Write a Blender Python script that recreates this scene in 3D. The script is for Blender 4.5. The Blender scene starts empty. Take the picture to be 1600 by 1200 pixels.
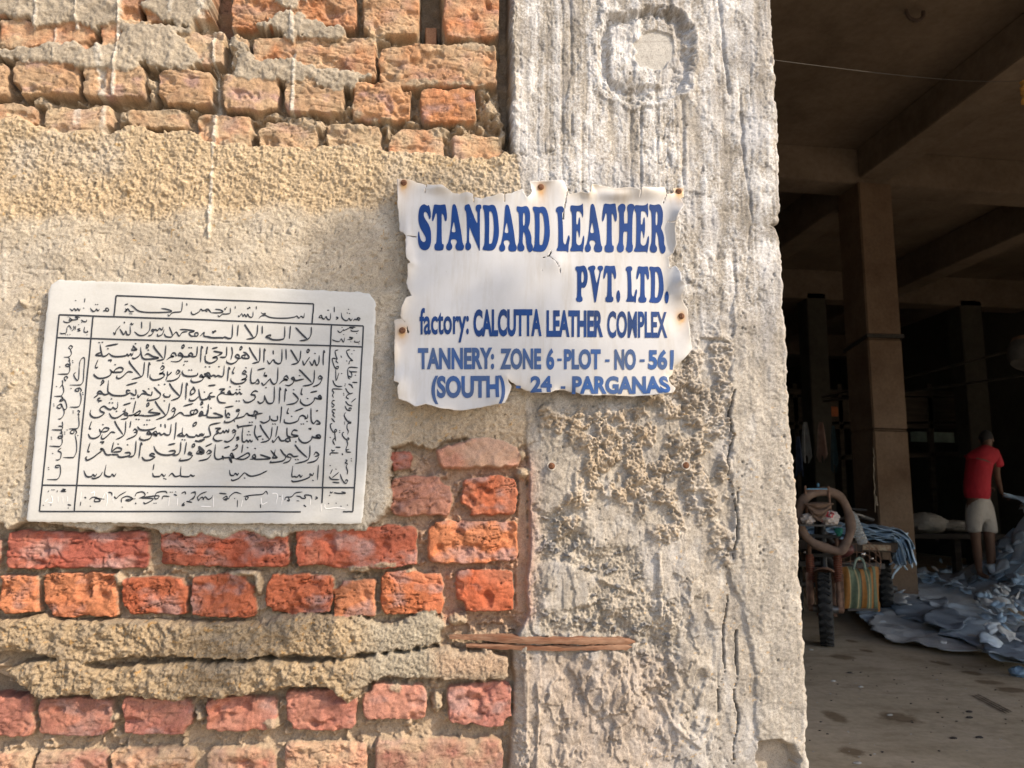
import bpy, bmesh, math, random
import numpy as np
from mathutils import Vector, Matrix, Quaternion
from mathutils.geometry import tessellate_polygon
random.seed(7)
scene = bpy.context.scene
C = scene.collection
# ------------------------------------------------------------------ camera
W, HH, FPX = 1600, 1200, 1150.0
CAM = np.array([0.0, -1.40, 1.20])
YAW, PITCH, ROLL = math.radians(6.2), math.radians(9.0), math.radians(0.9)
fw = np.array([math.sin(YAW)*math.cos(PITCH), math.cos(YAW)*math.cos(PITCH), math.sin(PITCH)])
r0 = np.array([math.cos(YAW), -math.sin(YAW), 0.0])
u0 = np.cross(r0, fw)
rt = r0*math.cos(ROLL) - u0*math.sin(ROLL)
up = u0*math.cos(ROLL) + r0*math.sin(ROLL)
# (the camera leans so that upright things lean slightly to the right at the top)
rt, up = r0*math.cos(ROLL) + u0*math.sin(ROLL), u0*math.cos(ROLL) - r0*math.sin(ROLL)
cam_data = bpy.data.cameras.new('camera')
cam_data.sensor_width = 36.0
cam_data.lens = 36.0*FPX/W
cam_data.clip_start, cam_data.clip_end = 0.05, 500
cam = bpy.data.objects.new('camera', cam_data)
M3 = Matrix((rt.tolist(), up.tolist(), (-fw).tolist())).transposed()
cam.matrix_world = Matrix.Translation(CAM.tolist()) @ M3.to_4x4()
cam_data.dof.use_dof = True
cam_data.dof.focus_distance = 1.42
cam_data.dof.aperture_fstop = 9.0
C.objects.link(cam)
scene.camera = cam
# ------------------------------------------------------------------ sky, sun, exposure
SUN = Vector((0.82, -0.56, 0.80)).normalized()          # towards the sun
world = bpy.data.worlds.new('World'); scene.world = world
world.use_nodes = True
wn = world.node_tree
bg = wn.nodes['Background']; bg.inputs['Strength'].default_value = 0.135
sky = wn.nodes.new('ShaderNodeTexSky'); sky.sky_type = 'NISHITA'; sky.sun_disc = False
sky.sun_elevation = math.asin(SUN.z); sky.sun_rotation = math.atan2(SUN.x, SUN.y)
sky.air_density, sky.dust_density = 1.0, 2.0
wn.links.new(sky.outputs[0], bg.inputs['Color'])
sd_ = bpy.data.lights.new('sun', 'SUN'); sd_.energy = 3.1; sd_.angle = math.radians(0.6)
sd_.color = (1.0, 0.84, 0.64)
sun = bpy.data.objects.new('sun', sd_); C.objects.link(sun)
sun.rotation_euler = SUN.to_track_quat('Z', 'Y').to_euler()
scene.view_settings.view_transform = 'Standard'
scene.view_settings.look = 'None'
scene.view_settings.exposure = 0.98
scene.view_settings.gamma = 1.0
scene.view_settings.use_curve_mapping = False
# ------------------------------------------------------------------ geometry of the lens
def ray(px, py):
    px = np.asarray(px, float); py = np.asarray(py, float)
    a = (px - W/2)/FPX; b = (HH/2 - py)/FPX
    return fw + a[..., None]*rt + b[..., None]*up
def onY(px, py, Y):
    d = ray(px, py); t = (Y - CAM[1])/d[..., 1]
    return CAM + d*t[..., None]
def onZ(px, py, Z=0.0):
    d = ray(px, py); t = (Z - CAM[2])/d[..., 2]
    return CAM + d*t[..., None]
def P(px, py, Y): return Vector(onY(px, py, Y).tolist())
def F(px, py, Z=0.0): return Vector(onZ(px, py, Z).tolist())
def proj(x, y, z):
    dx, dy, dz = x - CAM[0], y - CAM[1], z - CAM[2]
    zc = dx*fw[0] + dy*fw[1] + dz*fw[2]
    xc = dx*rt[0] + dy*rt[1] + dz*rt[2]
    yc = dx*up[0] + dy*up[1] + dz*up[2]
    return W/2 + FPX*xc/zc, HH/2 - FPX*yc/zc
# ------------------------------------------------------------------ noise
_rng = np.random.RandomState(11)
_T = _rng.rand(512, 512).astype(np.float32)
def vn(x, y, s=0):
    x = x + s*37.13; y = y + s*91.7
    xf = np.floor(x); yf = np.floor(y)
    fx = x - xf; fy = y - yf
    xi = xf.astype(np.int32) & 511; yi = yf.astype(np.int32) & 511
    x1 = (xi+1) & 511; y1 = (yi+1) & 511
    fx = fx*fx*(3-2*fx); fy = fy*fy*(3-2*fy)
    a = _T[xi, yi]*(1-fx) + _T[x1, yi]*fx
    b = _T[xi, y1]*(1-fx) + _T[x1, y1]*fx
    return (a*(1-fy) + b*fy)*2 - 1
def fbm(x, y, s=0, o=4, g=0.5):
    r = 0; a = 1.0; t = 0
    for k in range(o):
        r = r + a*vn(x*2.03**k, y*2.03**k, s+k*3); t += a; a *= g
    return r/t*1.5
def worley(x, y, s=0):
    xf = np.floor(x).astype(np.int32); yf = np.floor(y).astype(np.int32)
    best = np.full(x.shape, 9.0); sec = np.full(x.shape, 9.0); idv = np.zeros(x.shape)
    for i in (-1, 0, 1):
        for j in (-1, 0, 1):
            cx = xf+i; cy = yf+j
            rx = _T[(cx+s*17) & 511, (cy+s*5) & 511]; ry = _T[(cx+101+s) & 511, (cy+57) & 511]
            d = np.hypot(cx+rx-x, cy+ry-y)
            m = d < best
            sec = np.where(m, best, np.minimum(sec, d))
            idv = np.where(m, _T[(cx+211) & 511, (cy+31+s) & 511], idv)
            best = np.where(m, d, best)
    return best, sec, idv
def ss(a, b, x):
    t = np.clip((x-a)/(b-a), 0, 1); return t*t*(3-2*t)
def lerp(a, b, t): return a + (b-a)*t
def poly_sd(X, Y, poly):
    """signed distance to a polygon, positive inside"""
    p = np.asarray(poly, float); n = len(p)
    d = np.full(X.shape, 1e9); ins = np.zeros(X.shape, bool)
    for i in range(n):
        ax, ay = p[i]; bx, by = p[(i+1) % n]
        ex, ey = bx-ax, by-ay
        wx = X-ax; wy = Y-ay
        t = np.clip((wx*ex + wy*ey)/(ex*ex+ey*ey+1e-12), 0, 1)
        d = np.minimum(d, (wx-ex*t)**2 + (wy-ey*t)**2)
        c = ((ay <= Y) & (by > Y)) | ((by <= Y) & (ay > Y))
        with np.errstate(divide='ignore', invalid='ignore'):
            xi = ax + (Y-ay)/(by-ay if by != ay else 1e-9)*ex
        ins ^= c & (X < xi)
    return np.where(ins, 1, -1)*np.sqrt(d)
def line_d(X, Y, pts):
    d = np.full(X.shape, 1e9)
    for (ax, ay), (bx, by) in zip(pts[:-1], pts[1:]):
        ex, ey = bx-ax, by-ay; wx = X-ax; wy = Y-ay
        t = np.clip((wx*ex+wy*ey)/(ex*ex+ey*ey+1e-12), 0, 1)
        d = np.minimum(d, np.hypot(wx-ex*t, wy-ey*t))
    return d
# ------------------------------------------------------------------ object helpers
def tag(o, label=None, cat=None, group=None, kind=None):
    if label: o['label'] = label
    if cat: o['category'] = cat
    if group: o['group'] = group
    if kind: o['kind'] = kind
    return o
def thing(name, label, cat, loc=(0, 0, 0), group=None):
    o = bpy.data.objects.new(name, None); C.objects.link(o)
    o.location = loc; o.empty_display_size = 0.1
    return tag(o, label, cat, group)
def link(name, me, mat=None, parent=None, smooth=False):
    if mat is not None and not me.materials: me.materials.append(mat)
    o = bpy.data.objects.new(name, me); C.objects.link(o)
    if parent is not None:
        o.parent = parent
        o.matrix_parent_inverse = Matrix.Translation(parent.location).inverted() if parent.parent is None else Matrix.Identity(4)
    if smooth:
        me.polygons.foreach_set('use_smooth', np.ones(len(me.polygons), bool))
    return o
def np_mesh(name, V, Fq, col=None):
    me = bpy.data.meshes.new(name)
    n = len(V); m, k = Fq.shape
    me.vertices.add(n); me.vertices.foreach_set('co', np.ascontiguousarray(V, np.float32).ravel())
    me.loops.add(m*k); me.loops.foreach_set('vertex_index', np.ascontiguousarray(Fq, np.int32).ravel())
    me.polygons.add(m)
    me.polygons.foreach_set('loop_start', np.arange(0, m*k, k, dtype=np.int32))
    me.polygons.foreach_set('loop_total', np.full(m, k, np.int32))
    me.update(calc_edges=True)
    if col is not None:
        at = me.color_attributes.new('Col', 'FLOAT_COLOR', 'POINT')
        c4 = np.ones((n, 4), np.float32); c4[:, :3] = col
        at.data.foreach_set('color', c4.ravel())
    return me
class MB:
    def __init__(s): s.v = []; s.f = []
    def add(s, vs, fs):
        b = len(s.v); s.v += [tuple(v) for v in vs]; s.f += [tuple(b+i for i in f) for f in fs]; return s
    def box(s, c, size, R=None):
        sx, sy, sz = [q/2 for q in size]; c = Vector(c)
        vs = [Vector((x, y, z)) for x in (-sx, sx) for y in (-sy, sy) for z in (-sz, sz)]
        if R is not None: vs = [R @ v for v in vs]
        return s.add([c+v for v in vs], [(0, 1, 3, 2), (4, 6, 7, 5), (0, 4, 5, 1), (2, 3, 7, 6), (0, 2, 6, 4), (1, 5, 7, 3)])
    def bar(s, a, b, w, h=None, upv=(0, 0, 1)):
        a, b = Vector(a), Vector(b); d = b-a; z = d.normalized()
        x = Vector(upv).cross(z)
        if x.length < 1e-4: x = Vector((1, 0, 0)).cross(z)
        x.normalize(); y = z.cross(x)
        return s.box((a+b)/2, (w, h or w, d.length), Matrix((x, y, z)).transposed())
    def tube(s, pts, r, n=10, closed=False, caps=True):
        pts = [Vector(p) for p in pts]; m = len(pts)
        rs = r if isinstance(r, (list, tuple)) else [r]*m
        ref = None; rings = []
        for i in range(m):
            a = pts[(i-1) % m] if (closed or i > 0) else pts[i]
            b = pts[(i+1) % m] if (closed or i < m-1) else pts[i]
            t = (b-a).normalized()
            if ref is None:
                ref = Vector((0, 0, 1)) if abs(t.z) < 0.9 else Vector((1, 0, 0))
            x = (ref - t*ref.dot(t)).normalized(); ref = x; y = t.cross(x)
            rings.append([pts[i] + (x*math.cos(2*math.pi*k/n) + y*math.sin(2*math.pi*k/n))*rs[i] for k in range(n)])
        vs = [v for g in rings for v in g]; fs = []
        for i in range(m if closed else m-1):
            j = (i+1) % m
            for k in range(n):
                l = (k+1) % n
                fs.append((i*n+k, i*n+l, j*n+l, j*n+k))
        if caps and not closed:
            fs.append(tuple(range(n-1, -1, -1))); fs.append(tuple((m-1)*n+k for k in range(n)))
        return s.add(vs, fs)
    def lathe(s, prof, c, axis, n=20, ref=None, scale=1):
        """prof: (radius, along) pairs about axis through c"""
        c = Vector(c); z = Vector(axis).normalized()
        x = Vector((0, 0, 1)) if abs(z.z) < 0.9 else Vector((1, 0, 0))
        x = (x - z*x.dot(z)).normalized(); y = z.cross(x)
        vs = []; fs = []; m = len(prof)
        for k in range(n):
            a = 2*math.pi*k/n; dv = x*math.cos(a) + y*math.sin(a)
            vs += [c + dv*(pr*scale) + z*(pa*scale) for pr, pa in prof]
        for k in range(n):
            l = (k+1) % n
            for i in range(m-1):
                fs.append((k*m+i, k*m+i+1, l*m+i+1, l*m+i))
        return s.add(vs, fs)
    def ball(s, c, r, n=10, sq=(1, 1, 1), rough=0, seed=0):
        c = Vector(c); rr = random.Random(seed); vs = []; fs = []
        m = max(4, n//2+1)
        for i in range(m+1):
            th = math.pi*i/m
            for k in range(n):
                ph = 2*math.pi*k/n
                q = r*(1+rough*(rr.random()-.5))
                vs.append(c + Vector((q*math.sin(th)*math.cos(ph)*sq[0], q*math.sin(th)*math.sin(ph)*sq[1], q*math.cos(th)*sq[2])))
        for i in range(m):
            for k in range(n):
                l = (k+1) % n
                fs.append((i*n+k, i*n+l, (i+1)*n+l, (i+1)*n+k))
        return s.add(vs, fs)
    def build(s, name, mat, parent=None, smooth=True, bevel=0):
        me = bpy.data.meshes.new(name); me.from_pydata(s.v, [], s.f); me.update()
        if bevel:
            bm = bmesh.new(); bm.from_mesh(me)
            bmesh.ops.bevel(bm, geom=bm.edges[:], offset=bevel, segments=2, affect='EDGES', clamp_overlap=True)
            bm.to_mesh(me); bm.free()
        o = link(name, me, mat, parent)
        if smooth:
            bm = bmesh.new(); bm.from_mesh(me)
            bmesh.ops.remove_doubles(bm, verts=bm.verts, dist=1e-5)
            bmesh.ops.recalc_face_normals(bm, faces=bm.faces)
            for f in bm.faces: f.smooth = True
            for e in bm.edges:
                if len(e.link_faces) == 2 and e.calc_face_angle(0) > math.radians(38): e.smooth = False
            bm.to_mesh(me); bm.free()
        return o
def smooth_line(pts, k=4, closed=False):
    """Catmull-Rom through points (any dimension)"""
    p = np.asarray(pts, float); n = len(p)
    if n < 3 and not closed:
        return [p[0] + (p[-1]-p[0])*t for t in np.linspace(0, 1, k+1)]
    out = []
    for i in range(n if closed else n-1):
        a = p[(i-1) % n] if (closed or i > 0) else 2*p[0]-p[1]
        b = p[i]; c = p[(i+1) % n]
        d = p[(i+2) % n] if (closed or i < n-2) else 2*p[-1]-p[-2]
        for j in range(k):
            t = j/k
            out.append(0.5*((2*b) + (c-a)*t + (2*a-5*b+4*c-d)*t*t + (3*b-a-3*c+d)*t**3))
    if not closed: out.append(p[-1])
    return out
def ms_fill(xs, ys, Fv):
    """region F>0 of a grid as polygons with smooth outline: (list of 2-D points, faces)"""
    ny, nx = Fv.shape; key = {}; pts = []; faces = []
    def gv(k, p):
        i = key.get(k)
        if i is None:
            i = len(pts); key[k] = i; pts.append(p)
        return i
    pos = Fv > 0
    cnt = pos[:-1, :-1].astype(int)+pos[1:, :-1]+pos[:-1, 1:]+pos[1:, 1:]
    for j, i in zip(*np.nonzero(cnt)):
        cs = [(j, i), (j, i+1), (j+1, i+1), (j+1, i)]
        f = []
        for q in range(4):
            a, b = cs[q], cs[(q+1) % 4]
            fa, fb = Fv[a], Fv[b]
            if fa > 0: f.append(gv(a, (xs[a[1]], ys[a[0]])))
            if (fa > 0) != (fb > 0):
                t = fa/(fa-fb)
                k = (min(a, b), max(a, b))
                f.append(gv(k, (xs[a[1]]+(xs[b[1]]-xs[a[1]])*t, ys[a[0]]+(ys[b[0]]-ys[a[0]])*t)))
        if len(f) >= 3: faces.append(f)
    return pts, faces
# ------------------------------------------------------------------ materials
def new_mat(name):
    m = bpy.data.materials.new(name); m.use_nodes = True
    return m, m.node_tree, m.node_tree.nodes['Principled BSDF']
def nd(nt, t, **kw):
    n = nt.nodes.new(t)
    for k, v in kw.items():
        if k in n.inputs: n.inputs[k].default_value = v
        else: setattr(n, k, v)
    return n
def noise(nt, scale, detail=4, rough=0.6, coord='Object', stretch=None):
    tc = nd(nt, 'ShaderNodeTexCoord'); src = tc.outputs[coord]
    if stretch:
        mp = nd(nt, 'ShaderNodeMapping'); mp.inputs['Scale'].default_value = stretch
        nt.links.new(src, mp.inputs[0]); src = mp.outputs[0]
    n = nd(nt, 'ShaderNodeTexNoise', Scale=scale, Detail=detail, Roughness=rough)
    nt.links.new(src, n.inputs['Vector']); return n
def ramp(nt, src, stops):
    r = nd(nt, 'ShaderNodeValToRGB'); e = r.color_ramp.elements
    while len(e) < len(stops): e.new(0.5)
    for k, (p, c) in enumerate(stops):
        e[k].position = p; e[k].color = (c[0], c[1], c[2], 1) if isinstance(c, (tuple, list)) else (c, c, c, 1)
    nt.links.new(src, r.inputs[0]); return r
def mix(nt, a, b, f, mode='MIX'):
    m = nd(nt, 'ShaderNodeMix', data_type='RGBA', blend_type=mode)
    for s, i in ((a, 6), (b, 7), (f, 0)):
        if hasattr(s, 'is_linked'): nt.links.new(s, m.inputs[i])
        else: m.inputs[i].default_value = (*s, 1) if isinstance(s, (tuple, list)) else s
    return m.outputs[2]
def bump(nt, bsdf, src, strength, dist, prev=None):
    b = nd(nt, 'ShaderNodeBump', Strength=strength, Distance=dist)
    nt.links.new(src, b.inputs['Height'])
    if prev is not None: nt.links.new(prev, b.inputs['Normal'])
    nt.links.new(b.outputs[0], bsdf.inputs['Normal']); return b.outputs[0]
def simple(name, col, rough=0.7, var=0.35, scale=12, metal=0, bumpd=0.002, spec=0.4, col2=None, stretch=None, detail=5):
    m, nt, b = new_mat(name)
    n = noise(nt, scale, detail, 0.62, stretch=stretch)
    c2 = col2 or tuple(c*(1-var) for c in col)
    c1 = tuple(min(1, c*(1+var*0.5)) for c in col)
    r = ramp(nt, n.outputs[0], [(0.32, c2), (0.68, c1)])
    nt.links.new(r.outputs[0], b.inputs['Base Color'])
    b.inputs['Roughness'].default_value = rough; b.inputs['Metallic'].default_value = metal
    b.inputs['Specular IOR Level'].default_value = spec
    if bumpd:
        n2 = noise(nt, scale*6, 4, 0.6, stretch=stretch); bump(nt, b, n2.outputs[0], 0.6, bumpd)
    return m
def masonry(name, rough=0.92, fine=420.0, bd=0.0012, varamt=0.35):
    m, nt, b = new_mat(name)
    at = nd(nt, 'ShaderNodeAttribute', attribute_name='Col')
    n1 = noise(nt, fine, 6, 0.8); r1 = ramp(nt, n1.outputs[0], [(0.32, max(0.05, 1-varamt*1.9)), (0.47, 1-varamt*0.35), (0.70, 1.18)])
    c = mix(nt, at.outputs[0], r1.outputs[0], 0.9, 'MULTIPLY')
    n2 = noise(nt, 38, 6, 0.7); r2 = ramp(nt, n2.outputs[0], [(0.3, (0.80, 0.78, 0.76)), (0.7, (1.04, 1.03, 1.02))])
    c = mix(nt, c, r2.outputs[0], 0.8, 'MULTIPLY')
    nt.links.new(c, b.inputs['Base Color'])
    b.inputs['Roughness'].default_value = rough; b.inputs['Specular IOR Level'].default_value = 0.18
    p = bump(nt, b, n1.outputs[0], 0.9, bd*1.3)
    n3 = noise(nt, 1100, 3, 0.7); bump(nt, b, n3.outputs[0], 0.5, bd*0.6, p)
    return m
# ================================================================== THE WALL AND THE PILLAR
# (all relief is real geometry: a fine sheet of the wall's face, brick by brick, with a solid body behind)
GND, CEIL = 0.0, 6.10
edge_px = [(1196, -160), (1205, 0), (1209, 60), (1212, 110), (1216, 230), (1218, 300), (1219, 343), (1215, 349), (1204, 353), (1214, 358), (1219, 376),
           (1221, 420), (1222, 470), (1226, 520), (1229, 560), (1230, 610), (1234, 680), (1239, 740), (1246, 820), (1247, 880), (1252, 960),
           (1257, 1040), (1261, 1100), (1258, 1150), (1255, 1160), (1261, 1190), (1266, 1260)]
E3 = onY([p[0] for p in edge_px], [p[1] for p in edge_px], 0.0)
order = np.argsort(E3[:, 2]); EZ = E3[order, 2]; EX = E3[order, 0]
x0d = onY(-70, 600, 0)[0]; x1d = 0.66
z0d = onY(600, 1275, 0)[2]; z1d = onY(600, -60, 0)[2]
ST = 0.0016
def axis(lo, a, b, hi, st, far, mid=0.0045, reach=0.75):
    """fine steps where the photograph looks, coarser ones beyond"""
    left, right = [], []
    x = a
    while x > lo+1e-6:
        x -= (mid if a-x < reach else far); left.append(max(x, lo))
    core = list(np.arange(a, b, st)); x = core[-1]
    while x < hi-1e-6:
        x += (mid if x-b < reach else far); right.append(min(x, hi))
    return np.array(left[::-1]+core+right)
us = axis(-4.2, x0d, x1d, x1d, ST, 0.03)
vs_ = axis(GND, z0d, z1d, CEIL, ST, 0.03)
U, V = np.meshgrid(us, vs_)
XS = float(onY(1075, 600, 0)[0])                       # columns right of this bend to follow the broken corner
Xe = np.interp(vs_, EZ, EX) + 0.0016*vn(vs_*160, vs_*0, 3) + 0.0028*vn(vs_*45, vs_*0, 8)
k_ = np.clip((U-XS)/(us[-1]-XS), 0, None)
U = np.where(U > XS, XS + k_*(Xe[:, None]-XS), U)
PX, PY = proj(U, np.zeros_like(U), V)
PX = PX.astype(np.float32); PY = PY.astype(np.float32)
dE = Xe[:, None] - U                                   # metres to the free corner
U = U.astype(np.float32); V = V.astype(np.float32)
nA = fbm(U*55, V*55, 1, 4); nB = fbm(U*160, V*160, 2, 3); nC = fbm(U*14, V*14, 3, 4); nF = vn(U*420, V*420, 5)
nW = vn(U*28, V*28, 9)*4 + vn(U*90, V*90, 10)*2.4 + vn(U*230, V*230, 12)*1.3      # wobble for ragged edges, in picture pixels
# ---- joints
H = -0.022 - 0.013*(1-ss(200, 330, PY)) + 0.0035*nA + 0.0012*nB + 0.006*np.clip(nC, -1, 1)
lump = np.clip(fbm(U*75, V*75, 21, 3)-0.12, 0, 1)
H += lump*0.017
col = np.empty(U.shape+(3,), np.float32)
def setc(t, c):
    for k in range(3): col[..., k] = lerp(col[..., k], c[k] if not isinstance(c[k], np.ndarray) else c[k], t)
def mulc(f):
    for k in range(3): col[..., k] *= f if not isinstance(f, tuple) else f[k]
col[:] = (0.40, 0.315, 0.225)
spk0 = vn(U*520, V*520, 46)*0.6+vn(U*300, V*300, 47)*0.6
H += 0.0012*vn(U*300, V*300, 47)
mulc(1+0.16*nA+0.16*spk0)
setc(ss(940, 1100, PY)*0.5, (0.43, 0.33, 0.235))
redd = ss(600, 700, PX)*ss(680, 740, PY)*(1-ss(960, 1020, PY))
setc(redd*0.75*np.clip(0.7+0.5*nC, 0, 1), (0.43, 0.23, 0.16))
reg = np.zeros(U.shape, np.int8)
# ---- bricks: x0,x1,y0,y1 (picture px on the wall), colour set, corner, tilt
TOP = [(0.43, 0.275, 0.165), (0.44, 0.245, 0.135), (0.42, 0.285, 0.18), (0.46, 0.195, 0.095), (0.47, 0.215, 0.105)]
DEEP = [(0.34, 0.100, 0.06), (0.38, 0.125, 0.075), (0.31, 0.095, 0.068)]
ORNG = [(0.46, 0.160, 0.076), (0.43, 0.132, 0.068), (0.47, 0.185, 0.092)]
PINK = [(0.38, 0.165, 0.125), (0.35, 0.15, 0.12), (0.41, 0.195, 0.145)]
DUST = [(0.50, 0.27, 0.18), (0.46, 0.22, 0.155), (0.52, 0.30, 0.21)]
BR = []
def row(y0, y1, xs, cs, slope=0.0, dust=0.3, cr=5, pr=0.0):
    for (a, b, *o) in xs:
        dy = slope*((a+b)/2-400)
        BR.append((a, b, y0+dy+(o[0] if o else 0), y1+dy+(o[1] if len(o) > 1 else 0), cs, dust, cr, pr))
row(-40, 38, [(-150, -20), (-8, 118), (125, 352), (360, 557, 2, 4)], TOP, 0.03, 0.35)
row(-50, 57, [(567, 655), (692, 782, 0, 4)], TOP, 0, 0.55, 6, 0.004)
row(24, 65, [(664, 684)], TOP, 0, 0.5, 5, -0.05)
row(30, 95, [(-160, -10, 0, -12), (-4, 150, 4, -12), (156, 238, 4, 4), (245, 352, 18, 8), (360, 386, 20, 10), (392, 590, 24, 26)], TOP, 0.02, 0.7)
row(66, 136, [(593, 778, 4, 2)], TOP, 0, 0.45, 6, 0.006)
BRT2 = [(-80, 14, 98, 150), (20, 126, 94, 149), (130, 228, 103, 155), (245, 333, 108, 166), (348, 437, 114, 174), (446, 540, 122, 178), (550, 642, 127, 188), (656, 745, 137, 194)]
for a, b, c, d in BRT2: BR.append((a, b, c, d, TOP, 0.31, 6, 0.005))
for a, b, c, d in [(-60, 56, 160, 205), (66, 176, 162, 212), (195, 292, 167, 200), (305, 395, 176, 230), (402, 496, 187, 245), (508, 596, 189, 245), (608, 692, 196, 260), (705, 786, 206, 265)]:
    BR.append((a, b, c, d, TOP, 0.75, 7, -0.004))
BR += [(600, 646, 706, 735, DEEP, 0.2, 8, 0.0)]
BR += [(612, 704, 743, 806, DUST, 0.25, 7, 0.002), (720, 808, 744, 805, ORNG, 0.25, 9, 0.002)]
BR += [(-190, -2, 832, 889, DEEP, 0.05, 5, 0.003), (10, 233, 829, 889, DEEP, 0.05, 5, 0.004), (248, 451, 826, 887, DEEP, 0.08, 5, 0.004), (461, 653, 819, 888, DEEP, 0.12, 5, 0.004), (667, 811, 812, 881, ORNG, 0.05, 6, 0.004)]
BR += [(a, b, c, d, ORNG, 0.06, 5, 0.003) for a, b, c, d in [(-120, -8, 899, 962), (-3, 62, 898, 961), (67, 183, 894, 966), (190, 295, 902, 962), (298, 400, 897, 965), (412, 520, 896, 960), (521, 587, 907, 966), (595, 695, 894, 961), (712, 806, 891, 956)]]
BR += [(a, b, c, d, PINK, 0.3, 7, 0.003) for a, b, c, d in [(-170, -62, 1086, 1150), (-55, 52, 1083, 1152), (58, 174, 1088, 1152), (190, 303, 1090, 1149), (321, 432, 1088, 1143), (445, 556, 1078, 1141), (567, 668, 1069, 1128), (698, 800, 1067, 1134)]]
BR += [(a, b, c, d, PINK if i % 2 else DUST, 0.5, 7, 0.002) for i, (a, b, c, d) in enumerate([(-80, 50, 1178, 1240), (48+5, 168, 1174, 1240), (172, 302, 1170, 1240), (322, 432, 1170, 1240), (447, 574, 1160, 1236), (585, 786, 1154, 1236)])]
# courses that run on outside the picture
rr = random.Random(3)
def course(yc, xa, xb, hgt=62):
    x = xa + rr.uniform(0, 60)
    while x < xb:
        w = rr.choice([96, 100, 200])
        BR.append((x, x+w, yc-hgt/2, yc+hgt/2, rr.choice([TOP, PINK, DUST]), 0.4, 6, 0.002)); x += w+rr.uniform(9, 18)
for k in range(1, 14): course(1205+82*k, -2300, 780)
for k in range(1, 46): course(-8-80*k, -2300, 770)
for yc in (10, 62, 122, 180): course(yc, -2300, -190, 58)
for yc in (860, 930, 1118, 1206): course(yc, -2300, -200)
xmin = PX.min(1); ymid = PY[:, PY.shape[1]//3]
for bi, (a, b, c, d, cs, dust, cr, pr) in enumerate(BR):
    q = random.Random(bi*7+1)
    jj = np.nonzero((ymid > c-90) & (ymid < d+90))[0]
    if len(jj) == 0: continue
    jm = jj[len(jj)//2]; ii = np.nonzero((PX[jm] > a-40) & (PX[jm] < b+40))[0]
    if len(ii) == 0: continue
    S = (slice(jj[0], jj[-1]+1), slice(ii[0], ii[-1]+1))
    x, y = PX[S], PY[S]
    xc, yc, hx, hy = (a+b)/2, (c+d)/2, (b-a)/2, (d-c)/2
    rot = q.uniform(-0.012, 0.012)
    xr = (x-xc) + rot*(y-yc); yr = (y-yc) - rot*(x-xc)
    # ragged outline: slow bow, corners knocked off, fine crumble
    u_, v_ = U[S], V[S]
    wob = 2.6*vn(u_*24, v_*24, bi) + 2.0*vn(u_*70, v_*70, bi+5) + 1.0*vn(u_*200, v_*200, bi+9)
    hxx = hx - np.abs(yr/hy)**3*q.uniform(0, 4); hyy = hy - np.abs(xr/hx)**4*q.uniform(0, 5)
    qx = np.abs(xr)-hxx+cr; qy = np.abs(yr)-hyy+cr
    sd = -(np.hypot(np.maximum(qx, 0), np.maximum(qy, 0)) + np.minimum(np.maximum(qx, qy), 0) - cr) + wob
    for _ in range(q.choice([0, 1, 1, 2])):            # a broken corner
        sx, sy = q.choice([-1, 1]), q.choice([-1, 1]); rad = q.uniform(6, 17)
        dd = np.hypot((xr-sx*hx)*1.0, (yr-sy*hy)) - rad
        sd = np.minimum(sd, dd + wob)
    t = ss(-1.0, 2.4, sd)
    tilt = q.uniform(-1, 1)*0.004*xr/hx + q.uniform(-0.6, 1)*0.003*yr/hy
    rough = 0.0016*fbm(u_*42, v_*42, bi+30, 4) + 0.0012*fbm(u_*120, v_*120, bi+60, 3)
    str_ = np.abs(fbm(u_*q.uniform(18, 40)+v_*q.uniform(-20, 20), v_*q.uniform(50, 90), bi+90, 3))
    chip = np.clip(fbm(u_*30, v_*38, bi+120, 3)-0.30, 0, 1)*0.016
    # laminated flakes: thin dark partings that run with the clay, small pits, purple-grey burnt skin
    wv = fbm(u_*20, v_*20, bi+300, 3)*0.35
    lam = fbm(u_*q.uniform(14, 26)+wv*3, v_*q.uniform(55, 95)+wv*4, bi+320, 4)
    zonel = np.clip(fbm(u_*11, v_*15, bi+340, 2)+q.uniform(-0.25, 0.35), 0, 1)
    lay = (1-ss(0.01, 0.06, np.abs(lam)))*ss(0.08, 0.35, zonel)*(1.0 if dust < 0.3 else 0.45)
    pit = ss(0.62, 0.74, vn(u_*170, v_*170, bi+360))*ss(-0.3, 0.3, vn(u_*40, v_*40, bi+361))
    ledge_ = np.clip(lam, -1, 1)*ss(0.0, 0.3, zonel)
    purp = np.clip(fbm(u_*26, v_*40, bi+380, 4)*1.3-0.15, 0, 1)*(0.9 if dust < 0.35 else 0.45)
    hb = 0.0 + 0.0020*ledge_ - 0.0028*lay - 0.0020*pit*(dust < 0.3) + pr + tilt + rough - 0.0045*np.clip(0.22-str_, 0, 1)*q.uniform(0.5, 3.0) - chip - 0.0028*np.exp(-np.maximum(sd, 0)/2.6)
    win = t > 0.02
    H[S] = np.where(win, np.maximum(lerp(H[S], hb, t), H[S]*(t < 0.5) + (t >= 0.5)*-9), H[S])
    base = q.choice(cs); f = q.uniform(0.86, 1.1)
    n1 = fbm(u_*30, v_*30, bi+150, 4); n2 = fbm(u_*100, v_*100, bi+180, 3); n3 = fbm(u_*16, v_*16, bi+210, 3)
    dst = np.clip(dust + 0.55*n1 + 0.3*n3 + (0.25*ss(0.3, 1, -yr/hy)), 0, 1)*(0.35+0.65*min(1, dust*1.6))
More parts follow.
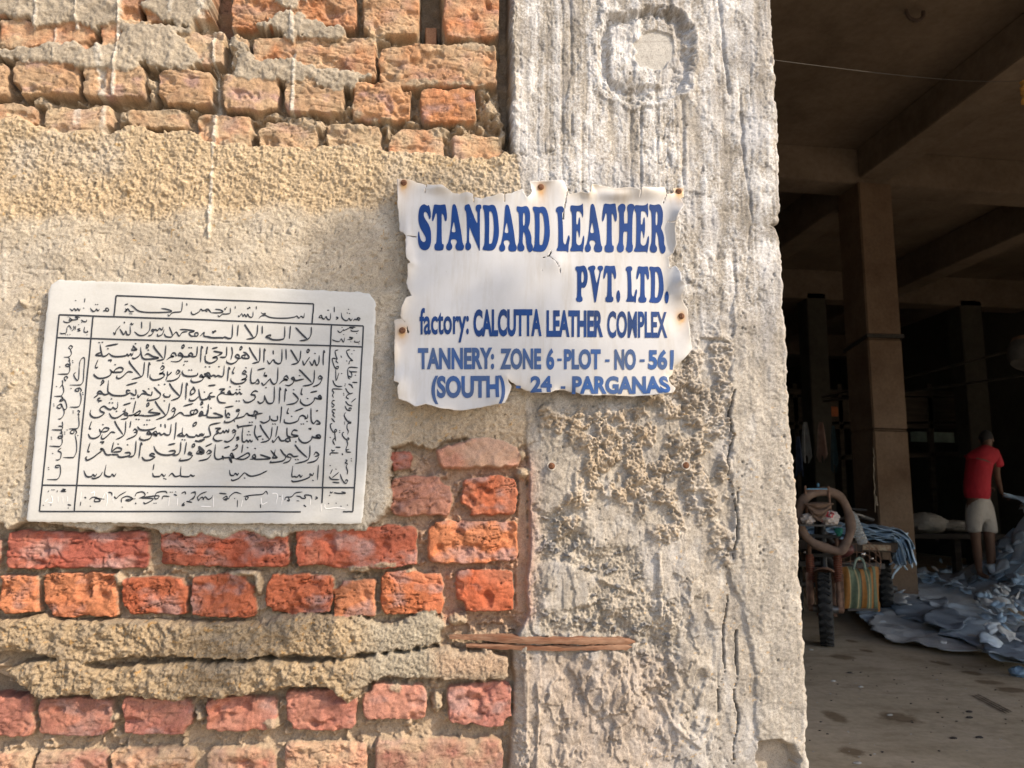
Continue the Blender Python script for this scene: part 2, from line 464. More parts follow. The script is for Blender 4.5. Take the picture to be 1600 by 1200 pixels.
    for k, (dc, hot) in enumerate(zip((0.47, 0.375, 0.255) if dust > 0.3 else (0.50, 0.27, 0.19), (1.10, 0.90, 0.80))):
        cb = base[k]*f*(1+0.20*n2)*np.where(n3 > 0, lerp(1, hot, np.clip(n3, 0, 1)), 1)
        cb = lerp(cb, dc, np.clip(dst, 0, 1)*0.85)
        cb = lerp(cb, (0.36, 0.235, 0.215)[k]*f, np.clip(purp, 0, 0.75))
        cb = cb*(1-0.52*lay)*(1-0.4*pit)*(1+0.22*ledge_)
        col[S+(k,)] = lerp(col[S+(k,)], cb, ss(0.25, 0.8, t))
# deep pockets between bricks
for poly, dep in [([(656, -60), (690, -60), (690, 66), (657, 64)], -0.085), ([(781, -60), (797, -60), (797, 228), (787, 226), (780, 140)], -0.045), ([(333, -60), (358, -60), (358, 38), (340, 40), (328, 20)], -0.06),
                  ([(216, 8), (224, 8), (228, 30), (218, 32)], -0.05), ([(388, 60), (394, 62), (394, 78), (389, 78)], -0.03), ([(0, 1062), (45, 1082), (30, 1090), (-20, 1086), (-20, 1050)], -0.03),
                  ([(811, 700), (826, 700), (828, 960), (808, 962)], -0.014)]:
    s_ = poly_sd(PX, PY, poly)+nW*0.5
    t = ss(-2, 2, s_); H[:] = lerp(H, dep+0.003*nA, t)
    if dep < -0.02: mulc(1-0.35*t)
s_ = poly_sd(PX, PY, [(663, 24), (684, 25), (684, 66), (663, 66)]); t = ss(-1, 2, s_); H[:] = lerp(H, -0.035+0.002*nA, t); setc(t, (0.36, 0.20, 0.12))
# ---- smears of mortar over the top courses and white drips
MOR = (0.385, 0.335, 0.265)
def smear(poly, h, colr=MOR, reg_=None, w=1.9, rough=0.0026, soft=1.1):
    s = poly_sd(PX, PY, poly) + nW*w
    t = ss(-soft, soft, s)
    hh = h + rough*nA + 0.0012*nB - 0.004*np.exp(-np.maximum(s, 0)/5)
    H[:] = np.where(t > 0.01, lerp(H, np.maximum(H+0.001, hh), t), H)
    tc = ss(-0.5, 1.5, s)
    cc = [colr[k]*(1+0.16*nA+0.10*nB+0.14*spk0+0.12*nC) for k in range(3)]
    setc(tc, cc)
    if reg_ is not None: reg[s > 0] = reg_
    return s
for poly in ([(-120, -60), (190, -60), (188, 40), (150, 45), (118, 42), (60, 46), (45, 34), (0, 28), (-120, 30)],
             [(186, 33), (240, 40), (300, 50), (276, 54), (338, 108), (300, 107), (262, 118), (225, 105), (190, 82)],
             [(-120, 74), (150, 74), (200, 78), (222, 104), (190, 112), (130, 110), (90, 95), (60, 92), (0, 98), (-120, 98)],
             [(236, -10), (300, -14), (330, 5), (298, 42), (245, 30), (215, 10)],
             [(402, 40), (440, 20), (500, 30), (510, 45), (541, 50), (536, 60), (505, 58), (460, 68), (440, 68), (428, 50)],
             [(386, 94), (460, 95), (490, 100), (535, 135), (520, 143), (470, 124), (400, 125), (370, 120)],
             [(465, 98), (530, 112), (590, 115), (580, 125), (548, 136), (508, 120)], [(365, 65), (392, 78), (412, 112), (398, 122), (372, 117)], [(438, -60), (508, -60), (500, 2), (450, 14), (432, 2)]):
    smear(poly, 0.009)
WHT = (0.66, 0.63, 0.56)
def drip(pts, wd, hh=0.006, c=WHT, fade=1.0):
    d = line_d(PX, PY, pts) + nW*0.35
    t = 1-ss(wd*0.4, wd*1.25, d)
    H[:] += t*hh*(0.6+0.6*nA)
    setc(np.clip(t*fade*(0.8+0.5*nB), 0, 1), c)
# ---- rough plaster over the middle of the wall
PUP = [(-4000, 195), (-80, 192), (0, 187), (28, 182), (60, 196), (100, 200), (112, 206), (140, 203), (175, 206), (200, 193), (235, 201), (300, 204), (320, 216), (345, 222), (375, 222), (400, 229), (440, 231), (480, 232), (500, 225), (520, 231),
       (560, 226), (600, 232), (650, 240), (700, 243), (745, 250), (770, 245), (792, 236), (806, 240), (850, 262), (870, 640), (840, 690), (812, 700), (790, 694), (748, 686), (700, 690), (676, 702), (650, 694), (612, 700), (613, 760), (610, 788), (600, 804), (570, 826), (530, 831), (480, 829),
       (430, 838), (380, 831), (350, 836), (300, 838), (285, 832), (262, 837), (240, 828), (200, 826), (160, 829), (110, 826), (60, 815), (30, 818), (15, 824), (5, 815), (-5, 800), (-80, 806), (-4000, 810)]
s = poly_sd(PX, PY, PUP) + nW*1.1
t = ss(-2, 2.5, s)
zone = ss(318, 352, PY + 14*nC + 0.04*(PX-300))          # rough above, trowelled below
grain = np.clip(fbm(U*290, V*290, 41, 2), -1, 1); gr2 = fbm(U*130, V*130, 43, 3)
spk = vn(U*560, V*560, 46)*0.6+vn(U*330, V*330, 47)*0.6
hp_up = 0.004 + 0.0017*gr2 + 0.0016*grain + 0.0026*nC + 0.0016*nA + 0.0018*ss(0.35, 0.6, vn(U*150, V*150, 229))
trw = fbm(U*12+V*5, V*40-U*12, 221, 4)
hp_dn = 0.007 + 0.0009*gr2 + 0.0008*grain + 0.003*nC + 0.0012*trw - 0.0022*ss(0.62, 0.75, vn(U*110, V*110, 223))
sur = ss(-6, 6, poly_sd(PX, PY, [(-4000, 425), (60, 425), (640, 455), (900, 560), (900, 690), (618, 700), (616, 900), (-4000, 900)]))
hp = lerp(hp_up, hp_dn, zone) + 0.006*sur*ss(430, 480, PY)
low = ss(600, 700, PY)*ss(585, 680, PX)
hp = lerp(hp, -0.006+0.0022*gr2+0.0015*grain+0.004*nC, low)
hp = hp - 0.004*np.exp(-np.maximum(s, 0)/4)
# step down to the brick field right of the plaque
H = np.where(t > 0.01, lerp(H, np.maximum(H, hp), t), H)
tc = ss(-0.3, 1.2, s)
pc = [lerp(lerp(a, b, zone), d_, low) for a, b, d_ in zip((0.50, 0.395, 0.265), (0.50, 0.435, 0.34), (0.44, 0.35, 0.25))]
gsp = 1 + 0.12*gr2 + 0.12*grain + 0.26*spk*(1-0.6*zone) + 0.07*nC
setc(tc, [p*gsp for p in pc])
setc(tc*np.clip(fbm(U*9, V*9, 45, 3)*0.8, 0, 0.6)*(1-low), (0.47, 0.43, 0.37))
ochre = ss(0.74, 0.86, vn(U*210, V*210, 47))*ss(-0.1, 0.2, vn(U*60, V*60, 48))
setc(tc*zone*np.clip(fbm(U*6, V*9, 225, 5)*1.1-0.1, 0, 0.5), (0.36, 0.315, 0.25)); setc(tc*zone*np.clip(fbm(U*16, V*20, 227, 4)*1.0-0.25, 0, 0.5), (0.56, 0.51, 0.43))
setc(tc*ochre*0.75, (0.50, 0.33, 0.14))
setc(tc*(vn(U*170, V*170, 49) > 0.87)*0.8, (0.10, 0.08, 0.07))
reg[s > 0] = 1
dq = poly_sd(PX, PY, [(91, 437), (560, 456), (587, 475), (578, 650), (566, 818), (42, 816), (60, 620), (78, 445)])
bed_ = ss(-40, -27, dq+nW*0.6)*ss(470, 560, PY)*ss(240, 520, PX+0.5*PY-120)
setc(tc*bed_*0.75, [c*(1+0.07*gr2+0.08*grain) for c in (0.405, 0.38, 0.335)])
for (cx, cy, r_) in [(46, 478, 5), (40, 474, 4), (66, 490, 3), (24, 605, 4), (30, 601, 3), (205, 300, 3), (20, 340, 3)]:
    d = np.hypot(PX-cx, PY-cy)+nW*0.6; H += 0.010*(1-ss(r_*0.4, r_*1.8, d))
for pts, wd, hh, fd in [([(333, 45), (335, 110), (337, 170), (334, 205), (331, 300), (328, 374)], 2.4, 0.007, 0.9), ([(190, -20), (186, 50), (180, 110), (178, 148)], 2.6, 0.006, 0.9), ([(152, 62), (160, 110), (161, 150)], 7, 0.002, 0.7),
                        ([(460, 85), (459, 120), (457, 178)], 3, 0.006, 0.9), ([(121, -20), (122, 44)], 2.4, 0.006, 0.9), ([(270, -20), (267, 20)], 3, 0.004, 0.8), ([(87, 45), (86, 96)], 2, 0.003, 0.5), ([(361, 40), (360, 62), (359, 118)], 3, 0.005, 0.8),
                        ([(335, 45), (352, 42), (366, 46)], 5, 0.004, 0.8), ([(57, -10), (60, 20), (56, 45)], 3, 0.004, 0.7), ([(318, -20), (314, 30)], 7, 0.002, 0.7), ([(162, 165), (160, 200), (166, 206)], 5, 0.002, 0.6), ([(120, 165), (118, 190)], 6, 0.001, 0.5), ([(335, 160), (334, 210)], 6, 0.006, 0.6), ([(456, 15), (457, 62)], 3, 0.004, 0.7), ([(10, 380), (12, 470)], 4, 0.001, 0.4)]:
    drip(pts, wd, hh, fade=fd)
# crumbs of mortar squeezed out of the joints
rl = random.Random(5)
LUMPS = [(470, 186, 30, 11), (495, 194, 14, 12), (545, 166, 12, 11), (560, 178, 16, 12), (585, 188, 10, 8), (738, 70, 26, 11), (765, 74, 14, 9), (763, 165, 15, 24), (778, 185, 10, 14), (786, 205, 7, 16), (690, 204, 16, 9), (722, 198, 16, 9), (752, 196, 10, 9),
         (602, 192, 15, 12), (606, 207, 9, 12), (560, 197, 10, 9), (640, 190, 14, 7), (190, 176, 9, 6), (58, 156, 13, 7), (72, 162, 9, 7), (192, 182, 12, 9), (232, 125, 7, 8), (238, 150, 6, 10), (265, 172, 20, 6), (240, 135, 8, 12), (592, 58, 18, 7), (340, 175, 12, 7), (660, 130, 30, 6), (710, 134, 14, 6), (730, 131, 10, 6), (754, 140, 12, 9), (430, 180, 16, 6), (300, 170, 10, 5), (352, 222, 9, 7), (120, 156, 8, 5),
         (690, 975, 14, 14), (712, 968, 20, 10), (665, 975, 16, 10), (185, 905, 7, 14), (403, 912, 5, 22), (375, 895, 28, 5), (560, 890, 24, 6), (600, 882, 20, 6), (640, 892, 10, 5), (310, 1120, 8, 12), (180, 1120, 7, 10), (560, 1085, 10, 10), (620, 1075, 12, 12), (683, 1100, 10, 24), (425, 1130, 12, 9), (850, 690, 9, 9), (820, 740, 12, 8), (812, 710, 8, 8)]
for (cx, cy, a, b) in LUMPS:
    w_ = np.hypot((PX-cx)/a, (PY-cy)/b) + nW*0.085 + 0.30*nB
    t = 1-ss(0.15, 1.30, w_)
    H = np.where(t > 0, np.maximum(H, lerp(H, (0.006 if cy > 300 else -0.003)+0.006*nA+0.004*nB, t)), H)
    setc(ss(0.2, 0.7, t)*0.85, (0.40*(1+0.15*nB+.15*spk0), 0.325*(1+0.15*nB+.15*spk0), 0.235*(1+0.15*nB+.15*spk0)))
# arched brick left standing below the plaster
s = poly_sd(PX, PY, [(684, 714), (681, 704), (700, 694), (730, 686), (765, 684), (790, 692), (810, 702), (817, 716), (814, 731), (692, 732)]) + nW*0.6
t = ss(-2, 3, s); H = np.where(t > .02, lerp(H, 0.002+0.003*nA, t), H)
setc(ss(-.5, 1, s), [c*(1+0.2*nB) for c in (0.47, 0.235, 0.165)]); setc(ss(-.5, 1, s)*np.clip(nC+0.2, 0, 0.6), (0.46, 0.35, 0.26)); reg[s > 0] = 0
# ---- two thick ledges of mortar
M1 = [(-4000, 975), (0, 966), (60, 962), (110, 968), (190, 964), (290, 966), (400, 970), (440, 963), (500, 956), (560, 963), (610, 973), (640, 960), (680, 952), (691, 975), (686, 1008), (650, 1017), (600, 1021), (520, 1029), (440, 1027), (350, 1031), (270, 1027), (200, 1032), (150, 1037), (110, 1034), (60, 1021), (0, 1023), (-4000, 1023)]
M2 = [(10, 1045), (30, 1029), (110, 1030), (150, 1042), (240, 1031), (330, 1033), (420, 1028), (520, 1030), (600, 1022), (688, 1012), (760, 1012), (793, 1030), (800, 1062), (740, 1068), (690, 1062), (600, 1060), (560, 1080), (545, 1098), (520, 1077), (450, 1070), (380, 1088), (330, 1093), (280, 1092), (220, 1088), (180, 1092), (130, 1085), (80, 1088), (45, 1080), (25, 1065)]
for poly, hh, flat in ((M1, 0.013, 560), (M2, 0.017, 560)):
    s = poly_sd(PX, PY, poly) + nW*1.2
    t = ss(-1.5, 5, s)
    fl = ss(530, 600, PX+10*nA)
    bil = np.abs(fbm(U*26, V*26, 61, 4))
    hm = hh + (1-0.75*fl)*(0.0045*nA + 0.0075*bil + 0.0022*grain + 0.0026*gr2) + fl*(-0.006+0.001*grain) - 0.007*np.exp(-np.maximum(s, 0)/6)
    H = np.where(t > .01, np.maximum(H, lerp(H, hm, t)), H)
    cc = [lerp(a, b, fl)*(1+0.13*gr2+0.14*grain+0.16*spk*(1-fl)) for a, b in zip((0.41, 0.315, 0.205), (0.40, 0.35, 0.27))]
    setc(ss(-.5, 1.5, s), cc)
    setc(ss(-.5, 1.5, s)*np.clip(nA*0.9, 0, .7)*(1-fl), (0.30, 0.25, 0.19))
    setc(ss(-.5, 1.5, s)*np.maximum(ochre, ss(0.78, 0.88, vn(U*160, V*160, 63)))*0.75*(1-fl), (0.50, 0.29, 0.10))
    reg[s > 0] = 2
s = poly_sd(PX, PY, [(672, 1012), (760, 1006), (800, 1022), (806, 1060), (735, 1068), (680, 1060)])+nW
setc(ss(-14, 26, s)*0.6, (0.48, 0.31, 0.205))
# ================= PILLAR
PIL = [(795, -4000), (795, 0), (797, 120), (798, 200), (800, 236), (806, 245), (812, 270), (822, 420), (830, 520), (820, 640), (822, 690), (826, 740), (828, 850), (824, 900), (826, 955), (812, 985), (800, 1010), (803, 1060), (800, 1120), (795, 1200), (795, 5000), (4000, 5000), (4000, -4000)]
s = poly_sd(PX, PY, PIL) + nW*0.5
pil = s > 0
t = ss(-2.5, 2.5, s)
up_ = 1-ss(430, 640, PY + 60*nC)                          # whitewashed upper part
strv = fbm(U*190, V*9, 71, 3); strw = fbm(U*70, V*3.5, 73, 3)
edge_l = np.exp(-np.abs(s-6)/7)*ss(250, 150, PY)
hpil = 0.004 + (0.0008*strv+0.0010*strw)*lerp(0.35, 1, up_) + 0.0011*nA + 0.0006*grain + 0.0015*nC + 0.016*edge_l*(0.8+0.4*nA)
# board marks and scraped grooves
for x_, ya, yb, dp, wd in [(892, -60, 118, 0.006, 2.2), (892, 181, 215, 0.007, 2.5), (878, -60, 290, 0.002, 1.5), (985, 165, 300, 0.005, 2.5), (1000, 176, 300, 0.004, 2.0), (1024, 172, 240, 0.003, 3), (1067, 160, 292, 0.007, 3), (1157, 130, 240, 0.002, 1.6), (840, -60, 300, 0.002, 2), (858, 100, 300, 0.002, 1.4), (812, 60, 320, 0.002, 1.6), (918, 200, 300, 0.002, 1.3), (1040, 185, 300, 0.002, 2)]:
    xx = PX - x_ - 1.4*vn(V*30, V*0, int(x_)); g = np.exp(-(xx/wd)**2)*ss(ya-4, ya+4, PY)*(1-ss(yb-4, yb+4, PY))
    stp = ss(-1, 1, xx)*np.exp(-np.maximum(xx, 0)/9)*ss(ya-4, ya+4, PY)*(1-ss(yb-4, yb+4, PY))
    hpil = hpil - 0.65*dp*g + 0.3*dp*stp
xx = PX - np.interp(PY, [0, 152], [1121, 1137]); hpil -= 0.006*np.exp(-(xx/2.4)**2)*(1-ss(146, 156, PY))
xx = PX - np.interp(PY, [130, 250, 330, 640], [1152, 1162, 1172, 1146]) - 4*vn(V*40, V*0, 5); hpil -= 0.004*np.exp(-(xx/1.6)**2)*ss(120, 140, PY)*(1-ss(560, 640, PY))
# thin skins of slurry that have flaked off, pock marks, scores
fk1 = fbm(U*13+2, V*8, 201, 5); fk2 = fbm(U*27, V*15, 203, 5); fk3 = fbm(U*46, V*30, 205, 4)
L1 = ss(-0.01, 0.035, fk1); L2 = ss(0.02, 0.07, fk2); L3 = ss(0.12, 0.19, fk3)
hpil = hpil + 0.0016*L1 + 0.0014*L2 + 0.0012*L3 + 0.0030*np.abs(fbm(U*18, V*14, 207, 4))
p1, p2, pid = worley(U*120, V*90, 9)
pock = ss(0.26, 0.08, p1+0.10*nA+0.10*nB)*(pid > 0.90)*ss(0.05, 0.35, vn(U*14, V*11, 217))
hpil = hpil - 0.0025*pock
scr = ss(0.030, 0.006, np.abs(fbm(U*16, V*5, 209, 3)))*ss(0.1, 0.4, vn(U*12, V*12, 210))
hpil = hpil - 0.0025*scr
# pocket chiselled in the upper part
ph = np.arctan2(PY-86, PX-1008); rr_ = (np.abs((PX-1008)/76)**3.0+np.abs((PY-88)/72)**3.0)**(1/3.0) + nW*0.018 + 0.05*vn(U*30, V*30, 77)
pocket = 1-ss(0.86, 1.02, rr_)
rim = np.exp(-((rr_-1.06)/0.06)**2)
inner = 1-ss(0.64, 0.82, (np.abs((PX-1004)/72)**3.2+np.abs((PY-84)/74)**3.2)**(1/3.2) + nW*0.02)
hpil = hpil - 0.020*pocket*(0.75+0.35*nA) + 0.004*rim + 0.013*inner*(0.9+0.3*nA)
dsc = np.hypot((PX-1023)/1.0, (PY-80)/0.95) + nW*0.5 + 4*vn(U*60, V*60, 79)
disc = (1-ss(30, 33, dsc))
hpil = lerp(hpil, -0.001 + 0.0003*nB, disc)
# crusted render lumps
lz = ss(-12, 14, poly_sd(PX, PY, [(838, 640), (905, 640), (1000, 630), (1060, 560), (1098, 520), (1146, 540), (1141, 640), (1143, 790), (1139, 884), (1110, 870), (1092, 800), (1040, 850), (1000, 800), (930, 770), (900, 840), (866, 850), (868, 790), (905, 760), (900, 690), (842, 690)]) + nW*2.5)
wx = U + 0.004*nB; wz = V + 0.004*vn(U*120, V*120, 84)
b2 = fbm(wx*34, wz*30, 81, 4)
mass = ss(-0.10, 0.26, b2) ; mass2 = ss(0.10, 0.42, fbm(wx*52, wz*46, 85, 3))
g1, g2, _ = worley(U*150, V*150, 2)
crumb = np.clip(0.55-g1, 0, 1)
hpil = hpil + lz*(0.0062*mass*(0.8+0.8*np.clip(b2, 0, 1)) + 0.0055*mass2 + np.maximum(mass, mass2)*(0.0052*crumb + 0.0022*grain + 0.0016*gr2) - 0.0018*(1-mass))
# exposed aggregate
az = ss(-8, 8, poly_sd(PX, PY, [(832, 790), (868, 800), (905, 840), (990, 860), (1010, 900), (1015, 975), (985, 1000), (860, 995), (836, 975)]) + nW*2) * (1-ss(-4, 6, poly_sd(PX, PY, [(838, 880), (870, 872), (910, 890), (935, 905), (915, 945), (880, 960), (846, 950)])+nW))
az = np.maximum(az, 0.8*ss(-6, 6, poly_sd(PX, PY, [(990, 930), (1040, 920), (1060, 1000), (1050, 1090), (1000, 1100), (990, 1010)])+nW*3))
az = np.maximum(az, ss(-6, 6, poly_sd(PX, PY, [(796, 1130), (822, 1128), (824, 1180), (798, 1185)])+nW*2))
a1, a2, aid = worley((U+0.35*V)*72+0.3*nB, (V-0.25*U)*112+0.3*nB, 4)
st_ = ss(0.12, 0.24, a2-a1)*(aid > 0.86)
azp = ss(-0.25, 0.25, fbm(U*20, V*20, 231, 3))
hpil = hpil + az*(-0.006 + azp*(0.0040*nA + 0.0022*nB) + 0.0015*grain + 0.004*nC + st_*0.006)
# trowelled scrape, chipped seams, vertical seam of slurry
s2 = poly_sd(PX, PY, [(884, 1040), (902, 1018), (940, 1010), (975, 1022), (985, 1040), (982, 1080), (975, 1110), (938, 1122), (910, 1090)])+nW*0.8
hpil += 0.008*ss(-2, 4, s2) + ss(0, 6, s2)*(-0.0018*np.sin((PX*0.75+PY*0.42)*0.35+nW*0.3) - 0.5*0.0018)
for pts, wd, hh in [([(838, 1065), (840, 1120), (836, 1210)], 2.5, 0.007), ([(1027, 865), (1030, 960)], 2.0, 0.006), ([(935, 640), (930, 720)], 2, 0.004), ([(898, 740), (895, 800)], 3, 0.004), ([(1110, 1120), (1090, 1160), (1050, 1130), (1030, 1090)], 4, 0.006), ([(1045, 1030), (1060, 1070)], 3, 0.006), ([(915, 880), (935, 905), (990, 925)], 3, 0.004), ([(820, 1010), (822, 1200)], 2, 0.004)]:
    hpil += hh*(1-ss(wd*.4, wd*1.5, line_d(PX, PY, pts)+nW*0.5))
lowp = ss(860, 960, PY)*(1-ss(1080, 1140, PX)); hpil += lowp*(0.005*fbm(U*22, V*22, 83, 4) + 0.0022*L1 + 0.0024*L2 + 0.0018*L3)
# skin of plaster along the free edge
SK = [(1150, 300), (1146, 420), (1140, 560), (1138, 640), (1141, 700), (1142, 780), (1143, 880), (1135, 884), (1137, 908), (1152, 935), (1166, 975), (1170, 1010), (1178, 1080), (1180, 1150), (1188, 1155), (1215, 1152), (1236, 1160), (1244, 1180), (1247, 1230), (1250, 5000), (4000, 5000), (4000, 300)]
sk = poly_sd(PX, PY, SK) + nW*0.8
tsk = ss(-1.5, 2.5, sk)*ss(300, 520, PY)
hpil = lerp(hpil, 0.011 + 0.0007*gr2 + 0.0007*grain + 0.0016*nC + 0.0010*nA + 0.0012*L2 + 0.0010*L3 - 0.003*pock - 0.0015*scr + 0.0007*strw, tsk)
brk = ss(-2, 3, poly_sd(PX, PY, [(1182, 1158), (1210, 1154), (1234, 1164), (1242, 1182), (1244, 1240), (1180, 1240)])+nW)
hpil = lerp(hpil, -0.016+0.003*nA, brk)
# cracks
crk = np.zeros_like(H)
for pts, wd in [([(1142, 610), (1136, 650), (1141, 680), (1134, 720), (1146, 800), (1148, 850), (1144, 880)], 2.2), ([(1130, 880), (1134, 930), (1127, 980), (1130, 1045), (1122, 1075), (1120, 1110)], 1.6), ([(1148, 985), (1149, 1060), (1146, 1090), (1152, 1120), (1148, 1160), (1144, 1220)], 1.9), ([(1150, 760), (1146, 800)], 1.8)]:
    wq = wd*np.clip(0.55+0.9*vn(V*22, U*0, 37), 0.12, 1.3); crk = np.maximum(crk, (1-ss(wq*0.35, wq*0.95, line_d(PX+3.0*vn(V*26, U*0, 31)+1.4*vn(V*95, U*0, 33), PY, pts))))
hpil -= 0.010*crk
hpil -= 0.010*np.exp(-np.clip(dE, 0, 1)/0.0035) + 0.004*np.clip(vn(V*60, V*0, 55), 0, 1)*np.exp(-np.clip(dE, 0, 1)/0.010)
softz = np.maximum(ss(236, 250, PY)*(1-ss(690, 745, PY)), 0.9*ss(985, 1030, PY))
blend = t*lerp(1, ss(-25, 25, s), softz)
H = np.where(t > 0.01, lerp(H, hpil, blend), H)
# pillar colours
cP = [np.empty_like(H) for _ in range(3)]
wht = np.clip(0.40 + 0.62*strw + 0.30*strv + 0.30*grain + 0.35*nA + 0.4*nC + 0.5*vn(U*600, V*600, 75), 0, 1)*up_
sp = 1+0.10*grain+0.08*gr2+0.20*spk+0.06*nC
for k, (a, b, w) in enumerate(zip((0.47, 0.48, 0.0), (0.415, 0.425, 0.0), (0.335, 0.345, 0.0))):
    pass
tan_ = (0.36, 0.325, 0.27); gry = (0.37, 0.33, 0.27); whc = (0.62, 0.61, 0.585); skc = (0.43, 0.39, 0.325)
for k in range(3):
    c = lerp(gry[k], tan_[k], up_)*sp
    c = lerp(c, whc[k], wht)
    c = c*(1+0.10*(L1-0.5)+0.10*(L2-0.5)-0.14*(L3-0.5))*(1-0.45*pock)*(1-0.25*scr)*(1+0.10*nC)
    c = lerp(c, (0.60, 0.60, 0.60)[k], 0.55*np.clip(fbm(U*20, V*9, 213, 5)*1.2-0.12, 0, 1)*lerp(0.55, 1, up_))
    c = lerp(c, (0.27, 0.25, 0.225)[k], 0.55*np.clip(fbm(U*24, V*10, 215, 5)*1.3-0.22, 0, 1))
    c = lerp(c, skc[k]*sp*(1+0.10*(L2-.5)-0.12*(L3-.5)+0.16*strv)*(1-0.5*pock), tsk*(1-up_))
    c = lerp(c, (0.42, 0.33, 0.225)[k]*sp, lz*np.maximum(mass, mass2)*0.85*(1-0.6*ss(960, 1100, PX)))
    c = lerp(c, (0.60, 0.585, 0.55)[k], 0.45*(1-up_)*np.clip(fbm(U*45, V*20, 91, 3)-0.1, 0, 1))
    c = lerp(c, (0.41, 0.355, 0.275)[k]*sp, az*0.6)
    c = lerp(c, (0.135, 0.135, 0.135)[k]*(0.6+0.9*aid), az*st_*0.85)
    c = lerp(c, (0.52, 0.49, 0.43)[k]*(1+0.03*nA), disc)
    c = lerp(c, (0.44, 0.375, 0.29)[k]*(1+0.1*nA), brk)
    c = lerp(c, (0.44, 0.34, 0.26)[k]*sp, ss(1000, 1040, PY)*(1-ss(1010, 1090, PX))*0.45)
    c = lerp(c, (0.44, 0.25, 0.19)[k]*sp, np.exp(-np.maximum(s, 0)/9)*ss(690, 740, PY)*(1-ss(960, 990, PY))*0.8)
    c = c*(1-0.6*crk)*(0.975, 1.0, 1.065)[k]
    cP[k] = c
setc(ss(-0.5, 1.2, s)*lerp(1, ss(-25, 25, s), softz), cP)
setc(pil*ochre*0.7*ss(560, 640, PY)*(PX > 1000), (0.50, 0.34, 0.16))
for (cx, cy, a, b) in [(1097, 266, 3, 9), (1094, 272, 2, 4), (1204, 95, 3, 6), (1207, 30, 4, 3), (1200, 163, 3, 4), (1190, 186, 2, 3), (1196, 262, 4, 2), (1215, 120, 3, 3)]:
    setc((1-ss(0.5, 1.1, np.hypot((PX-cx)/a, (PY-cy)/b)+nW*0.1))*0.8, (0.13, 0.125, 0.13))
# faint letters pressed in the old disc of cement
for pts in ([(990, 66), (1052, 64)], [(994, 88), (998, 92)], [(1003, 88), (1003, 92)], [(1009, 87), (1013, 91)], [(1019, 86), (1019, 91)], [(1028, 86), (1034, 86)], [(1040, 84), (1042, 90)], [(1012, 110), (1016, 113)], [(1022, 110), (1024, 113)], [(1030, 109), (1036, 112)]):
    d = line_d(PX, PY, pts); setc((1-ss(0.4, 1.3, d))*0.5*disc, (0.30, 0.28, 0.25))
reg[pil] = 3
reg[pil & (sk > 0) & (PY > 330)] = 4
# ---- the sheet as meshes, one per part
nz, nx = U.shape
side_d = np.array([0.004, 0.012, 0.03, 0.07, 0.14, 0.24, 0.36, 0.46])
ns = len(side_d)
Y = -H
Vx = np.concatenate([U, np.repeat(Xe[:, None], ns, 1) + 0.0015*vn(vs_[:, None]*90, side_d[None, :]*90, 4)], 1)
Vy = np.concatenate([Y, Y[:, -1:]+side_d[None, :]], 1)
Vz = np.concatenate([V, np.repeat(vs_[:, None], ns, 1)], 1)
colA = np.concatenate([col, np.repeat(col[:, -1:], ns, 1)], 1)
regA = np.concatenate([reg, np.repeat(reg[:, -1:], ns, 1)], 1)
NX = nx+ns
VV = np.stack([Vx, Vy, Vz], -1).reshape(-1, 3); CC = np.clip(colA, 0.01, 0.85).reshape(-1, 3)
idx = np.arange(nz*NX).reshape(nz, NX)
Q = np.stack([idx[:-1, :-1], idx[:-1, 1:], idx[1:, 1:], idx[1:, :-1]], -1).reshape(-1, 4)
QR = regA[:-1, :-1].reshape(-1)
m_brick = masonry('weathered_brick'); m_plas = masonry('sandy_plaster', fine=520, varamt=0.42); m_ledge = masonry('coarse_mortar', fine=330, varamt=0.5, bd=0.002); m_conc = masonry('weathered_concrete', fine=460, varamt=0.36); m_skin = masonry('grainy_plaster_skin', fine=620, varamt=0.5)
KT = 'thing'
wall = thing('brick_wall', 'old brick wall with peeling sandy plaster and broken mortar joints', 'wall', (-1.0, 0, 0))
pillar = thing('concrete_pillar', 'chipped grey concrete pillar with whitewash streaks at the doorway edge', 'pillar', (0.33, 0.2, 0))
wall['kind'] = KT; pillar['kind'] = KT
def piece(r, name, mat, parent):
    q = Q[QR == r]; used = np.unique(q); mp = np.zeros(len(VV), np.int32); mp[used] = np.arange(len(used))
    me = np_mesh(name, VV[used], mp[q], CC[used])
    return link(name, me, mat, parent, smooth=True)
piece(0, 'brickwork', m_brick, wall); piece(1, 'plaster_coat', m_plas, wall); piece(2, 'mortar_ledge', m_ledge, wall)
piece(3, 'concrete_face', m_conc, pillar); piece(4, 'plaster_skin', m_skin, pillar)
mb = MB(); mb.box((-2.0-0.01, 0.20, CEIL/2), (4.4, 0.20, CEIL-0.03)); mb.build('wall_core', simple('core_brick', (0.30, 0.22, 0.16)), wall, smooth=False)
mb = MB(); mb.box((0.40, 0.285, CEIL/2), (0.40, 0.33, CEIL-0.03)); mb.build('pillar_core', simple('core_concrete', (0.30, 0.27, 0.23)), pillar, smooth=False)
def wall_h(px, py):
    """relief (m) of the wall under a picture point"""
    q = onY(px, py, 0.0)
    j = int(np.argmin(np.abs(vs_-q[2]))); i = int(np.argmin(np.abs(U[j]-q[0])))
    return float(H[max(0, j-2):j+3, max(0, i-2):i+3].mean())
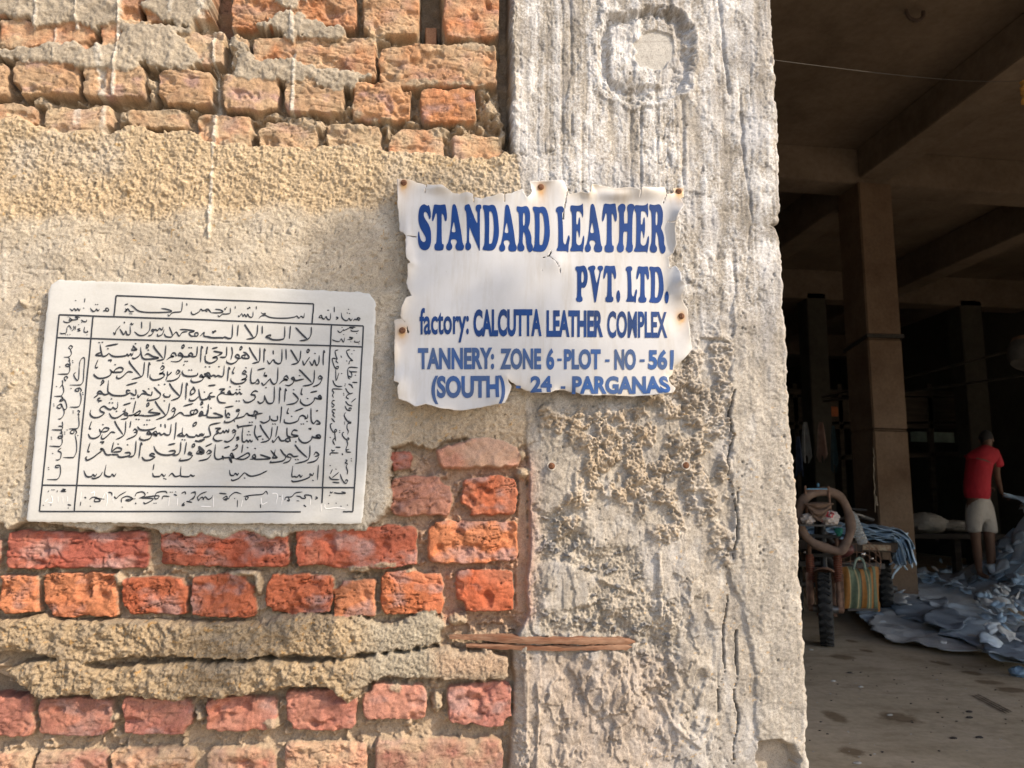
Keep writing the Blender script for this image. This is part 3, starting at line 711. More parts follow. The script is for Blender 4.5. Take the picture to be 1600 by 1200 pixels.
# ================================================================== THE MARBLE PLAQUE
YP = -0.0235                                            # front of the slab
def plq(px, py, off=0.0): return P(px, py, YP-off)
plaque = thing('stone_plaque', 'white marble plaque with framed Arabic prayer lettering set into plaster', 'plaque', tuple(P(310, 640, -0.012)))
PO = [(91, 437), (200, 441), (330, 446), (450, 451), (560, 456), (577, 459), (586, 471), (587, 478), (583, 560), (578, 650), (572, 740), (567, 806), (565, 818), (470, 818), (340, 818), (200, 817), (100, 816), (44, 815), (41, 812), (47, 760), (55, 670), (63, 585), (70, 510), (76, 455), (79, 445)]
gx = np.arange(30, 600, 2.0); gy = np.arange(425, 830, 2.0)
GX, GY = np.meshgrid(gx, gy)
Fp = poly_sd(GX, GY, PO) + 0.9*vn(GX/7, GY/7, 3) + 0.5*vn(GX/3, GY/3, 4)
pts, fcs = ms_fill(gx, gy, Fp)
pa = np.array(pts); sdv = poly_sd(pa[:, 0], pa[:, 1], PO)
q = onY(pa[:, 0], pa[:, 1], YP)
q[:, 1] += 0.0012*np.exp(-np.maximum(sdv, 0)/1.6) + 0.0002*fbm(q[:, 0]*30, q[:, 2]*30, 3, 3)
me = bpy.data.meshes.new('slab'); me.from_pydata(q.tolist(), [], [f[::-1] for f in fcs]); me.update()
m, nt, b = new_mat('white_marble')
n1 = noise(nt, 5, 6, 0.6, stretch=(1, 1, 2.2)); r1 = ramp(nt, n1.outputs[0], [(0.30, (0.43, 0.43, 0.415)), (0.5, (0.49, 0.49, 0.475)), (0.72, (0.52, 0.525, 0.515))])
n2 = noise(nt, 16, 5, 0.7); r2 = ramp(nt, n2.outputs[0], [(0.60, 1.0), (0.80, (0.94, 0.90, 0.83))])
c = mix(nt, r1.outputs[0], r2.outputs[0], 0.8, 'MULTIPLY')
n5 = noise(nt, 7, 6, 0.7, stretch=(1, 1, 2.4)); r5 = ramp(nt, n5.outputs[0], [(0.48, 1.0), (0.70, (0.89, 0.875, 0.84))]); c = mix(nt, c, r5.outputs[0], 0.85, 'MULTIPLY')
n4 = noise(nt, 260, 3, 0.6); r4 = ramp(nt, n4.outputs[0], [(0.3, 0.93), (0.6, 1)]); c = mix(nt, c, r4.outputs[0], 0.7, 'MULTIPLY')
nt.links.new(c, b.inputs['Base Color']); b.inputs['Roughness'].default_value = 0.48; b.inputs['Specular IOR Level'].default_value = 0.35
n3 = noise(nt, 120, 3, 0.5); bump(nt, b, n3.outputs[0], 0.12, 0.001)
slab = link('slab', me, m, plaque)
sm = slab.modifiers.new('thickness', 'SOLIDIFY'); sm.thickness = 0.016; sm.offset = -1
# pen strokes: crops of the lettering, each in its own scale
INK = MB(); PALE = MB(); _k = [0]
def stroke(mb, pts, w, nib=math.radians(62), taper=True, thin=0.42, lift=0.0006):
    """a ribbon along picture points, as a reed pen would leave it"""
    p = np.array(smooth_line(pts, 5)); n = len(p)
    d = np.gradient(p, axis=0); L = np.hypot(d[:, 0], d[:, 1])+1e-9; d /= L[:, None]
    ang = np.arctan2(-d[:, 1], d[:, 0])
    wd = 1.22*w*(thin + (1-thin)*np.abs(np.sin(ang-nib)))
    if taper:
        s = np.linspace(0, 1, n); wd *= np.clip(0.35+np.minimum(s*9, (1-s)*5), 0.35, 1)
    nrm = np.stack([-d[:, 1], d[:, 0]], 1)
    A = p+nrm*wd[:, None]/2; B = p-nrm*wd[:, None]/2
    _k[0] += 1; off = lift + (_k[0] % 61)*0.0000045
    a3 = onY(A[:, 0], A[:, 1], YP-off); b3 = onY(B[:, 0], B[:, 1], YP-off)
    vs = [v for i in range(n) for v in (a3[i], b3[i])]
    mb.add(vs, [(2*i, 2*i+1, 2*i+3, 2*i+2) for i in range(n-1)])
def dot(mb, x, y, r=1.7):
    _k[0] += 1; off = 0.00062 + (_k[0] % 61)*0.0000045
    a = [(-1.15, -.1), (-.2, -.8), (1.1, .05), (.2, .85)]
    q = [onY(x+u_*r, y+v_*r, YP-off) for u_, v_ in a]; mb.add(q, [(0, 1, 2, 3)])
def trace(ox, oy, sc, txt, w=2.3, mb=None, **kw):
    mb = mb or INK
    for t in txt.replace('\n', ' ').split(';'):
        t = t.split()
        if not t: continue
        if t[0] == 'd':
            for k in t[1:]:
                x, y = k.split(','); dot(mb, ox+float(x)/sc, oy+float(y)/sc, w*0.62)
        else:
            stroke(mb, [(ox+float(k.split(',')[0])/sc, oy+float(k.split(',')[1])/sc) for k in t], w, **kw)
# frames
for a, b_ in [((181.6, 461.9), (490, 474.7)), ((490, 474.7), (487.7, 505.6)), ((181.6, 461.9), (178, 494.6)), ((92.5, 491.9), (330, 500)), ((330, 500), (567.8, 509.3)), ((145.6, 494), (142, 529)), ((142, 529), (123.5, 720)), ((123.5, 720), (116, 799)),
              ((89.7, 527.5), (330, 534.3)), ((330, 534.3), (565, 542)), ((518, 507.7), (516, 541)), ((516, 541), (506, 720)), ((506, 720), (503, 786)), ((567.8, 509.3), (556.5, 720)), ((556.5, 720), (551.4, 799)), ((92.5, 491.9), (70, 720)), ((70, 720), (61.6, 799)),
              ((66, 758), (310, 760.3)), ((310, 760.3), (553, 762)), ((61.6, 799), (310, 799.3)), ((310, 799.3), (470, 799.8)), ((536, 799.6), (551.4, 799.4))]:
    n_ = 7; pp = [(a[0]+(b_[0]-a[0])*i/n_+random.uniform(-.22, .22)*(0 < i < n_), a[1]+(b_[1]-a[1])*i/n_+random.uniform(-.22, .22)*(0 < i < n_)) for i in range(n_+1)]
    stroke(INK, pp, 2.0, taper=False, thin=0.9)
trace(80, 440, 6.4, '''570,265 545,268 553,293 575,290 570,265; 545,290 520,292; 482,272 470,292 450,275 440,293 415,295 390,262; d 445,228 465,228 245,188 325,265; 338,165 332,208; 290,268 282,290 262,270 250,290 228,270 212,290 185,268;
1312,200 1308,270 1295,300 1240,305 1205,316 1180,343 1165,325; 1100,268 1150,275 1200,292 1180,304 1000,308 880,295 820,250 792,232; 830,295 790,300 765,272 735,300 758,290 742,268; 735,232 770,222; d 788,320 805,322; 1355,215 1358,240;
1400,295 1405,320 1430,328 1480,300 1495,275 1520,290 1560,278 1590,300''', 1.9)
trace(80, 440, 6.4, '''355,380 350,400 320,397 300,380; 290,358 240,352 268,375 215,382 190,368 180,385 205,385; 215,385 170,408 130,402 125,388; d 170,352 185,358 305,408 358,532 275,430 145,530 165,532 188,528; 335,450 330,500 365,505 358,490; 292,470 265,475 290,490 262,495; 245,440 240,485; 225,440 228,470 205,492; 205,478 180,440 160,460 150,510 110,520 85,512''', 1.6)
trace(80, 440, 6.4, '''692,440 650,490 638,528 622,505; 685,470 725,530 745,495 760,530 790,520 790,440; 790,432 800,416 808,430 825,418; 730,400 735,417; 905,398 905,470; 990,398 985,480 940,530 880,537 832,500; 1022,475 1005,482 1012,496 1032,488 1018,472; 1032,488 1005,530 968,545;
1120,450 1110,482 1080,468 1065,490 1040,478 1030,492; 1130,478 1110,528 1068,545 1062,520; 1180,450 1212,545 1150,550 1130,520; 1212,545 1250,505 1280,545 1312,508 1365,500; 1285,480 1340,480 1432,495 1378,512 1402,545 1440,540; 1440,542 1438,515 1465,513 1465,540 1425,550; 1490,545 1530,508 1530,545 1600,552''', 2.2)
trace(320, 450, 6.154, '''958,240 950,285 925,272 905,290 885,270 860,280 780,290 640,285 570,255 540,235; 555,250 582,245 575,265 545,268 518,295; 465,225 460,275 430,278 410,250 400,278 380,252 370,275 355,240; 355,245 330,275 322,262; 410,190 418,200 428,185 438,197; 495,175 497,205; 245,190 243,240 200,250 172,250 140,275 125,260; 100,203 150,210 176,230 130,238 60,237; 60,237 30,203 5,212 25,230; 190,195 197,207 205,190 214,183; 293,175 293,200''', 1.9)
trace(320, 450, 6.154, '''1487,285 1465,290 1480,310 1492,298 1478,280; 1470,305 1440,302 1430,318; 1420,290 1405,312 1385,293 1370,312 1345,310 1320,285 1312,235; d 1382,205 1370,240 1392,245 1190,213 1182,215; 1262,278 1282,290 1260,302; 1245,178 1245,235; 1210,240 1205,300 1180,300 1165,275 1150,297 1130,290 1120,262 1098,282 1140,288''', 2.1)
trace(320, 450, 6.154, '''1475,405 1470,415 1420,415 1400,402; 1450,378 1390,378 1430,392; 1388,385 1340,407 1330,396; 1330,405 1300,428 1275,408; d 1320,380 1460,437 1482,537 1335,448 1405,518; 1492,505 1480,520 1440,518 1445,500; 1430,480 1390,473 1420,490 1370,497; 1345,475 1335,520 1318,498 1310,490 1290,515 1235,503 1232,488''', 1.7)
trace(320, 450, 6.154, '''1025,372 1020,450 985,495 910,508; 872,378 930,440 985,492; 824,362 818,440 813,490; 770,368 766,470 740,495 660,498 615,480 588,468 632,452 625,480; 553,362 553,442; 510,352 502,440 470,480 400,492; 385,348 395,370 470,480; 322,352 313,465; 268,348 262,465 235,485 190,472 175,480 150,478 60,477 0,462; 75,412 85,430 95,413 110,420''', 2.5)
# the verse, eight times enlarged crops of its left and right halves
RT, LT = (320, 530), (130, 530)
trace(*RT, 8, '''1487,135 1480,240 1480,330; 1487,138 1500,172; 1430,200 1425,290 1395,327 1368,262 1345,327 1308,275; 1312,222 1275,275 1240,322 1222,265; 1272,150 1290,128 1307,145 1287,167 1272,150; 1200,140 1188,250 1150,300 1080,318; 1072,128 1110,190 1165,282; 1015,118 1018,258; 965,120 960,270 925,307 880,290 855,258 810,307 778,262; 855,138 858,192; 742,115 738,292; 742,116 757,150; 690,105 685,260 650,290 592,303; 555,98 590,170 658,272; 478,160 520,180 555,235 480,237 460,213 505,198 495,235; 455,237 418,240 382,215 400,193 427,205 425,238 385,287 330,308 278,290 275,262; 438,110 455,92 465,115 445,132 438,110; 335,95 345,170 325,258; 275,92 265,215 188,225; 108,150 180,163 217,175 158,207; 158,207 100,232 148,228 150,262 80,298 20,288 3,262; 90,118 162,100; 32,90 22,150 20,165; d 1378,178''', 2.55)
trace(*LT, 8, '''1525,200 1528,268 1570,298 1602,298; 1557,92 1542,165 1535,182 1552,168; 1478,82 1466,290; 1478,84 1497,115; 1428,88 1420,190 1395,217 1340,215; 1340,213 1370,198 1345,172 1318,195 1335,213 1260,217 1235,188 1205,172 1188,200 1232,210 1235,242 1180,280 1095,278; 1232,85 1255,72 1262,97 1240,112 1232,85; 1165,217 1150,178 1120,173 1098,205 1132,217 1090,225 1040,260; 1035,72 1018,225 985,257 915,270; 878,72 900,120 997,237; 770,198 810,183 870,215 942,236 800,250 745,237 725,180 718,98; 785,90 800,68 817,85 800,112 785,90; 722,170 690,215 640,242 608,232; 620,78 650,113 667,132 608,132 632,88; 627,163 610,202 590,183 570,207 545,188 530,207 420,218 360,207 320,173; 320,173 300,195 270,212 240,207 222,140 212,62; 240,207 168,202 165,188 228,163; 280,87 438,58; d 200,42 240,38 310,118 1325,105 1352,105 1275,275 1300,275 815,135 655,55''', 2.55)
trace(*RT, 8, '''1412,490 1440,458 1468,490 1418,497; 1470,492 1430,560 1348,597; 1372,382 1360,530 1310,572 1222,585; 1178,378 1240,440 1337,542; 1240,497 1180,510 1130,517 1110,478 1083,490 1112,515 1100,550 1050,580 1003,570; 1047,497 1020,458 988,490 1032,512 985,512 928,562; 915,348 905,520 865,562 830,530 820,487; 820,490 740,572 708,540; 755,408 743,450 772,462 758,443; 590,353 573,470 582,545 630,542 660,503 677,552 632,557; 658,385 752,362; 522,420 495,393 473,425 517,440; 522,440 520,480 460,510 492,498 517,512 470,547 390,557 335,530 325,488; 377,343 348,410 367,432; 300,343 284,525; 300,345 315,380; 245,328 235,440 210,467 160,455 140,467 110,450 75,462 50,423 18,432 62,492 8,450; d 1185,455 515,357 178,343''', 2.5)
trace(*LT, 8, '''1592,497 1540,438 1518,440 1582,487; 1540,460 1500,472 1478,445 1458,465 1503,482 1470,522 1390,540 1348,520 1355,488; 1432,418 1422,450 1350,464 1270,455 1238,420 1245,388; 1262,310 1255,332; 1158,430 1180,388 1208,410 1162,442; 1216,430 1190,482 1120,517 1040,522; 1087,440 1103,413 1058,452 1053,398; 1055,452 1033,517; 963,370 990,333 1012,360 968,387; 1012,390 985,420 953,432 1002,430 1012,462 960,497 880,510 838,480 838,438; 822,285 806,485; 822,287 838,325; 767,283 752,430 715,472 608,502; 576,265 590,310 717,462; 622,415 560,408 500,462 450,492 418,480 425,448; 333,375 370,412 410,373 460,353 497,370 480,407 400,414 348,410; 350,410 338,450 270,482 190,487 138,450 138,428; 308,265 352,262 340,287; 187,253 153,340 167,357 187,343; d 1325,385 1355,385 1530,345 1580,345 998,298 400,318''', 2.55)
trace(*RT, 8, '''1457,747 1420,718 1442,703 1457,747 1400,742 1370,728; 1370,728 1363,770 1310,817 1250,827 1200,790 1198,748; 1318,667 1407,648; 1217,608 1203,680 1224,692; 1098,668 1140,710 1167,755 1120,802 1018,820; 1007,613 996,785; 1007,615 1022,650; 937,597 930,805; 937,600 950,640; 870,587 865,760 830,802 780,790 745,698; 748,700 738,772 690,802 658,773; 667,657 620,648 578,690 622,700 627,740 570,782 510,787 476,748; 472,682 450,682 430,663 410,687 385,667 365,687 330,687 308,648 288,667 327,690 240,687; 178,625 248,625 203,657 252,682; 252,660 180,690 158,730 185,787 267,797; 132,717 68,717 58,685 97,663; 68,717 30,747 0,742; 43,582 137,572; d 1285,742 1112,632 765,605 400,630 437,628 437,590 318,595 398,772 430,772''', 2.5)
trace(*LT, 8, '''1600,742 1580,747 1565,718 1540,747 1500,757 1470,747 1452,680 1445,618; 1450,712 1390,762 1333,767 1330,738; 1343,640 1385,618 1397,660 1348,692 1345,650 1377,603; 1292,540 1282,757; 1292,542 1306,580; 1242,540 1222,682 1190,732 1098,767; 1076,548 1120,620 1207,712; 1087,688 1080,717 1030,722 1003,695 1017,673; 883,598 930,650 967,690 930,742 808,767 815,733; 862,650 855,697 838,700; 838,700 800,690 775,660 740,637; 800,690 738,682 690,727 683,688; 657,623 660,687 630,697 588,665; 588,667 553,682 543,640 592,645; 560,690 480,707 380,702 330,677 308,640 317,512; 322,682 260,692 210,648 178,670 232,690; 190,690 133,734; 538,577 677,540; 223,545 245,513 257,540 223,557; 240,557 213,580; d 1515,660 1380,600 1015,770 1020,562 820,620 945,570 605,740 635,740''', 2.55)
trace(*LT, 8, '''95,880 88,940 130,978 200,972 263,925 220,900 213,865 260,838 310,870 350,877 370,853 400,872 430,850 432,783; 217,733 183,745 192,767 237,770; 205,770 190,792; 527,865 520,910 500,932 420,982 360,977 323,920; 562,937 530,918 518,945 562,957 540,990 470,1002; 657,770 640,850 622,925; 560,952 620,947 700,898 713,915 680,947 640,952 760,947; 875,868 818,907 890,920 962,932 840,957 700,957; 498,825 597,795; 793,812 815,798 822,822 800,837 793,812; 1082,793 1062,900 1020,962 910,1007; 898,772 940,840 1032,952; 1098,897 1130,858 1152,890 1108,907; 1152,900 1120,962 1058,1012; 1050,1002 1120,980 1210,918 1262,952; 1250,952 1360,947 1402,878 1432,915 1360,942 1343,900 1402,880; 1253,837 1377,803; 1502,932 1480,903 1458,925 1503,947 1440,952; 1468,800 1485,783 1494,805 1475,817 1468,800; 1567,808 1555,932 1500,957; d 330,795 367,795 355,745 418,900 505,900 665,1000 697,1002 800,1010 830,1010 1488,850''', 2.5)
trace(310, 640, 8, '''183,43 230,53 302,91 130,97 108,58 115,-5; 0,82 42,75 50,58 18,50 8,77; 397,75 370,43 353,92 397,97; 340,-5 340,60 352,102; 468,22 512,15 500,-2 468,10; 512,30 480,92 400,152 328,157 335,128; 455,157 453,118 560,88 602,48 640,72 692,62 702,18 742,45 700,82 618,72; 700,82 720,58 802,45; 720,58 718,122; 893,72 887,130 820,167 768,145; 987,73 985,132 930,137 903,113; 1040,-42 1034,60 1020,172; 1073,118 1080,162 1150,172 1240,142 1262,88; 1260,92 1300,73 1340,97 1330,112 1362,102 1367,58; 1127,-22 1108,40 1132,47; 1203,22 1312,-20; 1407,-22 1410,130 1440,182; 1440,182 1480,138 1522,177 1468,182; 1468,22 1497,8; 330,-25 440,-45; d 158,-20 640,160 672,157 930,180 960,180 1165,85 1285,180 1314,180 1358,148''', 2.5)
trace(310, 640, 8, '''1517,357 1470,328 1512,318 1522,357 1440,347 1420,328; 1420,330 1413,372 1360,412 1300,412 1258,370 1257,343; 1373,240 1407,238 1395,257; 1208,407 1227,398; 1242,265 1190,258 1168,310 1247,330 1150,347; 1107,223 1110,322 1150,347 1108,352; 1152,380 1120,402 1083,380 1132,358 1152,402; 1085,387 1030,387 998,328; 1000,332 940,407 923,378; 990,205 985,240 965,345; 922,213 905,342 860,392 778,412; 770,185 800,250 887,372; 714,193 703,300 747,387; 745,387 738,348 792,328; 483,188 500,217 560,207 682,193; 487,188 500,240; 682,377 665,402 640,383 625,404 600,383 580,402 550,392 548,300 562,198; 512,345 478,350 512,372; 500,375 473,387; 418,280 440,253 467,275 423,292; 467,292 430,362 370,402 318,392; 382,238 375,282 345,260 330,287 305,268 290,292 248,297; 208,235 277,235 228,267 262,292; 250,295 210,312 188,360 230,392 302,382; 277,163 160,188 133,230 152,320 100,342 60,347; 92,328 60,372 0,392; 77,298 60,322 40,303 20,327 0,322; d 803,370 630,275 614,315 645,315''', 2.55)
trace(120, 640, 8, '''1602,370 1550,397 1488,392 1490,378; 1592,298 1570,327 1540,308 1520,332 1490,318 1470,342 1400,337 1370,308 1345,332 1318,300 1325,223; 1345,332 1263,322 1327,283; 1453,180 1490,158 1492,185 1460,207 1453,180; 1242,155 1235,260 1220,375; 1182,178 1165,302 1120,317 1090,298 1060,317 1030,293 1010,302 990,263; 990,265 948,300 1002,327 958,288; 937,312 900,273 878,300 942,312; 942,312 910,362 840,382 788,365 795,333; 990,220 950,242 860,257 790,247 758,208; 1050,178 1052,217; 1102,178 1107,232; 703,270 725,243 757,275 713,287; 760,287 720,332 618,377; 677,140 663,228; 614,143 602,290 560,342 488,374; 473,138 500,200 577,312; 482,290 430,283 380,332 330,367 308,350 320,308; 283,240 300,277 350,228 402,240 370,272 300,282; 300,282 288,322 230,357 170,352 143,300; 187,143 158,230 182,242; d 845,190 877,188 328,188 1320,375 1352,378''', 2.5)
trace(310, 640, 8, '''1443,570 1470,533 1507,570 1453,587; 1507,590 1460,642 1358,670; 1395,445 1387,590 1340,642 1208,677; 1203,435 1260,510 1362,602; 1252,580 1190,587 1160,563 1130,558 1108,585 1162,602; 1162,602 1130,647 1058,672; 1023,493 1060,550 1092,590 1050,642 903,662 910,638; 903,508 960,578 982,602 928,602 945,568 962,498; 768,563 830,583 897,612 740,622 680,617; 722,602 700,563 673,590 713,612 640,622; 556,433 540,542; 467,622 560,573 620,543 637,580 560,622 450,612; 450,612 420,548 398,570 442,602 380,602; 380,602 415,662 402,598; 400,597 320,602 300,578 312,632; 320,602 240,622 203,580 215,433; 318,482 392,458; 463,470 480,438 487,470 448,502 423,507; 98,545 130,508 162,535 108,557; 162,560 110,617 0,642; 88,462 172,423; 0,532 72,522 8,463 20,520 52,552 0,552; d 1215,625 1245,625 710,485 615,475''', 2.5)
trace(120, 640, 8, '''1518,460 1592,540 1500,547 1530,498; 1442,552 1405,533 1398,555 1452,572; 1452,572 1400,622 1290,637 1300,603; 1438,450 1465,428 1472,455 1450,467 1438,450; 1372,403 1348,560; 1302,400 1292,520 1250,567 1180,562; 1148,520 1215,513 1227,540 1160,567 1060,562 990,520 963,453; 977,562 940,548 913,570 982,592; 982,592 920,627 850,632 813,590; 1143,442 1232,423; 802,405 776,610; 802,407 818,445; 742,387 730,532 700,582 640,592; 598,540 657,538 662,570 590,592 530,592 503,560; 522,562 430,562; 462,405 432,525; 428,532 500,478 557,490 540,522 438,532; 440,562 370,562 330,498 298,490 322,512; 322,510 270,547 200,600 130,632 113,600 130,588; 288,408 337,405 310,432; 167,413 138,515 162,527; d 518,430 635,440''', 2.6)
trace(310, 640, 8, '''1500,688 1488,880; 1442,788 1425,822 1388,798; 1392,798 1390,842 1300,882 1190,902 1163,880; 1302,818 1280,842 1260,818 1235,842 1200,837 1168,830 1180,702; 862,763 760,812 650,832 580,788; 580,788 560,802 500,862 430,887 408,870; 502,788 490,817 460,798 440,822 400,817 388,753; d 1432,885 578,857''', 2.4)
trace(120, 640, 8, '''1477,823 1450,832 1420,818 1400,837 1330,837 1298,820 1302,708; 1300,822 1230,837 1190,798 1148,837; 1112,808 1090,832 1060,808 1040,832 1000,837 960,832 948,788; 967,678 953,757; d 1090,862 1112,868; 492,793 470,832 440,808 420,837 370,832 348,800 367,688; 322,778 290,832 220,862 183,852; 252,798 230,832 200,813 180,837 120,832 88,758''', 2.4)
trace(40, 720, 5.926, '''545,335 562,347; 512,378 505,418; 590,362 620,338 660,343 692,372 640,377 650,350 732,355; 765,290 795,298 802,322; 818,330 840,347 870,320 932,285; 888,387 890,350 940,328 990,350 960,372 930,362 1020,350; 1013,330 1030,298 1085,288 1107,320 1060,342; 1050,345 1220,323 1228,345 1200,352 1193,325; 1060,345 1182,352 1110,397 1093,380; 1198,322 1220,293 1290,283 1312,302; 1263,357 1275,328 1332,330; 1018,386 1022,402; 1373,310 1402,322; 1443,302 1475,288 1482,312; 1453,395 1470,412 1448,412 1472,383; 1488,375 1542,385; 1528,302 1570,288 1562,330 1508,377; d 1130,295 1190,392 1208,392 600,420 895,428 1340,290 1358,290 1390,288; 205,290 217,275; 295,273 290,292; 338,260 370,270 328,280 377,285; 388,405 422,412; d 245,268 263,268 165,412 235,408 395,437''', 1.9)
trace(300, 720, 5.926, '''0,293 30,298 22,340 0,362; 43,347 80,308 137,285; 48,330 60,367 80,343 100,338 105,362 120,333 150,357 180,343 192,318; 250,300 322,307; 283,350 320,328 322,362 288,357; 300,352 340,350 350,328 400,293 457,307; 422,362 418,432; 478,330 560,318 650,310 685,283 702,312; 498,330 522,340 500,362 493,335; 632,402 636,438; 858,367 870,338 920,333 960,298 1022,288; 878,367 902,370 893,343; 963,325 1000,332 1020,347 1052,345 1043,318 1100,323 1112,357; 1033,408 1057,427; 1143,333 1162,345 1138,357; 1278,285 1290,297 1307,285; 1313,295 1360,302 1422,300 1383,285; d 395,350 815,328 975,370 987,372 1275,320 1265,395 1335,392 1380,420 1440,410''', 1.9)
trace(60, 530, 9.233, '''465,150 438,120 465,93 492,115 465,150 477,200 460,240 430,258 368,258; 440,265 452,310 430,312; 450,312 457,385 410,392 393,370 425,358 457,385; 452,385 452,450 430,495 400,503 278,503; 400,602 383,590 373,555 400,538 422,555 400,580; 345,588 350,640 308,702; 345,640 367,740 350,790 320,820 228,822; 322,820 352,850 313,878 310,892 352,885 345,850; 350,850 392,900 410,980 390,1012 368,1010; 350,962 322,935 278,960 273,985 310,997 332,970 322,940; 332,938 372,1040 360,1100 320,1147 283,1150; d 310,400 495,310 497,337 262,682 222,935 225,962''', 1.9)
trace(60, 530, 9.233, '''590,402 600,320 640,268 667,290 657,450 647,600 620,647 590,660 453,660; 590,380 582,560 560,592 520,542 513,500 542,478; 600,762 622,740 590,703 533,725 540,747 582,747 575,708; 600,765 617,840 605,930 570,977 453,978; 563,1025 597,1045 573,1075 592,1097; 580,1090 587,1240 562,1285 530,1293 440,1293; d 472,708 640,770 643,797 503,1035 503,1062''', 1.9)
trace(60, 650, 9.233, '''345,78 347,142 288,145; 347,140 345,180 320,200 193,198; 325,200 342,247 308,245; 340,245 347,310 300,322 283,300 320,288 347,312; 342,310 342,390 310,437 280,440 158,432; 332,458 283,500 327,530 320,602 290,632 248,632; 300,742 253,742 248,718 285,710 312,720 320,800 305,872 270,912 230,917 123,915; d 188,305 190,332 207,540 145,742 150,770; 525,267 552,240 520,193 463,225 470,252 512,245 510,198; 530,270 552,400 547,520 510,592 470,600 358,598; d 415,200 380,232 380,260 570,280''', 1.9)
trace(505, 540, 10, '''422,63 368,80 380,140 420,200 467,235; 467,235 418,240 400,292 412,262; 542,347 430,338 390,360 383,430 395,500 422,527; 395,475 442,490 442,430 400,388; 532,412 418,408; 537,577 453,573; 393,600 430,615 467,667; 430,615 457,622; 348,663 380,720 420,752 467,738; 420,752 370,780 363,810 402,837; 512,823 438,887; 348,868 390,922 457,945; 338,938 370,1000 420,1017 437,980 405,978 410,1017; 352,1043 328,1090 360,1152 400,1200 440,1185; d 482,75 447,130 368,240 503,463 345,600 340,628 320,745 322,772''', 1.9)
trace(505, 540, 10, '''237,66 188,85 200,160 217,210 200,240 237,277; 217,210 150,198 143,230 180,340 227,362 237,330 205,333 195,370; 195,370 202,547 247,423; 148,538 180,610 230,638 300,635; 300,682 160,677 143,700 167,740 145,770 162,817; 182,858 145,865 138,900 172,930 150,962 133,938; 197,1005 150,1000 143,1030 172,1060 150,1080 187,1127; 128,1133 182,1197; d 280,165 285,180 288,435''', 1.9)
trace(500, 650, 10, '''383,0 400,50 440,87 457,63; 440,85 487,110 430,125 423,190 442,240 430,292; 377,253 348,270 360,320 415,372 452,365 440,343 413,360; 415,370 432,440 415,490 408,530 457,518; 410,530 420,562 487,565; 343,583 357,612; 398,680 422,700 393,730 427,747 410,790 432,860 425,912 437,853; 316,903 340,980 380,1042 415,1047 432,1010 405,998 388,1040; d 383,95 385,123 490,668 490,702''', 1.9)
trace(500, 650, 10, '''183,33 227,97; 197,118 163,130 170,190 210,252 257,240 250,213 228,220 230,250; 230,250 237,340 247,392; 252,343 213,360 203,400 232,452; 243,487 322,490; 178,523 200,547 232,530; 292,578 170,578 158,617; 197,828 163,902 187,850; 297,878 188,967; 143,943 180,987 302,995; 193,1035 307,1045; d 308,230 308,258 160,335 160,775 250,830''', 2.0)
# letters that have lost their ink: pale cuts
trace(40, 720, 5.926, '''515,285 510,370; 600,300 640,290 625,350; 750,290 760,350 748,420; 700,380 740,290; 810,300 808,380; 1330,340 1325,420; 1410,340 1405,415; 240,320 250,380 210,390; 300,330 300,385; 345,330 345,390; 390,330 390,380; 180,380 210,350''', 1.3, PALE)
trace(300, 720, 5.926, '''200,330 200,430; 470,360 455,430; 640,340 650,400 700,380; 740,300 790,310 780,400; 840,310 830,410; 1195,400 1195,470; 1230,400 1240,440 1330,435 1420,440; 1100,350 1095,410; 80,420 180,425''', 1.3, PALE)
mk, nt, b = new_mat('black_engraving_paint')
n1 = noise(nt, 240, 4, 0.6); r1 = ramp(nt, n1.outputs[0], [(0.30, (0.015, 0.017, 0.022)), (0.62, (0.022, 0.025, 0.032)), (0.85, (0.13, 0.13, 0.13))]); nt.links.new(r1.outputs[0], b.inputs['Base Color']); b.inputs['Roughness'].default_value = 0.6
INK.build('lettering', mk, plaque, smooth=False)
PALE.build('lettering_without_ink', simple('pale_cut', (0.78, 0.77, 0.75), var=0.1, bumpd=0), plaque, smooth=False)

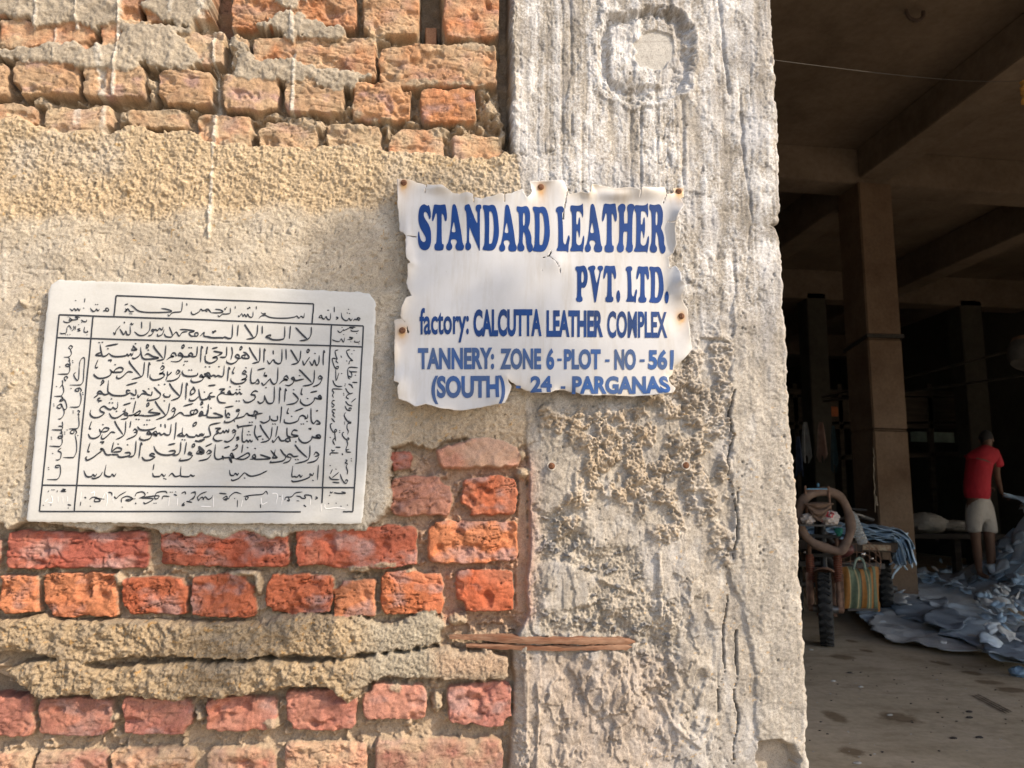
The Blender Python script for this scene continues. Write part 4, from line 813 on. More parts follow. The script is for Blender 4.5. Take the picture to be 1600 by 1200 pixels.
# ================================================================== THE TORN SIGN
YS = -0.030
sign = thing('sign_board', 'torn white tannery sign with blue lettering screwed to the wall', 'sign', tuple(P(845, 460, -0.022)))
SO = [(62, 25), (120, 28), (150, 40), (180, 48), (200, 58), (205, 52), (235, 62), (275, 62), (300, 78), (330, 95), (365, 103), (400, 95), (430, 108), (432, 118), (470, 125), (520, 115), (570, 105), (580, 108), (610, 105), (665, 82), (672, 100), (685, 122), (700, 108), (712, 95), (706, 70), (695, 42), (730, 38), (800, 40), (865, 30), (875, 60), (885, 85), (888, 107), (940, 98), (980, 110), (990, 95), (995, 62), (1040, 70), (1100, 80), (1180, 82), (1222, 95), (1230, 85), (1290, 78), (1345, 70), (1355, 108), (1380, 103), (1395, 96), (1385, 72), (1440, 68), (1437, 120), (1420, 125), (1432, 170), (1405, 200), (1392, 240), (1390, 290), (1395, 350), (1385, 390), (1365, 405), (1370, 455), (1395, 445), (1415, 490), (1412, 530), (1440, 545), (1425, 600), (1462, 655), (1468, 760), (1483, 850), (1440, 895), (1395, 935), (1390, 970), (1365, 985), (1370, 1020), (1385, 1040), (1370, 1065), (1300, 1070), (1200, 1075), (1080, 1070), (950, 1070), (920, 1055), (860, 1045), (820, 1048), (790, 1060), (730, 1060), (690, 1050), (650, 1030), (612, 1008), (590, 985), (600, 1010), (615, 1025), (580, 1110), (480, 1125), (370, 1143), (260, 1130), (200, 1112), (150, 1125), (120, 1105), (70, 1090), (65, 1030), (75, 1012), (48, 1005), (52, 860), (50, 705), (82, 700), (102, 712), (108, 740), (112, 768), (122, 768), (110, 735), (80, 690), (85, 650), (105, 600), (130, 590), (108, 530), (115, 490), (115, 450), (130, 440), (110, 420), (105, 360), (105, 310), (95, 295), (75, 280), (65, 150)]
SO = [(600+x/3.076, 270+y/3.076) for x, y in SO]
SCR = [(630.9, 285.3), (845.4, 291.8), (1060.7, 298.6), (628.6, 516.2), (1064.9, 493.7)]
def sign_off(x, y):
    """how far the sheet stands off its plane at a picture point (m, towards the viewer)"""
    x = np.asarray(x, float); y = np.asarray(y, float)
    sdv = poly_sd(x, y, SO)
    o = 0.006*np.sin((x-640)/400*3.0)*np.sin((y-270)/350*2.8) + 0.0035*vn(x/120, y/120, 2) + 0.0010*vn(x/60, y/60, 5)
    o = o + 0.011*np.exp(-np.maximum(sdv, 0)/7.0)*(0.15+0.9*vn(x/34, y/34, 7))
    for sx, sy in SCR: o = o*(1-np.exp(-((x-sx)**2+(y-sy)**2)/500.0)) - 0.004*np.exp(-((x-sx)**2+(y-sy)**2)/900.0)
    for tx, ty, tw, th in [(740, 303, 34, 12), (690, 293, 22, 8), (1010, 300, 26, 12), (960, 306, 24, 9), (1062, 335, 16, 30), (1060, 445, 14, 24), (622, 610, 16, 26), (780, 626, 16, 14), (634, 395, 10, 40), (1040, 612, 18, 10)]: o = o + 0.011*np.exp(-((x-tx)/tw)**2-((y-ty)/th)**2)
    fl = np.exp(-(((x-868)/16)**2+((y-412)/16)**2)); o = o + 0.004*fl
    return o
gx = np.arange(606, 1092, 2.0); gy = np.arange(270, 650, 2.0)
GX, GY = np.meshgrid(gx, gy)
Fs = poly_sd(GX, GY, SO) + 0.5*vn(GX/9, GY/9, 3) + 0.5*vn(GX/4, GY/4, 4)
for pts, wd in [([(886, 300), (883, 318), (880, 332), (879, 345)], 1.1), ([(861, 394), (857, 402), (848, 404)], 0.9), ([(857, 402), (867, 410), (873, 420), (875, 430)], 0.75), ([(633, 369), (651, 370)], 0.9), ([(1041, 348), (1054, 351)], 0.9), ([(1044, 420), (1056, 414)], 0.9), ([(740, 305), (740, 316)], 0.9), ([(787, 303), (788, 316)], 0.9), ([(846, 424), (846, 424.5)], 0.5), ([(923, 303), (923, 318)], 0.9), ([(998, 298), (999, 312)], 0.9), ([(1040, 305), (1036, 318)], 0.9), ([(666, 287), (664, 301)], 0.9)]:
    Fs = np.minimum(Fs, line_d(GX, GY, pts)-wd)
pts, fcs = ms_fill(gx, gy, Fs)
pa = np.array(pts)
q = onY(pa[:, 0], pa[:, 1], YS); q[:, 1] -= sign_off(pa[:, 0], pa[:, 1])
me = bpy.data.meshes.new('sheet'); me.from_pydata(q.tolist(), [], [f[::-1] for f in fcs]); me.update()
at = me.color_attributes.new('Col', 'FLOAT_COLOR', 'POINT')
sdv = poly_sd(pa[:, 0], pa[:, 1], SO)
cc = np.ones((len(pa), 4), np.float32); base = np.array([0.47, 0.475, 0.49])
cc[:, :3] = base
yel = np.exp(-np.maximum(sdv, 0)/13)*np.clip(0.45+0.6*vn(pa[:, 0]/28, pa[:, 1]/28, 9), 0, 1)
for k, v in enumerate((0.56, 0.50, 0.41)): cc[:, k] = lerp(cc[:, k], v, yel*0.8)
for sx, sy in SCR:
    d = np.hypot(pa[:, 0]-sx, (pa[:, 1]-sy)*np.where(pa[:, 1] > sy, 0.55, 1.0)) + 1.5*vn(pa[:, 0]/5, pa[:, 1]/5, 4)
    t = np.exp(-np.maximum(d-4, 0)/5.0)*0.85
    for k, v in enumerate((0.48, 0.27, 0.08)): cc[:, k] = lerp(cc[:, k], v, t)
at.data.foreach_set('color', cc.ravel())
m, nt, b = new_mat('faded_vinyl_sheet')
a_ = nd(nt, 'ShaderNodeAttribute', attribute_name='Col')
n1 = noise(nt, 22, 5, 0.65, stretch=(1, 1, 0.5)); r1 = ramp(nt, n1.outputs[0], [(0.3, (0.90, 0.885, 0.86)), (0.6, (1, 1, 1))])
c = mix(nt, a_.outputs[0], r1.outputs[0], 0.8, 'MULTIPLY')
n2 = noise(nt, 140, 4, 0.7); r2 = ramp(nt, n2.outputs[0], [(0.66, 1), (0.80, (0.72, 0.66, 0.58))]); c = mix(nt, c, r2.outputs[0], 0.55, 'MULTIPLY')
n5 = noise(nt, 9, 6, 0.7, stretch=(3.0, 1, 0.35)); r5 = ramp(nt, n5.outputs[0], [(0.50, 1.0), (0.72, (0.80, 0.74, 0.65))]); c = mix(nt, c, r5.outputs[0], 0.8, 'MULTIPLY')
nt.links.new(c, b.inputs['Base Color']); b.inputs['Roughness'].default_value = 0.42; b.inputs['Specular IOR Level'].default_value = 0.4
n3 = noise(nt, 60, 3, 0.5); bump(nt, b, n3.outputs[0], 0.12, 0.002)
sheet = link('sheet', me, m, sign, smooth=True)
sm = sheet.modifiers.new('thickness', 'SOLIDIFY'); sm.thickness = 0.0012; sm.offset = -1
# letters
def blue(name, c1, c2):
    m, nt, b = new_mat(name)
    n = noise(nt, 14, 4, 0.6); r = ramp(nt, n.outputs[0], [(0.35, c1), (0.68, c2)])
    n2 = noise(nt, 180, 4, 0.7); r2 = ramp(nt, n2.outputs[0], [(0.70, 0.0), (0.82, 1.0)])
    c = mix(nt, r.outputs[0], (0.42, 0.45, 0.52), r2.outputs[0]); nt.links.new(c, b.inputs['Base Color'])
    b.inputs['Roughness'].default_value = 0.55; b.inputs['Specular IOR Level'].default_value = 0.2; return m
m_blue = blue('blue_print', (0.003, 0.027, 0.125), (0.004, 0.040, 0.19)); m_fade = blue('faded_blue_print', (0.060, 0.090, 0.165), (0.028, 0.085, 0.26))
def on_sheet(p2, off):
    p2 = np.asarray(p2, float); q = onY(p2[:, 0], p2[:, 1], YS); q[:, 1] -= sign_off(p2[:, 0], p2[:, 1]) + off; return q
def refine(v, fs, mx=4.0):
    """split long triangles so that letters follow the curl of the sheet"""
    v = [tuple(p) for p in v]; out = []; st = []
    for f in fs:
        for k in range(1, len(f)-1): st.append((f[0], f[k], f[k+1]))
    mid = {}
    def m_(a, b):
        k = (min(a, b), max(a, b))
        if k not in mid: mid[k] = len(v); v.append(((v[a][0]+v[b][0])/2, (v[a][1]+v[b][1])/2))
        return mid[k]
    while st:
        a, b, c = st.pop()
        L = [math.dist(v[a], v[b]), math.dist(v[b], v[c]), math.dist(v[c], v[a])]
        i = L.index(max(L))
        if L[i] <= mx: out.append((a, b, c)); continue
        if i == 0: k = m_(a, b); st += [(a, k, c), (k, b, c)]
        elif i == 1: k = m_(b, c); st += [(a, b, k), (a, k, c)]
        else: k = m_(c, a); st += [(a, b, k), (k, b, c)]
    return v, out
def glyph(mb, loops, off=0.0008):
    L = [[Vector((x, y, 0)) for x, y in lp] for lp in loops]
    tris = tessellate_polygon(L); flat = [(v.x, v.y) for lp in L for v in lp]
    flat, tris = refine(flat, tris); mb.add(on_sheet(flat, off), tris)
def pl(s): return [tuple(map(float, t.split(','))) for t in s.split()]
def soft(lp): return [tuple(v) for v in smooth_line(lp, 3, True)]
G = {
'S': ((95, 62, 245, 590), ['165,62 190,75 205,80 215,72 228,95 240,150 242,200 232,235 222,225 210,190 195,160 178,150 163,165 163,195 180,235 215,290 238,350 245,420 243,500 225,560 190,588 150,585 120,560 100,510 95,440 98,385 108,378 115,420 130,470 152,493 170,492 183,475 180,440 160,400 125,340 103,270 100,190 110,120 130,80']),
'T': ((255, 65, 425, 592), ['285,66 345,72 400,66 412,90 425,180 422,240 412,258 400,245 385,190 370,175 365,200 367,490 385,520 388,560 370,590 300,590 283,560 288,520 305,490 312,300 310,180 295,175 280,225 265,257 255,240 260,170 272,100']),
'A': ((415, 65, 618, 594), ['505,65 525,80 545,150 585,370 602,500 618,540 612,580 590,593 540,590 522,560 525,530 538,500 530,475 510,465 480,468 470,485 470,505 485,540 480,575 455,593 425,585 415,555 425,520 440,490 465,350 480,150 488,80', '502,270 512,300 522,377 480,377 490,310']),
'N': ((628, 70, 815, 595), ['655,70 680,72 700,120 765,285 770,190 768,160 752,130 755,85 785,72 812,80 815,120 800,160 798,560 792,595 780,570 690,350 680,350 677,490 695,525 697,565 675,592 650,590 633,565 637,520 650,490 652,350 645,170 628,130 628,85']),
'D': ((832, 78, 1013, 597), ['840,78 900,85 940,78 975,105 1000,200 1013,350 1010,440 985,540 940,597 840,592 832,565 850,510 855,300 848,160 833,110', '905,165 925,155 945,200 957,330 950,440 935,510 915,522 902,500 905,300']),
'R': ((1216, 95, 1397, 622), ['1225,98 1270,105 1320,95 1350,120 1367,190 1362,290 1347,345 1365,390 1380,450 1382,520 1397,555 1392,600 1365,622 1340,600 1325,540 1315,450 1300,400 1290,395 1285,440 1283,520 1302,560 1295,600 1265,612 1232,600 1222,570 1230,530 1240,490 1243,350 1238,190 1218,150 1216,110', '1290,180 1302,178 1310,210 1308,290 1298,320 1287,310 1285,240']),
'E': ((293, 68, 450, 625), ['310,88 370,92 415,85 435,68 440,120 443,180 435,228 428,200 410,165 385,155 365,170 362,290 368,305 380,300 393,235 402,228 408,300 405,400 396,460 388,420 378,385 365,385 360,500 370,535 395,545 420,520 437,450 448,437 450,500 432,625 415,612 305,615 293,590 310,545 315,400 313,190 298,150 297,105']),
'L': ((132, 100, 287, 625), ['150,108 175,100 205,103 222,130 215,165 203,185 210,350 212,490 225,532 245,525 265,450 278,432 287,470 275,540 268,625 245,612 150,612 138,590 155,545 158,350 150,190 132,160 135,125']),
'H': ((822, 70, 1025, 622), ['850,85 880,70 910,80 922,110 915,150 903,180 905,285 915,292 938,292 945,285 948,180 940,130 945,90 975,72 1010,80 1025,110 1010,160 1000,250 997,500 1005,545 1000,600 970,622 940,612 925,580 935,540 943,400 925,385 900,392 893,450 893,520 902,560 898,600 870,622 835,612 822,575 833,530 848,480 852,300 850,180 837,140 838,105']),
'P': ((138, 127, 283, 555), ['145,138 190,135 235,127 262,150 280,210 283,280 270,350 245,390 210,392 208,480 222,510 222,540 205,555 165,555 147,535 147,510 158,480 160,250 155,200 138,170', '215,200 230,203 240,250 238,300 225,325 210,322 208,250']),
'V': ((290, 125, 467, 560), ['310,135 345,125 370,135 375,165 362,200 388,330 395,325 425,200 405,170 405,140 425,128 455,130 467,150 460,180 440,210 415,350 385,540 373,560 362,545 335,350 310,200 290,170 292,145']),
'.': ((625, 418, 671, 562), ['648,418 662,435 671,490 662,545 648,562 634,545 625,490 634,435'])}
HEAD = MB()
def place(ch, ox, oy, sc, box=None):
    (a, b_, c_, d_), loops = G[ch]; x0, y0, x1, y1 = box or (a, b_, c_, d_)
    glyph(HEAD, [[(ox+(x0+(x-a)/(c_-a)*(x1-x0))/sc, oy+(y0+(y-b_)/(d_-b_)*(y1-y0))/sc) for x, y in soft(pl(lp))] for lp in loops])
for ch, bx in [('S', None), ('T', None), ('A', None), ('N', None), ('D', None), ('A', (1016, 80, 1215, 613)), ('R', None), ('D', (1398, 100, 1588, 615))]: place(ch, 640, 310, 7.273, bx)
for ch, bx in [('L', None), ('E', None), ('A', (457, 72, 655, 623)), ('T', (655, 68, 823, 623)), ('H', None), ('E', (1021, 65, 1188, 623)), ('R', (1193, 72, 1377, 633))]: place(ch, 850, 310, 7.273, bx)
for ch, bx in [('P', None), ('V', None), ('T', (470, 125, 622, 558)), ('.', None), ('L', (738, 130, 873, 563)), ('T', (865, 128, 1018, 560)), ('D', (1022, 130, 1193, 560)), ('.', (1206, 424, 1254, 567))]: place(ch, 880, 400, 7.619, bx)
HEAD.build('heading_lettering', m_blue, sign, smooth=False)
def text_mesh(s, bold):
    cu = bpy.data.curves.new('tmp', 'FONT'); cu.body = s; cu.offset = bold; cu.resolution_u = 4
    ob = bpy.data.objects.new('tmp', cu); C.objects.link(ob); bpy.context.view_layer.update()
    me = ob.evaluated_get(bpy.context.evaluated_depsgraph_get()).to_mesh()
    v = [(p.co.x, p.co.y) for p in me.vertices]; f = [tuple(p.vertices) for p in me.polygons]
    bpy.data.objects.remove(ob); bpy.data.curves.remove(cu)
    return np.array(v), f
def words_(mb, s, x0, y0, x1, y1, bold=0.028, k=0, skew=0.0):
    v, f = text_mesh(s, bold)
    lo, hi = v.min(0), v.max(0)
    t = (v-lo)/(hi-lo)
    p2 = np.stack([x0 + t[:, 0]*(x1-x0), y1 - t[:, 1]*(y1-y0) + skew*t[:, 0]], 1)
    p2, f = refine(p2, f); mb.add(on_sheet(p2, 0.0008+k*1e-5), f)
ADR = MB(); AD2 = MB()
for i, (s_, x0, y0, x1, y1, mb) in enumerate([('factory:', 655.5, 481, 732.5, 535.5, ADR), ('CALCUTTA', 739.5, 484, 845.5, 527, ADR), ('LEATHER', 853, 486, 941.5, 527.5, ADR), ('COMPLEX', 948, 487, 1042, 529, ADR),
        ('TANNERY:', 653, 543.5, 772, 577.5, AD2), ('ZONE', 781, 545, 845, 578, AD2), ('6', 853, 545, 865.5, 578.5, AD2), ('-', 870, 561, 877, 565, AD2), ('PLOT', 880.5, 546, 938, 578, AD2), ('-', 945, 562, 952, 566, AD2), ('NO', 959.5, 546, 993, 578.5, AD2), ('-', 999, 562, 1006.5, 566, AD2), ('561', 1012, 546.5, 1052, 578, AD2),
        ('(SOUTH)', 674, 587, 789, 632, AD2), ('-', 806, 603, 813.5, 607, AD2), ('24', 828.5, 588, 861.5, 614, AD2), ('-', 875.5, 604, 883, 608, AD2), ('PARGANAS', 893.5, 588, 1043, 616, AD2)]):
    words_(mb, s_, x0, y0, x1, y1, 0.0 if s_ == '-' else 0.022 if s_ == 'factory:' else 0.03 if s_ == 'COMPLEX' else 0.044, i)
ADR.build('address_lettering', blue('worn_blue_print', (0.012, 0.033, 0.11), (0.006, 0.042, 0.18)), sign, smooth=False)
AD2.build('faded_address_lettering', m_fade, sign, smooth=False)
m_rust = simple('rusty_screw_head', (0.16, 0.07, 0.035), 0.85, 0.6, 400, bumpd=0.0006)
def screw(name, px, py, Yh, r=0.0062, parent=None):
    c = P(px, py, Yh); mb = MB()
    mb.lathe([(0, 0.003), (r*0.5, 0.0027), (r*0.9, 0.0015), (r, 0), (r*0.85, -0.001), (r*0.42, -0.003), (r*0.4, -0.03), (0, -0.033)], c, (0, -1, 0), 16)
    mb.box(c+Vector((0, -0.0031, 0)), (r*1.5, 0.0008, r*0.28), Matrix.Rotation(random.uniform(0, 3), 3, 'Y'))
    return mb.build(name, m_rust, parent)
for sx, sy in SCR: screw('screw', sx, sy, YS - float(sign_off(np.array([sx]), np.array([sy]))[0]) - 0.0012, parent=sign)
# ---- two screws left in the pillar, the rust-eaten strip in its joint
for (sx, sy, lab) in [(862, 728, 'rusty screw with a white plastic plug sticking out of the pillar near the bricks'), (1072, 727, 'rusty screw with pale plug sticking out among rough cement lumps')]:
    h0 = max(wall_h(sx, sy), 0.004); c = P(sx, sy, -h0-0.004)
    t = thing('wall_screw', lab, 'screw', tuple(c), 'screws left in the pillar')
    mb = MB(); mb.lathe([(0.0055, -0.014), (0.0085, -0.003), (0.009, 0.001), (0.0065, 0.0005)], c, (0, -1, 0), 14)
    mb.build('plug', simple('plastic_plug', (0.48, 0.43, 0.37), 0.6, 0.25, 300, bumpd=0), t)
    screw('screw_head', sx, sy, -h0-0.006, 0.0062, t)
def _hs(pts):
    v = np.array([max(wall_h(x, y), wall_h(x, y+5), wall_h(x, y-5)) for x, y in smooth_line(pts, 16)])
    v = np.maximum(v, -0.004); return np.convolve(np.pad(v, 9, 'edge'), np.ones(19)/19, 'valid')+0.0015
SP = [[(702, 996), (760, 997), (830, 999), (900, 999), (950, 1000), (990, 1001)], [(728, 1009), (800, 1010), (870, 1011), (930, 1010), (984, 1009)]]
HS = [_hs(p) for p in SP]
strip = thing('rusted_strip', 'flaking rusty iron strip lodged in the joint across the pillar edge', 'iron strip', tuple(P(850, 1003, -0.01)))
for k, (pts, hw, yo) in enumerate([([(702, 996), (760, 997), (830, 999), (900, 999), (950, 1000), (990, 1001)], 0.0062, -0.007), ([(728, 1009), (800, 1010), (870, 1011), (930, 1010), (984, 1009)], 0.0048, -0.005)]):
    mb = MB(); pp = smooth_line(pts, 16); n_ = len(pp); vs = []; fs = []
    for i, (x, y) in enumerate(pp):
        s_ = i/(n_-1); w_ = hw*(0.55+0.45*min(1, s_*5))*(1+0.22*float(vn(np.array(s_*9.0), np.array(k*5.0), 3))+0.10*float(vn(np.array(s_*31.0), np.array(k*5.0), 5)))*(1 if s_ < .96 else (1-s_)*20+.2); d_ = yo - 0.002*float(vn(np.array(s_*7.0), np.array(k*3.0), 7)) + (0.010*(1-min(1, s_*4)) if k == 0 else 0)
        c = P(x, y, 0); hl = 0.0 if k == 0 and i < 8 else HS[k][i]
        for (dz, dy) in [(-w_, 0.012), (-w_*0.9, d_*0.86+0.0), (-w_*0.3, d_), (w_*0.35, d_-0.0008*math.sin(i*.7)), (w_*0.9, d_*0.8), (w_, 0.012)]: vs.append(c+Vector((0, dy-hl*(dy < 0.01), dz+random.uniform(-.0007, .0007))))
    for i in range(n_-1):
        for j in range(5): fs.append((i*6+j, i*6+j+1, i*6+j+7, i*6+j+6))
    fs.append(tuple(range((n_-1)*6, n_*6)))
    mb.add(vs, fs)
    mb.build('iron_flake' if k else 'iron_bar', simple('flaking_rust%d' % k, (0.21, 0.125, 0.08), 0.9, 0.5, 60, bumpd=0.003, col2=(0.15, 0.06, 0.03), stretch=(0.25, 1, 2)), strip)
# ================================================================== GROUND AND HALL
def vmat(name, cols, scale, rough=0.9, bumpd=0.004, spec=0.2, streak=False):
    m, nt, b = new_mat(name)
    n = noise(nt, scale, 8, 0.68); r = ramp(nt, n.outputs[0], [(p, c) for p, c in cols])
    n2 = noise(nt, scale*14, 5, 0.7); r2 = ramp(nt, n2.outputs[0], [(0.3, 0.72), (0.62, 1.0)])
    c = mix(nt, r.outputs[0], r2.outputs[0], 0.8, 'MULTIPLY'); nt.links.new(c, b.inputs['Base Color'])
    if streak:
        tc = nd(nt, 'ShaderNodeTexCoord'); mp = nd(nt, 'ShaderNodeMapping'); mp.inputs['Rotation'].default_value = (0, 0, math.radians(28)); mp.inputs['Scale'].default_value = (0.7, 1.5, 1)
        nt.links.new(tc.outputs['Object'], mp.inputs[0]); ns = nd(nt, 'ShaderNodeTexNoise', Scale=2.6, Detail=9, Roughness=0.74); nt.links.new(mp.outputs[0], ns.inputs['Vector'])
        rs = ramp(nt, ns.outputs[0], [(0.34, (0.66, 0.62, 0.57)), (0.52, (1, 1, 1)), (0.75, (1.08, 1.07, 1.05))]); c = mix(nt, c, rs.outputs[0], 0.85, 'MULTIPLY')
        nw_ = nd(nt, 'ShaderNodeTexNoise', Scale=7.0, Detail=5, Roughness=0.7); nt.links.new(tc.outputs['Object'], nw_.inputs['Vector'])
        for (x, y, rx, ry) in [(1404, 1121, 34, 9), (1318, 1027, 20, 5), (1355, 1017, 9, 3), (1331, 1002, 9, 3), (1470, 1036, 13, 5), (1330, 1175, 24, 9), (1305, 1120, 18, 10), (1545, 1066, 22, 5), (1580, 1078, 24, 5), (1520, 1052, 16, 4)]:   # damp patches where water has dripped
            c0 = F(x, y); wx = abs(F(x+rx, y).x-c0.x); wy = abs(F(x, y-ry).y-c0.y)
            m1 = nd(nt, 'ShaderNodeMapping'); m1.inputs['Location'].default_value = (-c0.x/wx, -c0.y/wy, 0); m1.inputs['Scale'].default_value = (1/wx, 1/wy, 0); nt.links.new(tc.outputs['Object'], m1.inputs[0])
            ln = nd(nt, 'ShaderNodeVectorMath', operation='LENGTH'); nt.links.new(m1.outputs[0], ln.inputs[0])
            ad = nd(nt, 'ShaderNodeMath', operation='MULTIPLY_ADD'); ad.inputs[1].default_value = 1.7; nt.links.new(nw_.outputs[0], ad.inputs[0]); nt.links.new(ln.outputs['Value'], ad.inputs[2])
            rm = ramp(nt, ad.outputs[0], [(0.0, (0.50, 0.45, 0.40)), (0.5, (0.50, 0.45, 0.40)), (0.5, (1, 1, 1))]); e = rm.color_ramp.elements
            sc_ = nd(nt, 'ShaderNodeMath', operation='MULTIPLY'); sc_.inputs[1].default_value = 0.4; nt.links.new(ad.outputs[0], sc_.inputs[0]); nt.links.new(sc_.outputs[0], rm.inputs[0])
            e[0].position, e[1].position, e[2].position = 0.0, 0.60, 0.74
            c = mix(nt, c, rm.outputs[0], 1.0, 'MULTIPLY')
        nt.links.new(c, b.inputs['Base Color'])
    n3 = noise(nt, scale*0.45, 4, 0.6); r3 = ramp(nt, n3.outputs[0], [(0.45, rough), (0.62, rough*0.62)]); nt.links.new(r3.outputs[0], b.inputs['Roughness'])
    b.inputs['Specular IOR Level'].default_value = spec
    bump(nt, b, n2.outputs[0], 0.6, bumpd); return m
m_floor = vmat('dusty_concrete_floor', [(0.25, (0.38, 0.295, 0.20)), (0.45, (0.53, 0.43, 0.30)), (0.62, (0.60, 0.49, 0.355)), (0.8, (0.46, 0.365, 0.255))], 1.6, streak=True)
m_yard = vmat('pale_sandy_yard', [(0.25, (0.38, 0.32, 0.24)), (0.5, (0.46, 0.39, 0.30)), (0.75, (0.52, 0.45, 0.35))], 0.7)
mb = MB(); mb.box((0, 0, -0.054), (400, 400, 0.1)); g = mb.build('ground', m_yard, smooth=False); tag(g, kind='structure')
mb = MB(); mb.box((4.4, 13.5, -0.05), (17.4, 27.0, 0.1)); g = mb.build('hall_floor', m_floor, smooth=False); tag(g, kind='structure')
m_hall = vmat('dark_brown_concrete', [(0.25, (0.085, 0.062, 0.043)), (0.5, (0.15, 0.115, 0.085)), (0.75, (0.20, 0.155, 0.118))], 0.9)  # mottled dark brown tone
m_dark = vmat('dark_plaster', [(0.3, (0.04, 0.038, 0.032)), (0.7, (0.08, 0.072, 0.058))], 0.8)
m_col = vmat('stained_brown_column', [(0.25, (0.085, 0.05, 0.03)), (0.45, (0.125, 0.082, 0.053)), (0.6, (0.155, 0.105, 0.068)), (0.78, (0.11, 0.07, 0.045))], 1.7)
ZB = 5.60; XL, XR, YB = -4.2, 13.0, 27.0
roof = thing('factory_building', 'dark brown concrete roof slab with heavy beams over the dark hall', 'roof', (4, 10, CEIL)); roof['kind'] = KT
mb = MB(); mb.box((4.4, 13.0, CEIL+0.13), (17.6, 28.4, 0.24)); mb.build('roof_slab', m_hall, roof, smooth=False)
YC = 7.60
def beam(a, b, w, zb): 
    mb = MB(); a, b = Vector(a), Vector(b)
    if abs(a.y-b.y) > abs(a.x-b.x): mb.box(((a.x+b.x)/2, (a.y+b.y)/2, (zb+CEIL)/2+0.004), (w, abs(b.y-a.y), CEIL-zb))
    else: mb.box(((a.x+b.x)/2, (a.y+b.y)/2, (zb+CEIL)/2+0.008), (abs(b.x-a.x), w, CEIL-zb+0.004))
    mb.build('beam', m_hall, roof, smooth=True, bevel=0.012)
cx0 = P(1340, 268, YC).x; cx1 = P(1391, 268, YC).x; CXW = cx1-cx0; CX = (cx0+cx1)/2
beam((CX, 0.5, 0), (CX, YC, 0), CXW*0.94, ZB+0.06)
beam((XL, YC+0.25, 0), (XR, YC+0.25, 0), 0.44, ZB)
bx = P(1212, 78, 3.5)
beam((0.9, 0.5, 0), (0.9, YC, 0), 0.34, ZB+0.12)
beam((2.95, YC+0.5, 0), (2.95, 25, 0), 0.34, ZB-0.1); beam((CX, YC+0.5, 0), (CX, 25, 0), 0.40, ZB-0.1); beam((CX+3.4, 0.5, 0), (CX+3.4, YC, 0), 0.38, ZB+0.05); beam((CX+3.4, YC+0.5, 0), (CX+3.4, 25, 0), 0.38, ZB-0.1)
beam((XL, 13.0, 0), (XR, 13.0, 0), 0.42, ZB-0.12); beam((XL, 18.6, 0), (XR, 18.6, 0), 0.42, ZB-0.12)
def column(x, y, wx, wy, lab, mat=m_col, joints=()):
    t = thing('concrete_column', lab, 'column', (x, y, 0)); t['kind'] = KT
    mb = MB(); z0 = 0.0
    for z1 in list(joints)+[ZB+0.02]:
        mb.box((x, y, (z0+z1)/2), (wx, wy, z1-z0-0.012)); z0 = z1
    mb.build('shaft', mat, t, smooth=True, bevel=0.015)
    mb = MB(); mb.box((x, y, (ZB)/2), (wx-0.03, wy-0.03, ZB-0.02)); mb.build('core', mat, t, smooth=False)
    return t
zj = [float(onY(1400, 672, YC)[2]), float(onY(1400, 530, YC)[2])]
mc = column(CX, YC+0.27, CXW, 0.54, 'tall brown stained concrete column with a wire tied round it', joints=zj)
mb = MB()
for dz in (0.0, 0.025):
    z = zj[1]+0.02+dz
    mb.tube([(CX-CXW/2-.012, YC-.012, z), (CX+CXW/2+.012, YC-.012, z+0.01), (CX+CXW/2+.012, YC+.552, z-.06), (CX-CXW/2-.012, YC+.552, z-.1)], 0.016, 8, closed=True)
tag(mb.build('tied_wire', simple('black_wire', (0.03, 0.025, 0.02), 0.7, bumpd=0)), 'dark wire wound round the brown concrete column', 'wire')
# runs of whitewash down the column
mb = MB()
for (x, ya, yb, w) in [(1365, 715, 800, 0.008), (1368, 775, 790, 0.018), (1364, 700, 716, 0.006)]:
    a, b_ = P(x, ya, YC-0.003), P(x+3, yb, YC-0.003)
    n_ = 14; pts = [a.lerp(b_, i/n_)+Vector((random.uniform(-.006, .006), 0, 0)) for i in range(n_+1)]
    vs = []; 
    for i, p in enumerate(pts):
        ww = w*(0.4+0.6*abs(math.sin(i*1.3+x)))
        vs += [p+Vector((-ww, 0, 0)), p+Vector((ww, 0, 0))]
    mb.add(vs, [(2*i, 2*i+1, 2*i+3, 2*i+2) for i in range(n_)])
mb.build('whitewash_run', simple('whitewash', (0.26, 0.22, 0.17), 0.9, bumpd=0), mc, smooth=False)
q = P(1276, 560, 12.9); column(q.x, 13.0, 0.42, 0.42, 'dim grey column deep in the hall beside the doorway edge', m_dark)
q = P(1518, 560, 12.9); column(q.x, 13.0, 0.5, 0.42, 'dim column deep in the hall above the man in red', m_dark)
q = P(1332, 560, 18.6); column(q.x, 18.6, 0.45, 0.42, 'farthest dim column, mostly behind the brown one', m_dark)
